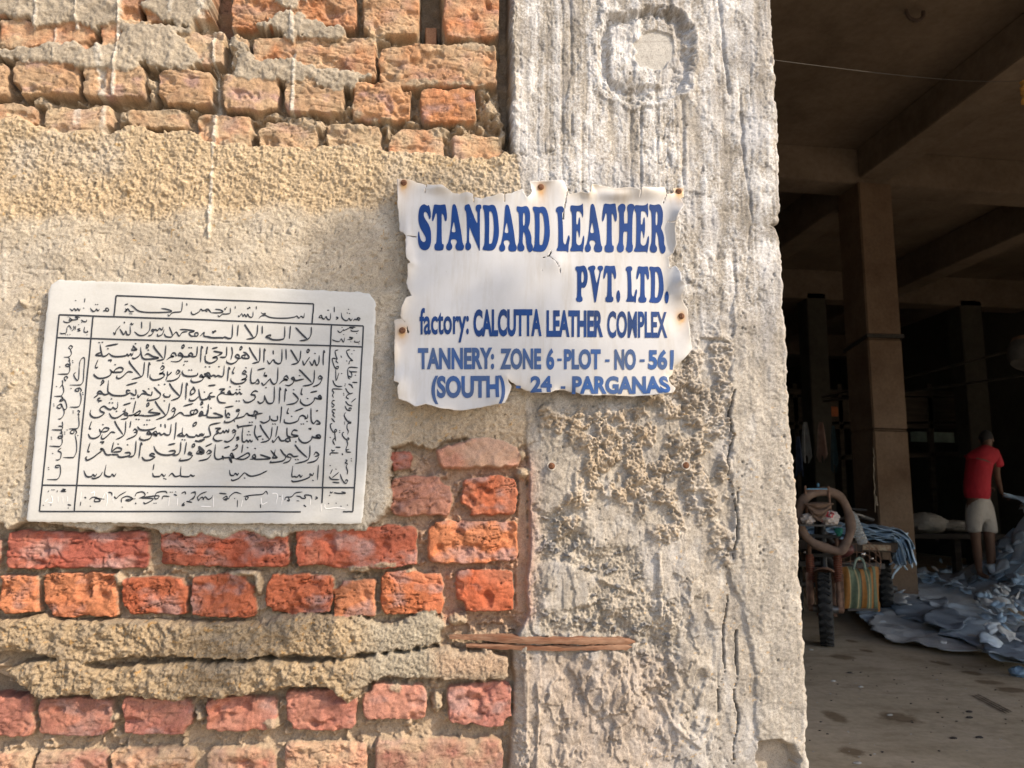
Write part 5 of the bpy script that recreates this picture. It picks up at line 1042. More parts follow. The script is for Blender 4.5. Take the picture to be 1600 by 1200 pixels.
# ---- enclosing walls
def wall_box(name, c, s, mat, lab, cat='wall'):
    t = thing(name, lab, cat, c); t['kind'] = KT
    mb = MB(); mb.box(c, s); mb.build('masonry', mat, t, smooth=False); return t
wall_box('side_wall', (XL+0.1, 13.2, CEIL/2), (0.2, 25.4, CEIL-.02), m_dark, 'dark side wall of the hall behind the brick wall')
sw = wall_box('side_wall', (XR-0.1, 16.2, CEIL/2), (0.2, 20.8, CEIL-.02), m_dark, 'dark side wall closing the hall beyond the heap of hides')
mb = MB(); mb.box((XR-0.1, 3.3, 5.04), (0.2, 5.0, 2.08)); mb.build('lintel', m_dark, sw, smooth=False)  # wall above an unseen opening, left to let skylight onto the hides
OPX = 4.7  # unseen pier and front wall, placed to keep direct sun off the floor
wall_box('front_pier', (OPX+0.22, 0.24, CEIL/2), (0.44, 0.42, CEIL-.02), m_hall, 'unseen concrete pier on the far side of the doorway', 'pier')
wall_box('front_wall', ((OPX+0.44+XR)/2, 0.24, 4.34), (XR-OPX-0.44, 0.40, 3.48), m_hall, 'unseen plain front wall on the far side of the doorway')
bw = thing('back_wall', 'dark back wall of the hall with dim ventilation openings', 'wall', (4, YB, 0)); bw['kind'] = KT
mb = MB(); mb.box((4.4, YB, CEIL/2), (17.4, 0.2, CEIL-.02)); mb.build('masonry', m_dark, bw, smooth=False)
# ---- hide-drying racks and machinery far back: dim boarded loft with sheets painted as lit openings
m_wood = simple('dark_timber', (0.06, 0.048, 0.036), 0.9, 0.5, 4, bumpd=0.004, stretch=(0.3, 1, 3))
m_grey = simple('grey_cloth', (0.30, 0.31, 0.30), 0.95, 0.4, 5, bumpd=0.003)
YR = 14.2
rk = thing('timber_loft', 'dark timber loft with long poles and boards across the back of the hall', 'loft', tuple(F(1450, 830))); rk.location = (P(1450, 700, YR).x, YR, 0)
def barpx(x0, y0, x1, y1, w, name, mat=m_wood, Y=YR, Y2=None, h=None):
    mb = MB(); mb.bar(P(x0, y0, Y), P(x1, y1, Y if Y2 is None else Y2), w, h); return mb.build(name, mat, rk, smooth=False)
barpx(1215, 640, 1640, 640, 0.10, 'board', h=0.55); barpx(1215, 612, 1640, 618, 0.12, 'rail'); barpx(1215, 668, 1640, 664, 0.10, 'rail'); barpx(1215, 718, 1640, 705, 0.10, 'rail')
for x in (1240, 1310, 1450, 1532, 1618): barpx(x, 600, x+12, 845, 0.10, 'post')
m_pole = simple('worn_bamboo', (0.05, 0.045, 0.036), 0.4, 0.5, 6, bumpd=0)
for i, (x0, y0, x1, y1, Ya, Yb, w, lab) in enumerate([(1285, 621, 1700, 515, 12.78, 8.2, 0.022, 'upper of two worn poles slung across the dark hall'), (1287, 627, 1700, 571, 12.78, 8.0, 0.022, 'lower of two worn poles slung across the dark hall')]):
    mb = MB(); a, b_ = P(x0, y0, Ya), P(x1, y1, Yb); mb.tube([a.lerp(b_, k/12)+Vector((0, 0, -0.03*math.sin(math.pi*k/12))) for k in range(13)], w, 10)
    o = mb.build('hanging_pole', m_pole); tag(o, lab, 'pole', 'poles slung across the hall')
# pale sheets painted as light in openings behind the loft
m_opening = simple('painted_opening_light', (0.30, 0.40, 0.36), 0.6, 0.4, 3, bumpd=0)
for (x0, y0, x1, y1, Y, lab) in [(1424, 676, 1490, 690, 15.2, 'pale greenish sheet painted as light in an opening left of the man'), (1567, 668, 1612, 687, 15.2, 'pale greenish sheet painted as light in an opening above the heap of hides')]:
    a, b_ = P(x0, y1, Y), P(x1, y0, Y); mb = MB(); mb.box((a+b_)/2, (abs(b_.x-a.x), 0.03, abs(b_.z-a.z)))
    tag(mb.build('lit_opening_sheet', m_opening, smooth=False), lab, 'sheet')
# clothes hung at the left
for i, (x, y, w, h, c, lab) in enumerate([(1258, 690, 15, 62, (0.36, 0.38, 0.40), 'grey white cloth hanging on the loft rail near the doorway edge'), (1283, 690, 14, 60, (0.42, 0.30, 0.26), 'pinkish cloth hanging on the loft rail beside the brown column'), (1302, 700, 10, 70, (0.08, 0.14, 0.17), 'dark blue cloth hanging on the loft rail next to the brown column'), (1247, 712, 12, 60, (0.10, 0.13, 0.22), 'dark blue cloth hanging lowest beside the doorway edge')]):
    Yq = 12.2; top = P(x, y-h/2, Yq); sc = (Yq-CAM[1])/FPX; mb = MB(); n_, m_ = 10, 10; vs = []
    for j in range(m_+1):
        s_ = j/m_; ww = w*sc*(0.35+0.65*s_**0.6)
        for k in range(n_+1):
            u_ = k/n_-.5; vs.append(top+Vector((u_*ww*2*0.6, 0.04*math.sin(k*1.9+i)*(0.4+s_), -h*sc*s_*(1-0.12*math.cos(k*1.3+i)))))
    mb.add(vs, [(j*(n_+1)+k, j*(n_+1)+k+1, (j+1)*(n_+1)+k+1, (j+1)*(n_+1)+k) for j in range(m_) for k in range(n_)])
    o = mb.build('hanging_cloth', simple('cloth_dye%d' % i, c, 0.95, 0.3, 9, bumpd=0.003)); tag(o, lab, 'cloth', 'cloths hung on the rail')
mb = MB(); a = P(1301, 643, 12.9); mb.box(a, (0.22, 0.05, 0.20)); o = mb.build('orange_tin', simple('orange_tin', (0.35, 0.10, 0.03), 0.7), smooth=True, bevel=0.01); tag(o, 'small orange tin on the dark loft beside the brown column', 'tin')
# drum hanging at the right edge
dr = thing('hanging_drum', 'grey drum with a brown top strung up at the right of the hall', 'drum', tuple(P(1600, 548, 6.5)))
c = P(1606, 552, 6.5); mb = MB(); mb.lathe([(0, -.16), (.14, -.17), (.20, -.10), (.215, 0.02), (.20, .10), (.19, .11), (0, .11)], c, Vector((0.45, 0.1, 0.9)), 22); mb.build('drum_body', simple('drum_grey', (0.07, 0.064, 0.055), 0.8), dr)
mb = MB(); mb.lathe([(.205, .075), (.20, .13), (.12, .16), (0, .165)], c, Vector((0.45, 0.1, 0.9)), 22); mb.build('drum_cap', simple('drum_brown', (0.17, 0.10, 0.06), 0.8), dr)
mb = MB(); mb.tube([c+Vector((.07, 0, .15)), Vector((c.x+.6, c.y, CEIL-0.02))], 0.01, 6); mb.build('cord', m_wood, dr)
# ceiling hook, slack wire, knotted rope
a = P(1432, 16, 3.1); zc = CEIL
t = float((zc-0.01-CAM[2])/ray(1429, 12)[2]); hk = Vector((CAM+ray(1429, 12)*t).tolist())
mb = MB(); mb.tube([hk+Vector((0.09*math.cos(q_)-0.09*0, 0, 0.09*math.sin(q_)-0.05)) for q_ in np.linspace(2.9, 6.5, 14)], 0.018, 8); o = mb.build('ceiling_hook', simple('hook_iron', (0.06, 0.04, 0.03), 0.7)); tag(o, 'dark iron hook let into the ceiling slab', 'hook')
a, b_ = P(1196, 92, 0.42), P(1640, 119, 6.05); wl = [a.lerp(b_, k/60)+Vector((0, 0, -0.07*4*(k/60)*(1-k/60))) for k in range(61)]
mb = MB(); mb.tube(wl, [0.0011+0.003*k/60 for k in range(61)], 6); o = mb.build('slack_wire', simple('thin_wire', (0.03, 0.024, 0.018), 0.6, bumpd=0)); tag(o, 'thin slack wire strung under the ceiling across the doorway', 'wire')
rp = min(wl, key=lambda p: abs(float(proj(p.x, p.y, p.z)[0])-1599)); rsz = (rp.y-CAM[1])/4.85
mb = MB(); mb.tube([rp+Vector((0.012*math.sin(k*1.1)*rsz, 0.012*math.cos(k*1.1)*rsz, -k*0.018*rsz)) for k in range(12)], [(0.018+0.007*math.sin(k*2.2))*rsz for k in range(12)], 8)
o = mb.build('knotted_rope', simple('orange_rope', (0.45, 0.24, 0.06), 0.9)); tag(o, 'short orange knotted rope hanging from the slack wire', 'rope')
# floor dressings: damp patches, crumbs
stains = simple('damp_stain', (0.20, 0.15, 0.105), 0.75, 0.3, 8, bumpd=0, spec=0.25)
def patch(px, py, rx, ry, i, name='damp_patch', mat=stains, z=0.004, lab=None):
    n_ = 26; pts = []
    for k in range(n_):
        a = 2*math.pi*k/n_; r_ = 1+0.28*math.sin(a*2+i)+0.16*math.sin(a*3+i*2)+0.10*math.sin(a*7+i*3)
        pts.append(F(px+rx*r_*math.cos(a), py+ry*r_*math.sin(a), z))
    mb = MB(); mb.add(pts, [tuple(range(n_-1, -1, -1))]); o = mb.build(name, mat, smooth=False); o['kind'] = 'structure'; return o
mb = MB(); rq = random.Random(12)
for k in range(34):                                     # tread print of a tyre
    t_ = k/33; c = F(1524+52*t_, 1086+27*t_, 0.0042); w_ = rq.uniform(.012, .022)
    for s_ in (-.03, .0, .03): mb.add([c+Vector((s_-w_*.5, s_*.5-w_*.4, 0)), c+Vector((s_+w_*.5, s_*.5-w_*.2, 0)), c+Vector((s_+w_*.4, s_*.5+w_*.4, 0)), c+Vector((s_-w_*.5, s_*.5+w_*.3, 0))], [(0, 1, 2, 3)])
o = mb.build('floor_surface', simple('tread_print', (0.17, 0.125, 0.085), 0.85, bumpd=0), smooth=False); o['kind'] = 'structure'
rq = random.Random(9); mb = MB(); mb2 = MB()
for k in range(110):
    x, y = rq.uniform(1262, 1610), rq.uniform(1030, 1215); c = F(x, y, 0.003); (mb if rq.random() < 0.6 else mb2).ball(c, rq.uniform(0.002, 0.006), 6, (1.6, 1, 0.5), 0.6, k)
for x, y in [(1514, 1112), (1515, 1121), (1530, 1152), (1490, 1153), (1328, 1051)]: mb.ball(F(x, y, 0.004), 0.014, 8, (1.6, 0.8, .45), .3, x)
mb.build('debris', simple('dark_crumbs', (0.05, 0.04, 0.035), 0.9, bumpd=0)).name = 'floor_debris'; bpy.data.objects['floor_debris']['kind'] = 'stuff'
for x, y in [(1267, 1015), (1340, 1192), (1302, 1064), (1345, 1073), (1390, 1117)]: mb2.ball(F(x, y, 0.004), 0.013, 8, (1.6, 0.8, .45), .3, x)
o = mb2.build('pale_debris', simple('pale_crumbs', (0.50, 0.47, 0.43), 0.9, bumpd=0)); o['kind'] = 'stuff'
# ================================================================== THE THREE-WHEELED CARGO CYCLE (nose towards the doorway)
m_rub = simple('black_tyre_rubber', (0.035, 0.034, 0.033), 0.8, 0.4, 30, bumpd=0.001)
m_blk = simple('black_enamel', (0.03, 0.03, 0.032), 0.45, 0.5, 9, bumpd=0.001)
m_iron = simple('dull_iron', (0.20, 0.19, 0.18), 0.45, 0.5, 20, metal=0.7, bumpd=0.001)
m_chr = simple('old_chrome', (0.55, 0.54, 0.52), 0.22, 0.3, 12, metal=1.0, bumpd=0)
m_red = simple('rusty_red_spring', (0.22, 0.07, 0.04), 0.7, 0.5, 25)
m_brn = simple('rusty_brown_steel', (0.25, 0.14, 0.09), 0.75, 0.5, 18)
wc = F(1293, 1010); WR = 0.305
cart = thing('cargo_tricycle', 'three-wheeled motor cargo cart with knobbly front tyre and loaded flat bed', 'cargo tricycle', (wc.x, wc.y, 0))
# heading: nose to the viewer, body runs back into the hall
hd = Vector((-0.50, -0.87, 0)).normalized(); sd = Vector((-hd.y, hd.x, 0)); bk = -hd
ax0 = Vector((wc.x, wc.y, WR)) + bk*0.06
def wheel(c, R, wd, axis, name='wheel', lugs=28):
    w = MB(); prof = []
    for k in range(17):
        a = math.pi*(0.08+1.84*k/16); prof.append((R-wd*0.62+wd*0.62*math.cos(math.pi-a)*-1*-1 if False else R-wd*0.55-wd*0.55*math.cos(a), wd*0.5*math.sin(a)))
    w.lathe(prof, c, axis, 40)
    z = Vector(axis).normalized(); x = Vector((0, 0, 1)); y = z.cross(x)
    tyre_o = w
    for k in range(lugs):
        for s_ in (-1, 1):
            a = 2*math.pi*(k+(0.5 if s_ > 0 else 0))/lugs; dv = x*math.cos(a)+y*math.sin(a); tv = -x*math.sin(a)+y*math.cos(a)
            R3 = Matrix((z, tv, dv)).transposed() @ Matrix.Rotation(0.5*s_, 3, 'Z')
            w.box(c+dv*(R-0.004)+z*s_*wd*0.22, (wd*0.46, R*0.085, 0.022), R3)
    par = MB()
    return w
def wheel_obj(c, R, wd, axis, parent):
    t = wheel(c, R, wd, axis).build('wheel', m_rub, parent)
    z = Vector(axis).normalized()
    r = MB(); r.lathe([(R-wd*1.05, -wd*.36), (R-wd*1.0, -wd*.3), (R-wd*1.25, 0), (R-wd*1.0, wd*.3), (R-wd*1.05, wd*.36)], c, axis, 36); rim = r.build('rim', m_iron, t)
    h = MB(); h.lathe([(0, -wd*.9), (.03, -wd*.9), (.035, -wd*.5), (.055, -wd*.45), (.055, wd*.45), (.035, wd*.5), (.03, wd*.9), (0, wd*.9)], c, axis, 16); h.build('hub', m_iron, t)
    s_ = MB(); x = Vector((0, 0, 1)); y = z.cross(x)
    for k in range(20):
        a = 2*math.pi*k/20; dv = x*math.cos(a)+y*math.sin(a); dv2 = x*math.cos(a+0.5)+y*math.sin(a+0.5)
        s_.tube([c+dv*.05+z*wd*.3*(-1)**k, c+dv2*(R-wd*1.1)], 0.0025, 5)
    s_.build('spokes', m_iron, t); return t
wheel_obj(ax0, WR, 0.115, sd, cart)
# mudguard
mb = MB(); vs = []; n_ = 18
for k in range(n_+1):
    a = math.radians(-12+120*k/n_); dv = Vector((0, 0, 1))*math.cos(a)-hd*math.sin(a)*1
    for j in range(7):
        b_ = (j/6-.5)*2; vs.append(ax0+dv*(WR+0.055-0.03*b_*b_)+sd*b_*0.085)
mb.add(vs, [(k*7+j, k*7+j+1, k*7+j+8, k*7+j+7) for k in range(n_) for j in range(6)])
mg = mb.build('mudguard', m_brn, cart); so = mg.modifiers.new('thickness', 'SOLIDIFY'); so.thickness = 0.004
# fork, springs, head
top = ax0 + bk*0.16 + Vector((0, 0, 0.62))
for s_ in (-1, 1):
    mb = MB(); a = ax0+sd*s_*0.115; b_ = top+sd*s_*0.115
    mb.tube([a, a.lerp(b_, .35)], 0.024, 12); mb.tube([a.lerp(b_, .35), b_], 0.016, 10); mb.lathe([(0, -.03), (.028, -.025), (.03, .025), (0, .03)], a, sd, 12)
    fk = mb.build('fork_leg', m_brn, cart)
    mb = MB(); p0, p1 = a.lerp(b_, .36), a.lerp(b_, .72); d_ = (p1-p0)
    xx = d_.normalized().cross(sd).normalized()
    mb.tube([p0+d_*(k/96)+(sd*math.cos(k*.78)+xx*math.sin(k*.78))*0.032 for k in range(97)], 0.0075, 6); mb.build('coil_spring', m_red, fk)
    mb = MB(); mb.bar(ax0+sd*s_*0.135+Vector((0, 0, -.01)), ax0+sd*s_*0.14+bk*.05+Vector((0, 0, .30)), 0.03, 0.008); mb.build('stay', m_brn, cart)
mb = MB(); RY = Matrix((sd, bk, (0, 0, 1))).transposed(); mb.box(top, (0.30, 0.06, 0.03), RY); mb.box(top-bk*.02-Vector((0, 0, 0.17)), (0.28, 0.05, 0.03), RY); mb.tube([top+Vector((0, 0, -.3)), top+bk*.05+Vector((0, 0, .14))], 0.028, 12); mb.build('fork_yoke', m_blk, cart, bevel=0)
hb = top + bk*.08 + Vector((0, 0, 0.14))
mb = MB(); mb.tube(smooth_line([hb-sd*.40+bk*.14+Vector((0, 0, 0.02)), hb-sd*.28+bk*.03+Vector((0, 0, .06)), hb-sd*.10, hb+sd*.10, hb+sd*.28+bk*.03+Vector((0, 0, .06)), hb+sd*.40+bk*.14+Vector((0, 0, 0.02))], 5), 0.012, 10); han = mb.build('handlebar', m_iron, cart)
for s_ in (-1, 1):
    mb = MB(); mb.tube([hb+sd*s_*.32+bk*.07+Vector((0, 0, .045)), hb+sd*s_*.43+bk*.165+Vector((0, 0, .012))], 0.019, 10); mb.build('grip', m_blk, han)
# little carrier on the head, blue catch on top
cr = P(1280, 800, wc.y+0.10); k1 = (wc.y+0.10-CAM[1])/FPX
def cp(px, py, dy=0.0): return P(px, py, wc.y-0.03+dy)
mb = MB()
for a, b_ in [((1261, 803), (1258, 759)), ((1298, 803), (1294, 760)), ((1260, 765), (1295, 765))]: mb.tube([cp(*a), cp(*b_)], 0.010, 8); mb.tube([cp(*a, 0.1), cp(*b_, 0.1)], 0.008, 8)
for x, y in ((1258, 762), (1294, 763)): mb.tube([cp(x, y), cp(x, y, 0.1)], 0.008, 8)
cf = mb.build('carrier_frame', m_brn, cart)
mb = MB(); mb.bar(cp(1260, 764, -.012), cp(1292, 764, -.012), 0.014, 0.012); mb.ball(cp(1278, 758, -.012), 0.016, 10, (0.75, .75, 1.2)); mb.build('blue_catch', simple('blue_enamel', (0.10, 0.27, 0.42), 0.5), cf)
mb = MB(); a, b_ = cp(1247, 821, -.03), cp(1313, 821, -.03); mb.box((a+b_)/2+Vector((0, .10, 0)), ((b_-a).length, 0.26, 0.014)); mb.build('carrier_tray', m_blk, cart, smooth=False)
mb = MB(); mb.box(hb+Vector((-.03, .02, -.12)), (0.05, 0.05, 0.36)); mb.build('tray_post', m_blk, cart, smooth=False)
# engine guard, lamps
mb = MB()
for px in (1258, 1324): pass
lamp_pts = [(1323, 865, 0.023), (1348, 866, 0.030), (1257, 863, 0.016), (1362, 873, 0.018), (1342, 874, 0.016)]
for lx, ly, lr in lamp_pts:
    c = P(lx, ly, wc.y+0.55); mb = MB(); mb.ball(c, lr, 14, (1, .7, 1)); mb.lathe([(lr*1.1, 0.0), (lr*1.12, .01), (lr*.6, .05), (0, .06)], c, Vector((0, 1, 0)), 14); mb.build('lamp', m_chr, cart)
a, b_ = P(1240, 880, wc.y+.62), P(1376, 884, wc.y+.62); mb = MB(); mb.bar(a, b_, 0.05, 0.14, (0, 1, 0)); mb.build('cross_bar', m_blk, cart, smooth=False)
# chassis, saddle, bed, rear wheels
bedz = float(P(1370, 848, 6.1).z); B0 = Vector((wc.x, wc.y, 0)); RB = Matrix((sd, bk, (0, 0, 1))).transposed()
BW = 1.08; b0, b1 = 1.32, 2.62; soff = 0.12
def L(s_, b_, z_): return B0 + sd*(s_+soff) + bk*b_ + Vector((0, 0, z_))
mb = MB()
for s_ in (-.27, .27): mb.box(L(s_, (b0+b1)/2, 0.52), (0.07, b1-b0, 0.08), RB)
mb.tube([top+bk*.02-Vector((0, 0, .15)), L(0, .7, .55), L(0, b0+.05, .5)], 0.035, 10); mb.tube([top+bk*.03+Vector((0, 0, .05)), L(0, .6, .78), L(0, b0, .62)], 0.028, 10)
mb.tube([L(-BW/2+.02, b1-.45, WR), L(BW/2-.02, b1-.45, WR)], 0.03, 10); mb.build('chassis', m_blk, cart)
mb = MB(); mb.box(L(0, .62, .50), (.24, .30, .30), RB)
for k in range(5): mb.box(L(0, .46, .42+k*.045), (.22, .03, .012), RB)
mb.build('engine', m_iron, cart, bevel=0.01)
mb = MB(); mb.ball(L(0, .98, .80), .17, 18, (0.85, 1.1, .35)); mb.build('saddle', m_blk, cart)
mb = MB(); mb.ball(L(0, .55, .80), .14, 18, (0.9, 1.3, .6)); mb.build('fuel_tank', simple('faded_red_tank', (0.10, 0.03, 0.025), 0.5), cart)
mb = MB(); mb.box(L(0, (b0+b1)/2, bedz-.005), (BW, b1-b0, .05), RB); mb.box(L(0, b0-.012, bedz-.03), (BW, .024, .09), RB)
for s_ in (-BW/2, BW/2): mb.box(L(s_, (b0+b1)/2, bedz-.01), (.03, b1-b0, .07), RB)
bed = mb.build('cargo_bed', simple('weathered_bed_board', (0.085, 0.062, 0.045), 0.85, 0.5, 9, stretch=(3, .4, 1)), cart, bevel=0.004)
mb = MB(); mb.box(L(.36, b0-.028, bedz-.03), (.26, .01, .055), RB); mb.build('name_plate', simple('scuffed_yellow_plate', (0.42, 0.36, 0.24), 0.4, 0.6, 30, col2=(0.28, 0.12, 0.05)), bed, smooth=False)
for s_ in (-.46, .46): wheel_obj(L(s_, b1-.45, WR), WR, 0.13, sd, cart)
# wire guard beside the lamps
mb = MB(); cc = P(1340, 880, wc.y+.5)
for k in range(6):
    mb.tube([P(1318+k*10, 850+abs(k-2.5)*3, wc.y+.48), P(1320+k*10, 908, wc.y+.44)], 0.003, 5)
for k in range(5):
    mb.tube(smooth_line([P(1316, 856+k*12, wc.y+.48), P(1345, 850+k*13, wc.y+.45), P(1375, 870+k*11, wc.y+.5)], 6), 0.003, 5)
mb.tube(smooth_line([P(1355, 846, wc.y+.5), P(1372, 860, wc.y+.5), P(1376, 880, wc.y+.5), P(1374, 898, wc.y+.5)], 6), 0.005, 6)
mb.build('wire_guard', m_brn, cart)
# ---- things hung on the cart
YT = wc.y+0.02
m_tube = simple('dusty_brown_rubber', (0.20, 0.135, 0.10), 0.8, 0.35, 12, bumpd=0.002)
ring = [(1291, 768), (1312, 776), (1324, 797), (1329, 820), (1326, 840), (1316, 858), (1308, 861), (1290, 856), (1270, 848), (1255, 832), (1248, 815), (1249, 795), (1258, 778), (1274, 770)]
pp = smooth_line([tuple(P(x, y, YT+0.03*math.sin(i*.9))) for i, (x, y) in enumerate(ring)], 4, True)
mb = MB(); mb.tube(pp, [0.040+0.004*math.sin(i*.7) for i in range(len(pp))], 12, closed=True); o = mb.build('inner_tube', m_tube); tag(o, 'brown rubber inner tube looped over the nose of the cargo cart', 'inner tube')
# sagging brown wrap and red-and-white bundle on the tray
mb = MB(); n_, m_ = 20, 12; vs = []
for j in range(m_+1):
    for k in range(n_+1):
        u_ = k/n_-.5; v_ = j/m_
        q_ = cp(1279+u_*(46-18*v_), 786+v_*28*(1-3.2*u_*u_*0.9)+ (6 if v_ > 0 else 0)*0, -.045-.02*math.sin(v_*14+u_*u_*9)-.03*(1-4*u_*u_)); vs.append(q_)
mb.add(vs, [(j*(n_+1)+k, j*(n_+1)+k+1, (j+1)*(n_+1)+k+1, (j+1)*(n_+1)+k) for j in range(m_) for k in range(n_)])
o = mb.build('sagging_wrap', simple('brown_wrap', (0.19, 0.125, 0.09), 0.9, 0.35, 20)); so = o.modifiers.new('thickness', 'SOLIDIFY'); so.thickness = 0.012; tag(o, 'sagging brown cloth wrap in folds over the cart head', 'cloth')
m_rw, nt, b = new_mat('red_white_cloth'); n = noise(nt, 10, 3, 0.5, stretch=(1, 1, 1)); r = ramp(nt, n.outputs[0], [(0.40, (0.60, 0.53, 0.48)), (0.56, (0.62, 0.55, 0.50)), (0.585, (0.50, 0.045, 0.06)), (0.64, (0.45, 0.05, 0.06)), (0.66, (0.55, 0.47, 0.42))]); nt.links.new(r.outputs[0], b.inputs['Base Color']); b.inputs['Roughness'].default_value = 0.9
for i, (x, y, rx, rz, lab) in enumerate([(1262, 809, .055, .042, 'crumpled red and white cloth bundle on the cart tray near the pillar edge'), (1297, 808, .075, .058, 'larger crumpled red and white cloth bundle on the cart tray beside the bottle')]):
    c = cp(x, y+2, -.02); mb = MB(); vs = []; N = 26
    for j in range(N//2+1):
        th = math.pi*j/(N//2)
        for k in range(N):
            ph = 2*math.pi*k/N
            r_ = 1+0.16*math.sin(ph*5+th*3+i)+0.10*math.sin(ph*9-th*5)+0.08*math.sin(th*11+ph*2)
            vs.append(c+Vector((rx*r_*math.sin(th)*math.cos(ph), .06*r_*math.sin(th)*math.sin(ph), rz*r_*math.cos(th))))
    mb.add(vs, [(j*N+k, j*N+(k+1) % N, (j+1)*N+(k+1) % N, (j+1)*N+k) for j in range(N//2) for k in range(N)]); o = mb.build('cloth_bundle', m_rw); tag(o, lab, 'cloth bundle')
mb = MB(); c = cp(1309, 831, -.03)
vs = [c+Vector((.035*math.cos(a)*(1+.3*math.sin(3*a)), -.01+.012*math.sin(5*a), .045*math.sin(a)*(1+.25*math.cos(2*a)))) for a in np.linspace(0, 2*math.pi, 15)[:-1]]
mb.add(vs+[c+Vector((0, -.03, 0))], [(k, (k+1) % 14, 14) for k in range(14)]); o = mb.build('green_rag', simple('sea_green_rag', (0.015, 0.15, 0.11), 0.85)); so = o.modifiers.new('thickness', 'SOLIDIFY'); so.thickness = .008; tag(o, 'small sea green rag tied under the cart tray', 'rag')
# plastic bottle
bt = thing('plastic_bottle', 'clear ribbed plastic bottle with a green cap leaning on the cart', 'bottle', tuple(P(1335, 825, YT+.02)))
a, b_ = P(1349, 850, YT+.02), P(1327, 797, YT+.06); ax = (b_-a).normalized(); BL = (b_-a).length
m_bot, nt, b = new_mat('cloudy_clear_plastic'); b.inputs['Base Color'].default_value = (0.78, 0.80, 0.78, 1); b.inputs['Transmission Weight'].default_value = 0.7; b.inputs['Roughness'].default_value = 0.22; b.inputs['IOR'].default_value = 1.25
prof = [(0, 0), (.036, 0.0), (.046, .012)]; 
for k in range(9): z_ = .03+k*(BL*.72-.03)/8; prof += [(.048, z_), (.043, z_+.006), (.048, z_+.012)]
prof += [(.048, BL*.80), (.036, BL*.90), (.017, BL*.97), (.016, BL)]
mb = MB(); mb.lathe(prof, a, ax, 20); mb.build('bottle_body', m_bot, bt)
mb = MB(); mb.lathe([(0, .028), (.015, .028), (.016, 0), (0, 0)], b_, ax, 14); mb.build('cap', simple('teal_cap', (0.02, 0.22, 0.18), 0.5, bumpd=0), bt)
# striped bag
m_bag, nt, b = new_mat('striped_bag_cloth'); tc = nd(nt, 'ShaderNodeTexCoord'); sp = nd(nt, 'ShaderNodeSeparateXYZ'); nt.links.new(tc.outputs['Object'], sp.inputs[0])
mm = nd(nt, 'ShaderNodeMath', operation='MULTIPLY_ADD'); mm.inputs[1].default_value = 3.1; mm.inputs[2].default_value = 0.02; nt.links.new(sp.outputs[0], mm.inputs[0])
fr = nd(nt, 'ShaderNodeMath', operation='FRACT'); nt.links.new(mm.outputs[0], fr.inputs[0])
G_, O_, W_, K_ = (0.13, 0.17, 0.10), (0.33, 0.135, 0.02), (0.46, 0.38, 0.20), (0.04, 0.045, 0.025)
r = ramp(nt, fr.outputs[0], [(0.0, G_), (0.08, W_), (0.12, G_), (0.19, K_), (0.23, O_), (0.33, O_), (0.36, G_), (0.42, W_), (0.45, G_), (0.52, O_), (0.60, K_), (0.63, G_), (0.70, G_), (0.73, O_), (0.84, O_), (0.88, W_), (0.91, G_), (1.0, G_)]); r.color_ramp.interpolation = 'CONSTANT'
n = noise(nt, 40, 4, 0.6); r2 = ramp(nt, n.outputs[0], [(0.3, 0.6), (0.7, 1.0)]); cx_ = mix(nt, r.outputs[0], r2.outputs[0], 0.8, 'MULTIPLY'); nt.links.new(cx_, b.inputs['Base Color']); b.inputs['Roughness'].default_value = 0.75
bgT = thing('striped_bag', 'orange, green and cream striped cloth bag hanging from the cart', 'bag', tuple(P(1343, 918, YT+.25)))
mb = MB(); NB = 26; vs = []
for face in (0, 1):
    for j in range(13):
        v_ = j/12
        for k in range(NB+1):
            u_ = k/NB; x = lerp(1313+v_*3, 1373-v_*0+(2 if v_ > .8 else 0), u_); y = lerp(887-2*math.sin(u_*9), 951+5*u_*v_, v_)
            bul = math.sin(math.pi*u_)**.6*math.sin(math.pi*min(1, v_*1.0+.0))**.5
            vs.append(P(x, y, YT+.25+(0.055 if face else -.055)*bul+.008*math.sin(u_*21+v_*3)))
nn = NB+1
for face in (0, 1):
    o_ = face*13*nn
    mb.add([], []); 
mb.v = [tuple(v) for v in vs]; mb.f = [(o_+j*nn+k, o_+j*nn+k+1, o_+(j+1)*nn+k+1, o_+(j+1)*nn+k) for o_ in (0, 13*nn) for j in range(12) for k in range(NB)]
bgo = mb.build('bag_body', m_bag, bgT)
mb = MB(); mb.tube(smooth_line([P(1333, 890, YT+.20), P(1337, 876, YT+.22), P(1343, 872, YT+.24), P(1349, 877, YT+.22), P(1352, 891, YT+.2)], 6), .011, 8); mb.build('bag_handle', simple('bag_handle_cloth', (0.24, 0.30, 0.24), .85), bgT)
mb = MB(); mb.box(P(1346, 952, YT+.25), (0.30, .06, .02)); mb.build('bag_base', m_blk, bgT, bevel=.005)
# stack of pale blue hides on the bed
def hide_mat(name, cols, sc=5, rough=0.62):
    m, nt, b = new_mat(name); n = noise(nt, sc, 7, .65); r = ramp(nt, n.outputs[0], cols); n2 = noise(nt, sc*12, 4, .65); r2 = ramp(nt, n2.outputs[0], [(.3, .75), (.65, 1.0)])
    c = mix(nt, r.outputs[0], r2.outputs[0], .7, 'MULTIPLY'); nt.links.new(c, b.inputs['Base Color']); b.inputs['Roughness'].default_value = rough; b.inputs['Specular IOR Level'].default_value = .35
    bump(nt, b, n2.outputs[0], .5, .003); return m
BL1 = hide_mat('pale_blue_hide', [(.3, (.30, .43, .56)), (.5, (.42, .56, .69)), (.75, (.54, .66, .75))])
BL2 = hide_mat('grey_blue_hide', [(.25, (.25, .30, .36)), (.40, (.42, .51, .60)), (.55, (.55, .63, .70)), (.68, (.62, .66, .68)), (.80, (.55, .45, .37))], 2.6)
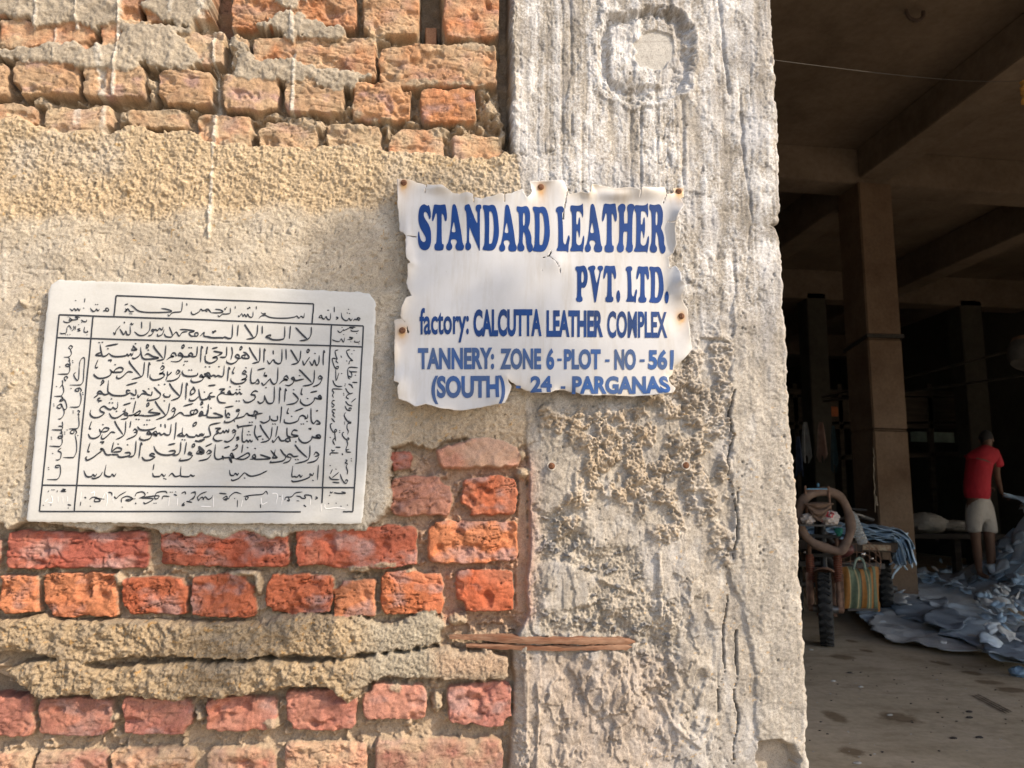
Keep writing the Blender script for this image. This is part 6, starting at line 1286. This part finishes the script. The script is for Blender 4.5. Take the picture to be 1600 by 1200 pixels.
BL3 = hide_mat('pale_grey_hide', [(.25, (.36, .38, .40)), (.5, (.54, .54, .53)), (.75, (.66, .65, .62))], 4)
st = [0]
for lay in range(8):
    mb = MB(); nx_, ny_ = 40, 12; vs = []; q_ = random.Random(lay)
    x0_, x1_ = -BW/2+.14+q_.uniform(0, .1), BW/2+.03+lay*.012; drop = q_.uniform(.10, .20) if lay < 4 else q_.uniform(.14, .32)
    y0_, y1_ = b0+.02+q_.uniform(-.03, .05), b1-.25+q_.uniform(-.1, .1)
    for j in range(ny_+1):
        for k in range(nx_+1):
            s_ = k/nx_*(x1_-x0_+drop); flat = (x1_-x0_)*.88; t_ = j/ny_
            z = bedz+.03+lay*.0165+.012*math.sin(k*.8+lay*2+j*.5)+.010*math.sin(j*1.3+lay)
            z += .045*math.sin(math.pi*min(1, s_/flat))*(.6+.4*math.sin(t_*3))
            if s_ < flat: x = x0_+s_
            else:
                r_ = .06+lay*.014; th = min((s_-flat)/r_, math.pi*.46); x = x0_+flat+r_*math.sin(th); z -= r_*(1-math.cos(th)); ex = max(0, s_-flat-r_*math.pi*.46)
                z -= ex; x += ex*.22+.012*math.sin(j*1.7+lay)
            yy = lerp(y0_, y1_, t_)+(.03*math.sin(k*.9+lay) if j in (0, ny_) else 0)
            vs.append(L(x, yy, z))
    mb.add(vs, [(j*(nx_+1)+k, j*(nx_+1)+k+1, (j+1)*(nx_+1)+k+1, (j+1)*(nx_+1)+k) for j in range(ny_) for k in range(nx_)])
    o = mb.build('blue_hide', BL1); so = o.modifiers.new('thickness', 'SOLIDIFY'); so.thickness = .006
    tag(o, 'pale blue hide draped in the stack on the cargo cart bed', 'hide', 'pale blue hides stacked on the cart')
# ragged strips hanging off the stack
for k in range(11):
    q_ = random.Random(k+40); x = q_.uniform(1398, 1424); y0_ = q_.uniform(832, 860); ln = q_.uniform(26, 62); Yk = L(BW/2, b0, 0).y+q_.uniform(.0, .30)
    pts = []
    for i in range(9): pts.append(P(x+5*math.sin(i*.9+k)*(.3+i/9)-ln*.18*i/9, y0_+ln*i/8, Yk+.02*math.sin(i+k)))
    mb = MB(); vs = []
    for i, p in enumerate(pts):
        w_ = q_.uniform(.012, .03)*(1-.6*i/8); vs += [p+Vector((-w_, 0, 0)), p+Vector((w_, .008*math.sin(i*2), 0))]
    mb.add(vs, [(2*i, 2*i+1, 2*i+3, 2*i+2) for i in range(8)]); o = mb.build('hide_strip', BL1); so = o.modifiers.new('thickness', 'SOLIDIFY'); so.thickness = .004
    tag(o, 'thin ragged strip of pale blue hide dangling off the loaded cart bed', 'hide strip', 'strips of hide dangling from the cart')

# ================================================================== HIDES AND SCRAPS ON THE FLOOR
pk = P(1705, 900, 7.6); PK = (pk.x, 7.7)
def mound(x, y):
    x = np.asarray(x, float); y = np.asarray(y, float)
    d2 = ((x-PK[0])/1.0)**2+((y-PK[1])/1.15)**2
    z = 1.45*np.exp(-d2/0.95)
    b_ = F(1490, 925); d2 = ((x-b_.x)/1.5)**2+((y-b_.y)/1.3)**2; z = np.maximum(z, 0.17*np.exp(-d2))
    b_ = F(1430, 965); d2 = ((x-b_.x)/1.0)**2+((y-b_.y)/.8)**2
    return np.maximum(z, 0.10*np.exp(-d2))
def hide(pxpoly, lift, mat, name, lab, seed, cat='hide', fold=.03, curl=.05, group=None, st_=.035):
    """a hide lying over the heap: outline given by its corners on the floor"""
    W_ = np.array([tuple(F(x, y))[:2] for x, y in pxpoly]) if not isinstance(pxpoly, np.ndarray) else pxpoly
    lo, hi = W_.min(0)-.15, W_.max(0)+.15
    xs = np.arange(lo[0], hi[0], st_); ys = np.arange(lo[1], hi[1], st_); X, Y = np.meshgrid(xs, ys)
    s = poly_sd(X, Y, W_)+.05*vn(X*4, Y*4, seed)+.025*vn(X*13, Y*13, seed+3)
    pts, fcs = ms_fill(xs, ys, s)
    if len(pts) < 4: return None
    p = np.array(pts); sdv = poly_sd(p[:, 0], p[:, 1], W_)
    z = mound(p[:, 0], p[:, 1])+lift+fold*0.9*np.abs(fbm(p[:, 0]*2.2, p[:, 1]*3.4, seed, 4))+.012*vn(p[:, 0]*9, p[:, 1]*9, seed+1)-.016*(1-ss(.0, .05, np.abs(fbm(p[:, 0]*3, p[:, 1]*4, seed+4, 3))))
    z += curl*0.75*np.exp(-np.maximum(sdv, 0)/.07)*np.clip(vn(p[:, 0]*4.3, p[:, 1]*4.3, seed+2)+.15, -.25, 1)
    z = np.maximum(z, .008+lift*.4)
    me = bpy.data.meshes.new(name); me.from_pydata(np.column_stack([p, z]).tolist(), [], fcs); me.update()
    o = link(name, me, mat, smooth=True); so = o.modifiers.new('thickness', 'SOLIDIFY'); so.thickness = .005
    return tag(o, lab, cat, group)
BL4 = hide_mat('slate_blue_hide', [(.25, (.16, .19, .23)), (.5, (.27, .32, .38)), (.75, (.36, .41, .46))], 3.4)
BL5 = hide_mat('bluish_white_hide', [(.25, (.46, .53, .60)), (.5, (.58, .65, .71)), (.75, (.68, .72, .74)), (.85, (.58, .50, .42))], 2.2)
H_ = [([(1338, 938), (1380, 925), (1420, 930), (1440, 950), (1400, 965), (1372, 990), (1345, 982), (1338, 960)], .02, BL2, 'grey blue hide lying flat beneath the striped bag'),
      ([(1355, 985), (1372, 968), (1430, 975), (1475, 985), (1530, 1010), (1535, 1028), (1490, 1027), (1430, 1015), (1385, 1006)], .045, BL3, 'pale wrinkled hide along the near edge of the floor hides'),
      ([(1385, 950), (1430, 935), (1480, 960), (1480, 985), (1440, 990), (1395, 975)], .065, BL4, 'small folded grey hide lapping over the pale wrinkled one'),
      ([(1375, 918), (1440, 912), (1520, 908), (1560, 925), (1560, 960), (1530, 985), (1470, 985), (1440, 960), (1400, 940)], .06, BL5, 'broad smooth grey blue hide spread in front of the man'),
      ([(1470, 975), (1530, 960), (1600, 985), (1660, 1010), (1640, 1058), (1560, 1045), (1520, 1020), (1475, 1005)], .07, BL2, 'blue grey hide spread below the scrap heap'),
      ([(1535, 1010), (1600, 1000), (1680, 1030), (1680, 1075), (1590, 1058), (1545, 1040)], .09, BL4, 'darker hide at the very edge of the floor beneath the scraps'),
      ([(1372, 940), (1400, 948), (1428, 962), (1420, 975), (1385, 968)], .10, BL3, 'small crumpled pale hide folded beside the striped bag'),
      ([(1440, 985), (1480, 975), (1512, 990), (1500, 1004), (1455, 998)], .11, BL4, 'small dark creased hide folded over the near edge of the others'),
      ([(1375, 935), (1395, 930), (1415, 940), (1400, 948)], .10, BL2, 'tiny folded offcut of hide by the corner of the bag'),
      ([(1430, 905), (1500, 885), (1560, 890), (1570, 915), (1500, 925), (1440, 922)], .05, BL4, 'slate blue hide lying under the feet of the man')]  # slate is the last hide's own tone
for i, (pg, lf, mt, lab) in enumerate(H_): hide(pg, lf, mt, 'floor_hide', lab, 20+i*5)
# hides over the tall heap, from the bottom up
rq = random.Random(31)
HL = ['lowest pale hide on the flank of the tall heap', 'dark folded hide on the flank of the tall heap', 'pale blue hide half way up the tall heap', 'creased grey hide on the shoulder of the tall heap', 'light hide flung across the top of the tall heap']
for i in range(5):
    a = 3.0+i*.42; r_ = .95-.2*i; c = np.array([PK[0]+r_*math.cos(a), PK[1]+r_*math.sin(a)*1.1])
    pg = np.array([c+np.array([.52*(1+.3*rq.uniform(-1, 1))*math.cos(t_), .46*(1+.3*rq.uniform(-1, 1))*math.sin(t_)]) for t_ in np.linspace(0, 2*math.pi, 10)[:-1]])
    hide(pg, .05+.02*i, [BL1, BL2, BL1, BL3, BL1][i], 'heaped_hide', HL[i], 70+i*7, fold=.07, curl=.12)
# the heap's body: a mass of cuttings no one could count
xs = np.arange(PK[0]-2.2, PK[0]+2.0, .05); ys = np.arange(PK[1]-2.2, PK[1]+2.2, .05); X, Y = np.meshgrid(xs, ys); s = mound(X, Y)-.10+.03*vn(X*5, Y*5, 3)
pts, fcs = ms_fill(xs, ys, s); p = np.array(pts); z = mound(p[:, 0], p[:, 1])-.02+.06*vn(p[:, 0]*5, p[:, 1]*5, 8)+.05*vn(p[:, 0]*11, p[:, 1]*11, 9)-.08*(mound(p[:, 0], p[:, 1]) < .13)
me = bpy.data.meshes.new('leather_cuttings'); me.from_pydata(np.column_stack([p, np.maximum(z, .0)]).tolist(), [], fcs); me.update(); o = link('leather_cuttings', me, BL2, smooth=True); o['kind'] = 'stuff'
def scrap(c, nrm, sz, q_, mat, name, lab, group):
    nrm = Vector(nrm).normalized(); x = nrm.orthogonal().normalized(); x = Quaternion(nrm, q_.uniform(0, 6.28)) @ x; y = nrm.cross(x)
    n_ = q_.randint(7, 11); mb = MB(); ring = []
    asp = q_.uniform(.4, 1.0)
    for k in range(n_):
        a = 2*math.pi*k/n_; r_ = sz*q_.uniform(.5, 1.2); ring.append(Vector(c)+x*r_*math.cos(a)+y*r_*asp*math.sin(a)+nrm*q_.uniform(-.16, .30)*sz)
    mid = [Vector(c)+(p_-Vector(c))*.5+nrm*q_.uniform(-.05, .12)*sz for p_ in ring]
    mb.add(ring+mid+[Vector(c)], [(k, (k+1) % n_, n_+(k+1) % n_, n_+k) for k in range(n_)]+[(n_+k, n_+(k+1) % n_, 2*n_) for k in range(n_)])
    o = mb.build(name, mat); so = o.modifiers.new('thickness', 'SOLIDIFY'); so.thickness = .005
    return tag(o, lab, 'scrap', group)
def mnorm(x, y):
    e = .05; return Vector((-(mound(x+e, y)-mound(x-e, y))/(2*e), -(mound(x, y+e)-mound(x, y-e))/(2*e), 1)).normalized()
for k in range(70):
    q_ = random.Random(k+1500); c = F(q_.uniform(1535, 1640), q_.gauss(975, 24)); z = float(mound(c.x, c.y))+.11+q_.uniform(0, .08)
    scrap((c.x, c.y, z), (q_.uniform(-.5, .3), q_.uniform(-.9, -.1), 1), q_.uniform(.05, .13), q_, [BL5, BL3, BL4, BL1][k % 4], 'leather_scrap', 'torn leather scrap strewn over the flat hides at the heap foot', 'leather scraps strewn at the foot of the heap')
for k in range(150):
    q_ = random.Random(k+500)
    a = q_.uniform(2.7, 5.2); r_ = q_.uniform(.25, 2.0); x = PK[0]+r_*math.cos(a); y = PK[1]+r_*math.sin(a)*1.1
    z = float(mound(x, y))+.09+q_.uniform(0, .06)+.05*(r_ < .9)
    n_ = mnorm(x, y)+Vector((q_.uniform(-.5, .5), q_.uniform(-.6, .3), q_.uniform(-.3, .3)))
    scrap((x, y, z), n_, q_.uniform(.06, .17), q_, [BL1, BL5, BL4, BL2][k % 4], 'leather_scrap', 'torn scrap of blue grey leather in the loose heap beyond the man', 'leather scraps in the heap')
for k, (x, y) in enumerate([(1462, 898), (1478, 906), (1452, 905), (1490, 900), (1500, 893), (1470, 884), (1440, 912), (1520, 912)]):
    q_ = random.Random(k+900); c = F(x, y); z = float(mound(c.x, c.y))+.09
    scrap((c.x, c.y, z), (q_.uniform(-.5, .5), -.6, 1), q_.uniform(.08, .16), q_, [BL3, BL1][k % 2], 'leather_scrap', 'pale scrap of leather lying loose left of the man', 'loose scraps left of the man')
q_ = random.Random(77); scrap(tuple(F(1474, 1004, .12)), (0, -.5, 1), .035, q_, BL3, 'leather_scrap', 'tiny white scrap on the near grey hide', None)
q_ = random.Random(78); c = F(1592, 1050, .03); mb = MB(); mb.ball(c, .055, 12, (1.2, 1, .7), .5, 5); o = mb.build('paper_wad', simple('crumpled_blue_paper', (.25, .36, .48), .8, .4, 30)); tag(o, 'crumpled blue wad of paper on the floor at the foot of the heap', 'paper')
# dim sacks behind the man
for i, (x, y, rx, rz, c_, lab) in enumerate([(1448, 818, .30, .16, (.40, .36, .30), 'pale sack slumped on the low bench behind the cart'), (1490, 822, .42, .09, (.36, .33, .28), 'flattened pale sack lying along the low bench behind the man')]):
    c = P(x, y, 9.6); mb = MB(); mb.ball(c, 1.0, 22, (rx, .28, rz), .22, i+3); o = mb.build('sack', simple('sackcloth%d' % i, c_, .95, .3, 8, bumpd=.004)); tag(o, lab, 'sack')
bn = thing('low_bench', 'low dark brown bench running behind the man', 'bench', tuple(F(1470, 870)))
a, b_ = P(1395, 836, 9.6), P(1560, 838, 9.6); mb = MB(); mb.box((a+b_)/2, ((b_-a).length, .7, .07)); mb.build('bench_top', m_wood, bn, smooth=False)
for x in (a.x+.1, (a.x+b_.x)/2, b_.x-.1): mb = MB(); mb.box((x, 9.4, a.z/2), (.10, .10, a.z-.06)); mb.build('leg', m_wood, bn, smooth=False)
# thin stick resting by the column
mb = MB(); a, b_ = P(1328, 795, wc.y+.9), P(1354, 797, wc.y+.9); mb.tube([a, b_], .011, 8); o = mb.build('brake_rod', m_blk, cart)
# ================================================================== THE MAN IN RED
def skin_mesh(name, chains, mat, parent, levels=2, closed_root=0):
    """chains: list of point lists [(x,y,z,r)...]; a chain may begin at an earlier vertex (an int)"""
    vs, es, rs = [], [], []
    for ch in chains:
        prev = None
        for q in ch:
            if isinstance(q, int): prev = q; continue
            vs.append(q[:3]); rs.append(q[3:] if len(q) > 4 else (q[3], q[3])); i = len(vs)-1
            if prev is not None: es.append((prev, i))
            prev = i
    me = bpy.data.meshes.new('skeleton'); me.from_pydata(vs, es, []); me.update()
    o = bpy.data.objects.new('skeleton', me); C.objects.link(o)
    o.modifiers.new('skin', 'SKIN').use_smooth_shade = True
    sv = me.skin_vertices
    if not sv: 
        bm = bmesh.new(); bm.from_mesh(me); bm.verts.layers.skin.verify(); bm.to_mesh(me); bm.free()
    for i, r in enumerate(rs): me.skin_vertices[0].data[i].radius = r
    me.skin_vertices[0].data[closed_root].use_root = True
    s = o.modifiers.new('sub', 'SUBSURF'); s.levels = levels; s.render_levels = levels
    bpy.context.view_layer.update()
    dg = bpy.context.evaluated_depsgraph_get()
    m2 = bpy.data.meshes.new_from_object(o.evaluated_get(dg)); m2.name = name
    bpy.data.objects.remove(o)
    m2.materials.clear()
    return link(name, m2, mat, parent, smooth=True)
PYY = 7.75
kp = (PYY-CAM[1])/FPX
def B(px, py, dy=0.0): return tuple(P(px, py, PYY+dy))
foot = Vector(B(1538, 900))
man = thing('person', 'man seen from behind in red t-shirt and pale shorts bending towards the heap', 'person', tuple(foot))
m_skin = simple('brown_skin', (0.125, 0.066, 0.042), 0.55, 0.2, 20, bumpd=0.0008)
def V_(px, py, dy, r): return (*B(px, py, dy), r)
R1 = kp
body = [
 [V_(1528, 775, 0, .125), V_(1527, 750, -.02, .13), V_(1531, 722, -.03, .14), V_(1537, 706, -.02, .11), V_(1541, 697, .02, .055), V_(1543, 688, .05, .07), V_(1540, 680, .07, .075)],
 [0, V_(1520, 800, -.04, .09), V_(1522, 822, -.05, .08), V_(1525, 846, -.03, .06), V_(1527, 866, 0, .062), V_(1530, 890, .03, .040), V_(1531, 897, .0, .036), V_(1538, 900, -.05, .032), V_(1545, 902, -.12, .024)],
 [0, V_(1543, 800, .05, .09), V_(1545, 826, .02, .08), V_(1546, 846, .02, .062), V_(1548, 866, .05, .064), V_(1549, 890, .07, .042), V_(1547, 899, .07, .038), V_(1556, 902, .03, .034), V_(1565, 905, -.02, .026)],
 [3, V_(1551, 709, .02, .066), V_(1556, 725, .05, .056), V_(1557, 742, .10, .046), V_(1561, 757, .16, .038), V_(1564, 767, .20, .027), V_(1566, 772, .22, .026)],
 [3, V_(1520, 717, .03, .058), V_(1518, 734, .13, .048), V_(1524, 750, .26, .038), V_(1540, 760, .34, .028)],
]
skin_mesh('body', body, m_skin, man)
# head with face turned away to the heap, ears, cropped hair
hc = Vector(B(1541, 687, .07)); mb = MB()
fwd = Vector((0.75, 0.45, -.25)).normalized()
def ell(mb, c, rx, ry, rz, n=18): return mb.ball(c, 1.0, n, (rx, ry, rz))
hx = fwd; hs = Vector((0, 0, 1)).cross(hx).normalized(); hz = hx.cross(hs)
RH = Matrix((hx, hs, hz)).transposed()
mb = MB(); N = 20; vs = []
for j in range(N//2+1):
    th = math.pi*j/(N//2)
    for k in range(N):
        ph = 2*math.pi*k/N; l = Vector((math.sin(th)*math.cos(ph), math.sin(th)*math.sin(ph), math.cos(th)))
        q_ = Vector((l.x*.095, l.y*.076, l.z*.118))
        if l.z < -.1: q_.x += .018; q_.y *= 1+.25*l.z
        if l.x > .55: q_.x *= .95
        vs.append(hc+RH @ q_)
mb.add(vs, [(j*N+k, j*N+(k+1) % N, (j+1)*N+(k+1) % N, (j+1)*N+k) for j in range(N//2) for k in range(N)])
nz_ = hc+RH @ Vector((.098, 0, -.015)); mb.ball(nz_, .018, 8, (1, .8, 1.2))
for s_ in (-1, 1):
    mb.ball(hc+RH @ Vector((-.005, s_*.078, -.01)), .03, 8, (.7, .35, 1.0))
    mb.ball(hc+RH @ Vector((.083, s_*.032, .012)), .011, 8, (.6, 1, .7))
mb.ball(hc+RH @ Vector((.092, 0, -.055)), .014, 8, (.6, 1.6, .5))
head = mb.build('head', m_skin, man)
mb = MB(); vs = []
for j in range(N//2+1):
    th = math.pi*j/(N//2)
    for k in range(N):
        ph = 2*math.pi*k/N; l = Vector((math.sin(th)*math.cos(ph), math.sin(th)*math.sin(ph), math.cos(th)))
        ok = l.z > -.25+.75*max(0, l.x) 
        f_ = 1.10 if ok else .90
        vs.append(hc+RH @ Vector((l.x*.095*f_-.006, l.y*.077*f_, l.z*.118*f_+.004)))
mb.add(vs, [(j*N+k, j*N+(k+1) % N, (j+1)*N+(k+1) % N, (j+1)*N+k) for j in range(N//2) for k in range(N)])
mb.build('hair', simple('black_hair', (.012, .011, .011), .75, .3, 90, bumpd=.004), man)
m_red2 = simple('red_jersey', (.38, .016, .028), .85, .3, 2.2, bumpd=.03)
skin_mesh('t_shirt', [
 [V_(1527, 786, 0, .172), V_(1526, 764, -.01, .168), V_(1527, 742, -.03, .165), V_(1532, 720, -.03, .165), V_(1537, 708, -.02, .125), V_(1541, 700, .01, .07)],
 [4, V_(1552, 708, .02, .085), V_(1559, 724, .05, .078), V_(1561, 731, .05, .074)],
 [4, V_(1519, 716, .03, .08), V_(1516, 733, .12, .072), V_(1518, 739, .15, .068)]], m_red2, man)
skin_mesh('shorts', [
 [V_(1529, 770, 0, .158), V_(1530, 790, 0, .165)],
 [1, V_(1521, 808, -.05, .105), V_(1521, 826, -.07, .10), V_(1522, 833, -.07, .098)],
 [1, V_(1543, 808, .05, .11), V_(1546, 828, .03, .105), V_(1546, 834, .03, .103)]], simple('pale_khaki_shorts', (.36, .335, .30), .9, .25, 2.4, bumpd=.03), man)
def hand(root, d, side, n=5):
    """palm and five separate bent fingers closing on the edge of the hide"""
    root = Vector(root); d = Vector(d).normalized(); s_ = Vector(side).normalized(); u_ = d.cross(s_)
    ch = [[(*root, .026, .016), (*(root+d*.045), .036, .016), (*(root+d*.085), .034, .014)]]
    lens = [.058, .070, .075, .068, .052]
    mesh = [ch[0]]
    for k in range(4):
        b_ = root+d*.082+s_*(k-1.5)*.019; L = lens[k+1]
        p1 = b_+d*L*.45+u_*.004; p2 = p1+(d*.6-u_*.8).normalized()*L*.35; p3 = p2+(d*.1-u_).normalized()*L*.3
        mesh.append([2, (*b_, .0095), (*p1, .0088), (*p2, .008), (*p3, .0068)])
    b_ = root+d*.03+s_*.034; p1 = b_+(d*.6+s_*.8).normalized()*.03; p2 = p1+(d*.9-u_*.5).normalized()*.032
    mesh.append([1, (*b_, .0115), (*p1, .0105), (*p2, .0085)])
    return mesh
for (x, y, dy, dr, sdv) in [(1566, 772, .22, (.75, .2, -.35), (.2, .9, -.2)), (1540, 760, .34, (.85, .1, -.25), (.1, .9, -.1))]:
    skin_mesh('hand', hand(B(x, y, dy), dr, sdv), m_skin, man, 1)
# the pale hide he lifts
mb = MB(); vs = []; n_, m_ = 26, 14
for j in range(m_+1):
    v_ = j/m_
    for k in range(n_+1):
        u_ = k/n_
        c = P(lerp(1566, 1665, u_), lerp(770, 800, u_**.8)+v_*lerp(3, 26, u_)-7*math.sin(u_*3.1), PYY+lerp(.24, .0, u_)-v_*.35*u_)
        vs.append(c+Vector((0, .03*math.sin(u_*7+v_*4), .02*math.sin(v_*6+u_*9)*(v_ > .1))))
mb.add(vs, [(j*(n_+1)+k, j*(n_+1)+k+1, (j+1)*(n_+1)+k+1, (j+1)*(n_+1)+k) for j in range(m_) for k in range(n_)])
o = mb.build('lifted_hide', BL1); so = o.modifiers.new('thickness', 'SOLIDIFY'); so.thickness = .006; tag(o, 'pale blue hide being lifted off the heap by the man in red', 'hide')
# ================================================================== AN ADDED TREE, out of view: its leaves are placed to shade the wall
SV = np.array(SUN)
tree = thing('added_shade_tree', 'added leafy tree, out of view, placed to shade the wall', 'tree', (4.7, -3.1, 0))
tb = [(4.7, -3.1, -0.05), (4.68, -3.08, 1.5), (4.6, -3.05, 2.8), (4.45, -3.0, 3.8), (4.1, -2.95, 4.5), (3.8, -2.9, 4.95)]
mb = MB(); pp = smooth_line(tb, 6); mb.tube(pp, [0.075-0.055*i/(len(pp)-1) for i in range(len(pp))], 12)
rt_ = random.Random(4); lv = MB()
shade = [(575, 385, 70), (520, 420, 55), (610, 440, 70), (560, 500, 50), (470, 545, 45), (520, 600, 60), (430, 640, 50), (480, 700, 60), (380, 720, 50), (330, 775, 45), (560, 690, 60), (640, 640, 55), (700, 665, 55), (760, 672, 45), (660, 715, 40), (640, 770, 40), (820, 655, 28), (700, 540, 60), (760, 600, 50)]
for (px, py, rad) in shade:
    t = rt_.uniform(5.4, 6.6); c = onY(px, py, 0)+SV*t; R_ = rad/820.0
    q = Vector(c.tolist())
    near = min(pp, key=lambda p: (Vector(tuple(p))-q).length)
    mb.tube([tuple(near), tuple((Vector(tuple(near))+q)/2+Vector((0, 0, -.06))), tuple(q)], [0.012, 0.008, 0.004], 6)
    for k in range(int(46*(rad/50)**2)):
        d = Vector((rt_.gauss(0, 1), rt_.gauss(0, 1), rt_.gauss(0, 1))).normalized()*R_*rt_.random()**0.45
        p = q+d; L = rt_.uniform(.035, .06); ax = Vector((rt_.uniform(-1, 1), rt_.uniform(-1, 1), rt_.uniform(-.9, .2))).normalized(); w = ax.orthogonal().normalized(); w = Quaternion(ax, rt_.uniform(0, 6.28)) @ w; n_ = ax.cross(w)
        lv.add([p, p+ax*L*.5+w*L*.32+n_*.006, p+ax*L, p+ax*L*.5-w*L*.32+n_*.006], [(0, 1, 2), (0, 2, 3)])
mb.build('trunk', simple('grey_bark', (.20, .16, .12), .9, .4, 9), tree)
lv.build('crown', simple('leaf_green', (.06, .10, .03), .6, .4, 3, bumpd=0), tree, smooth=False)
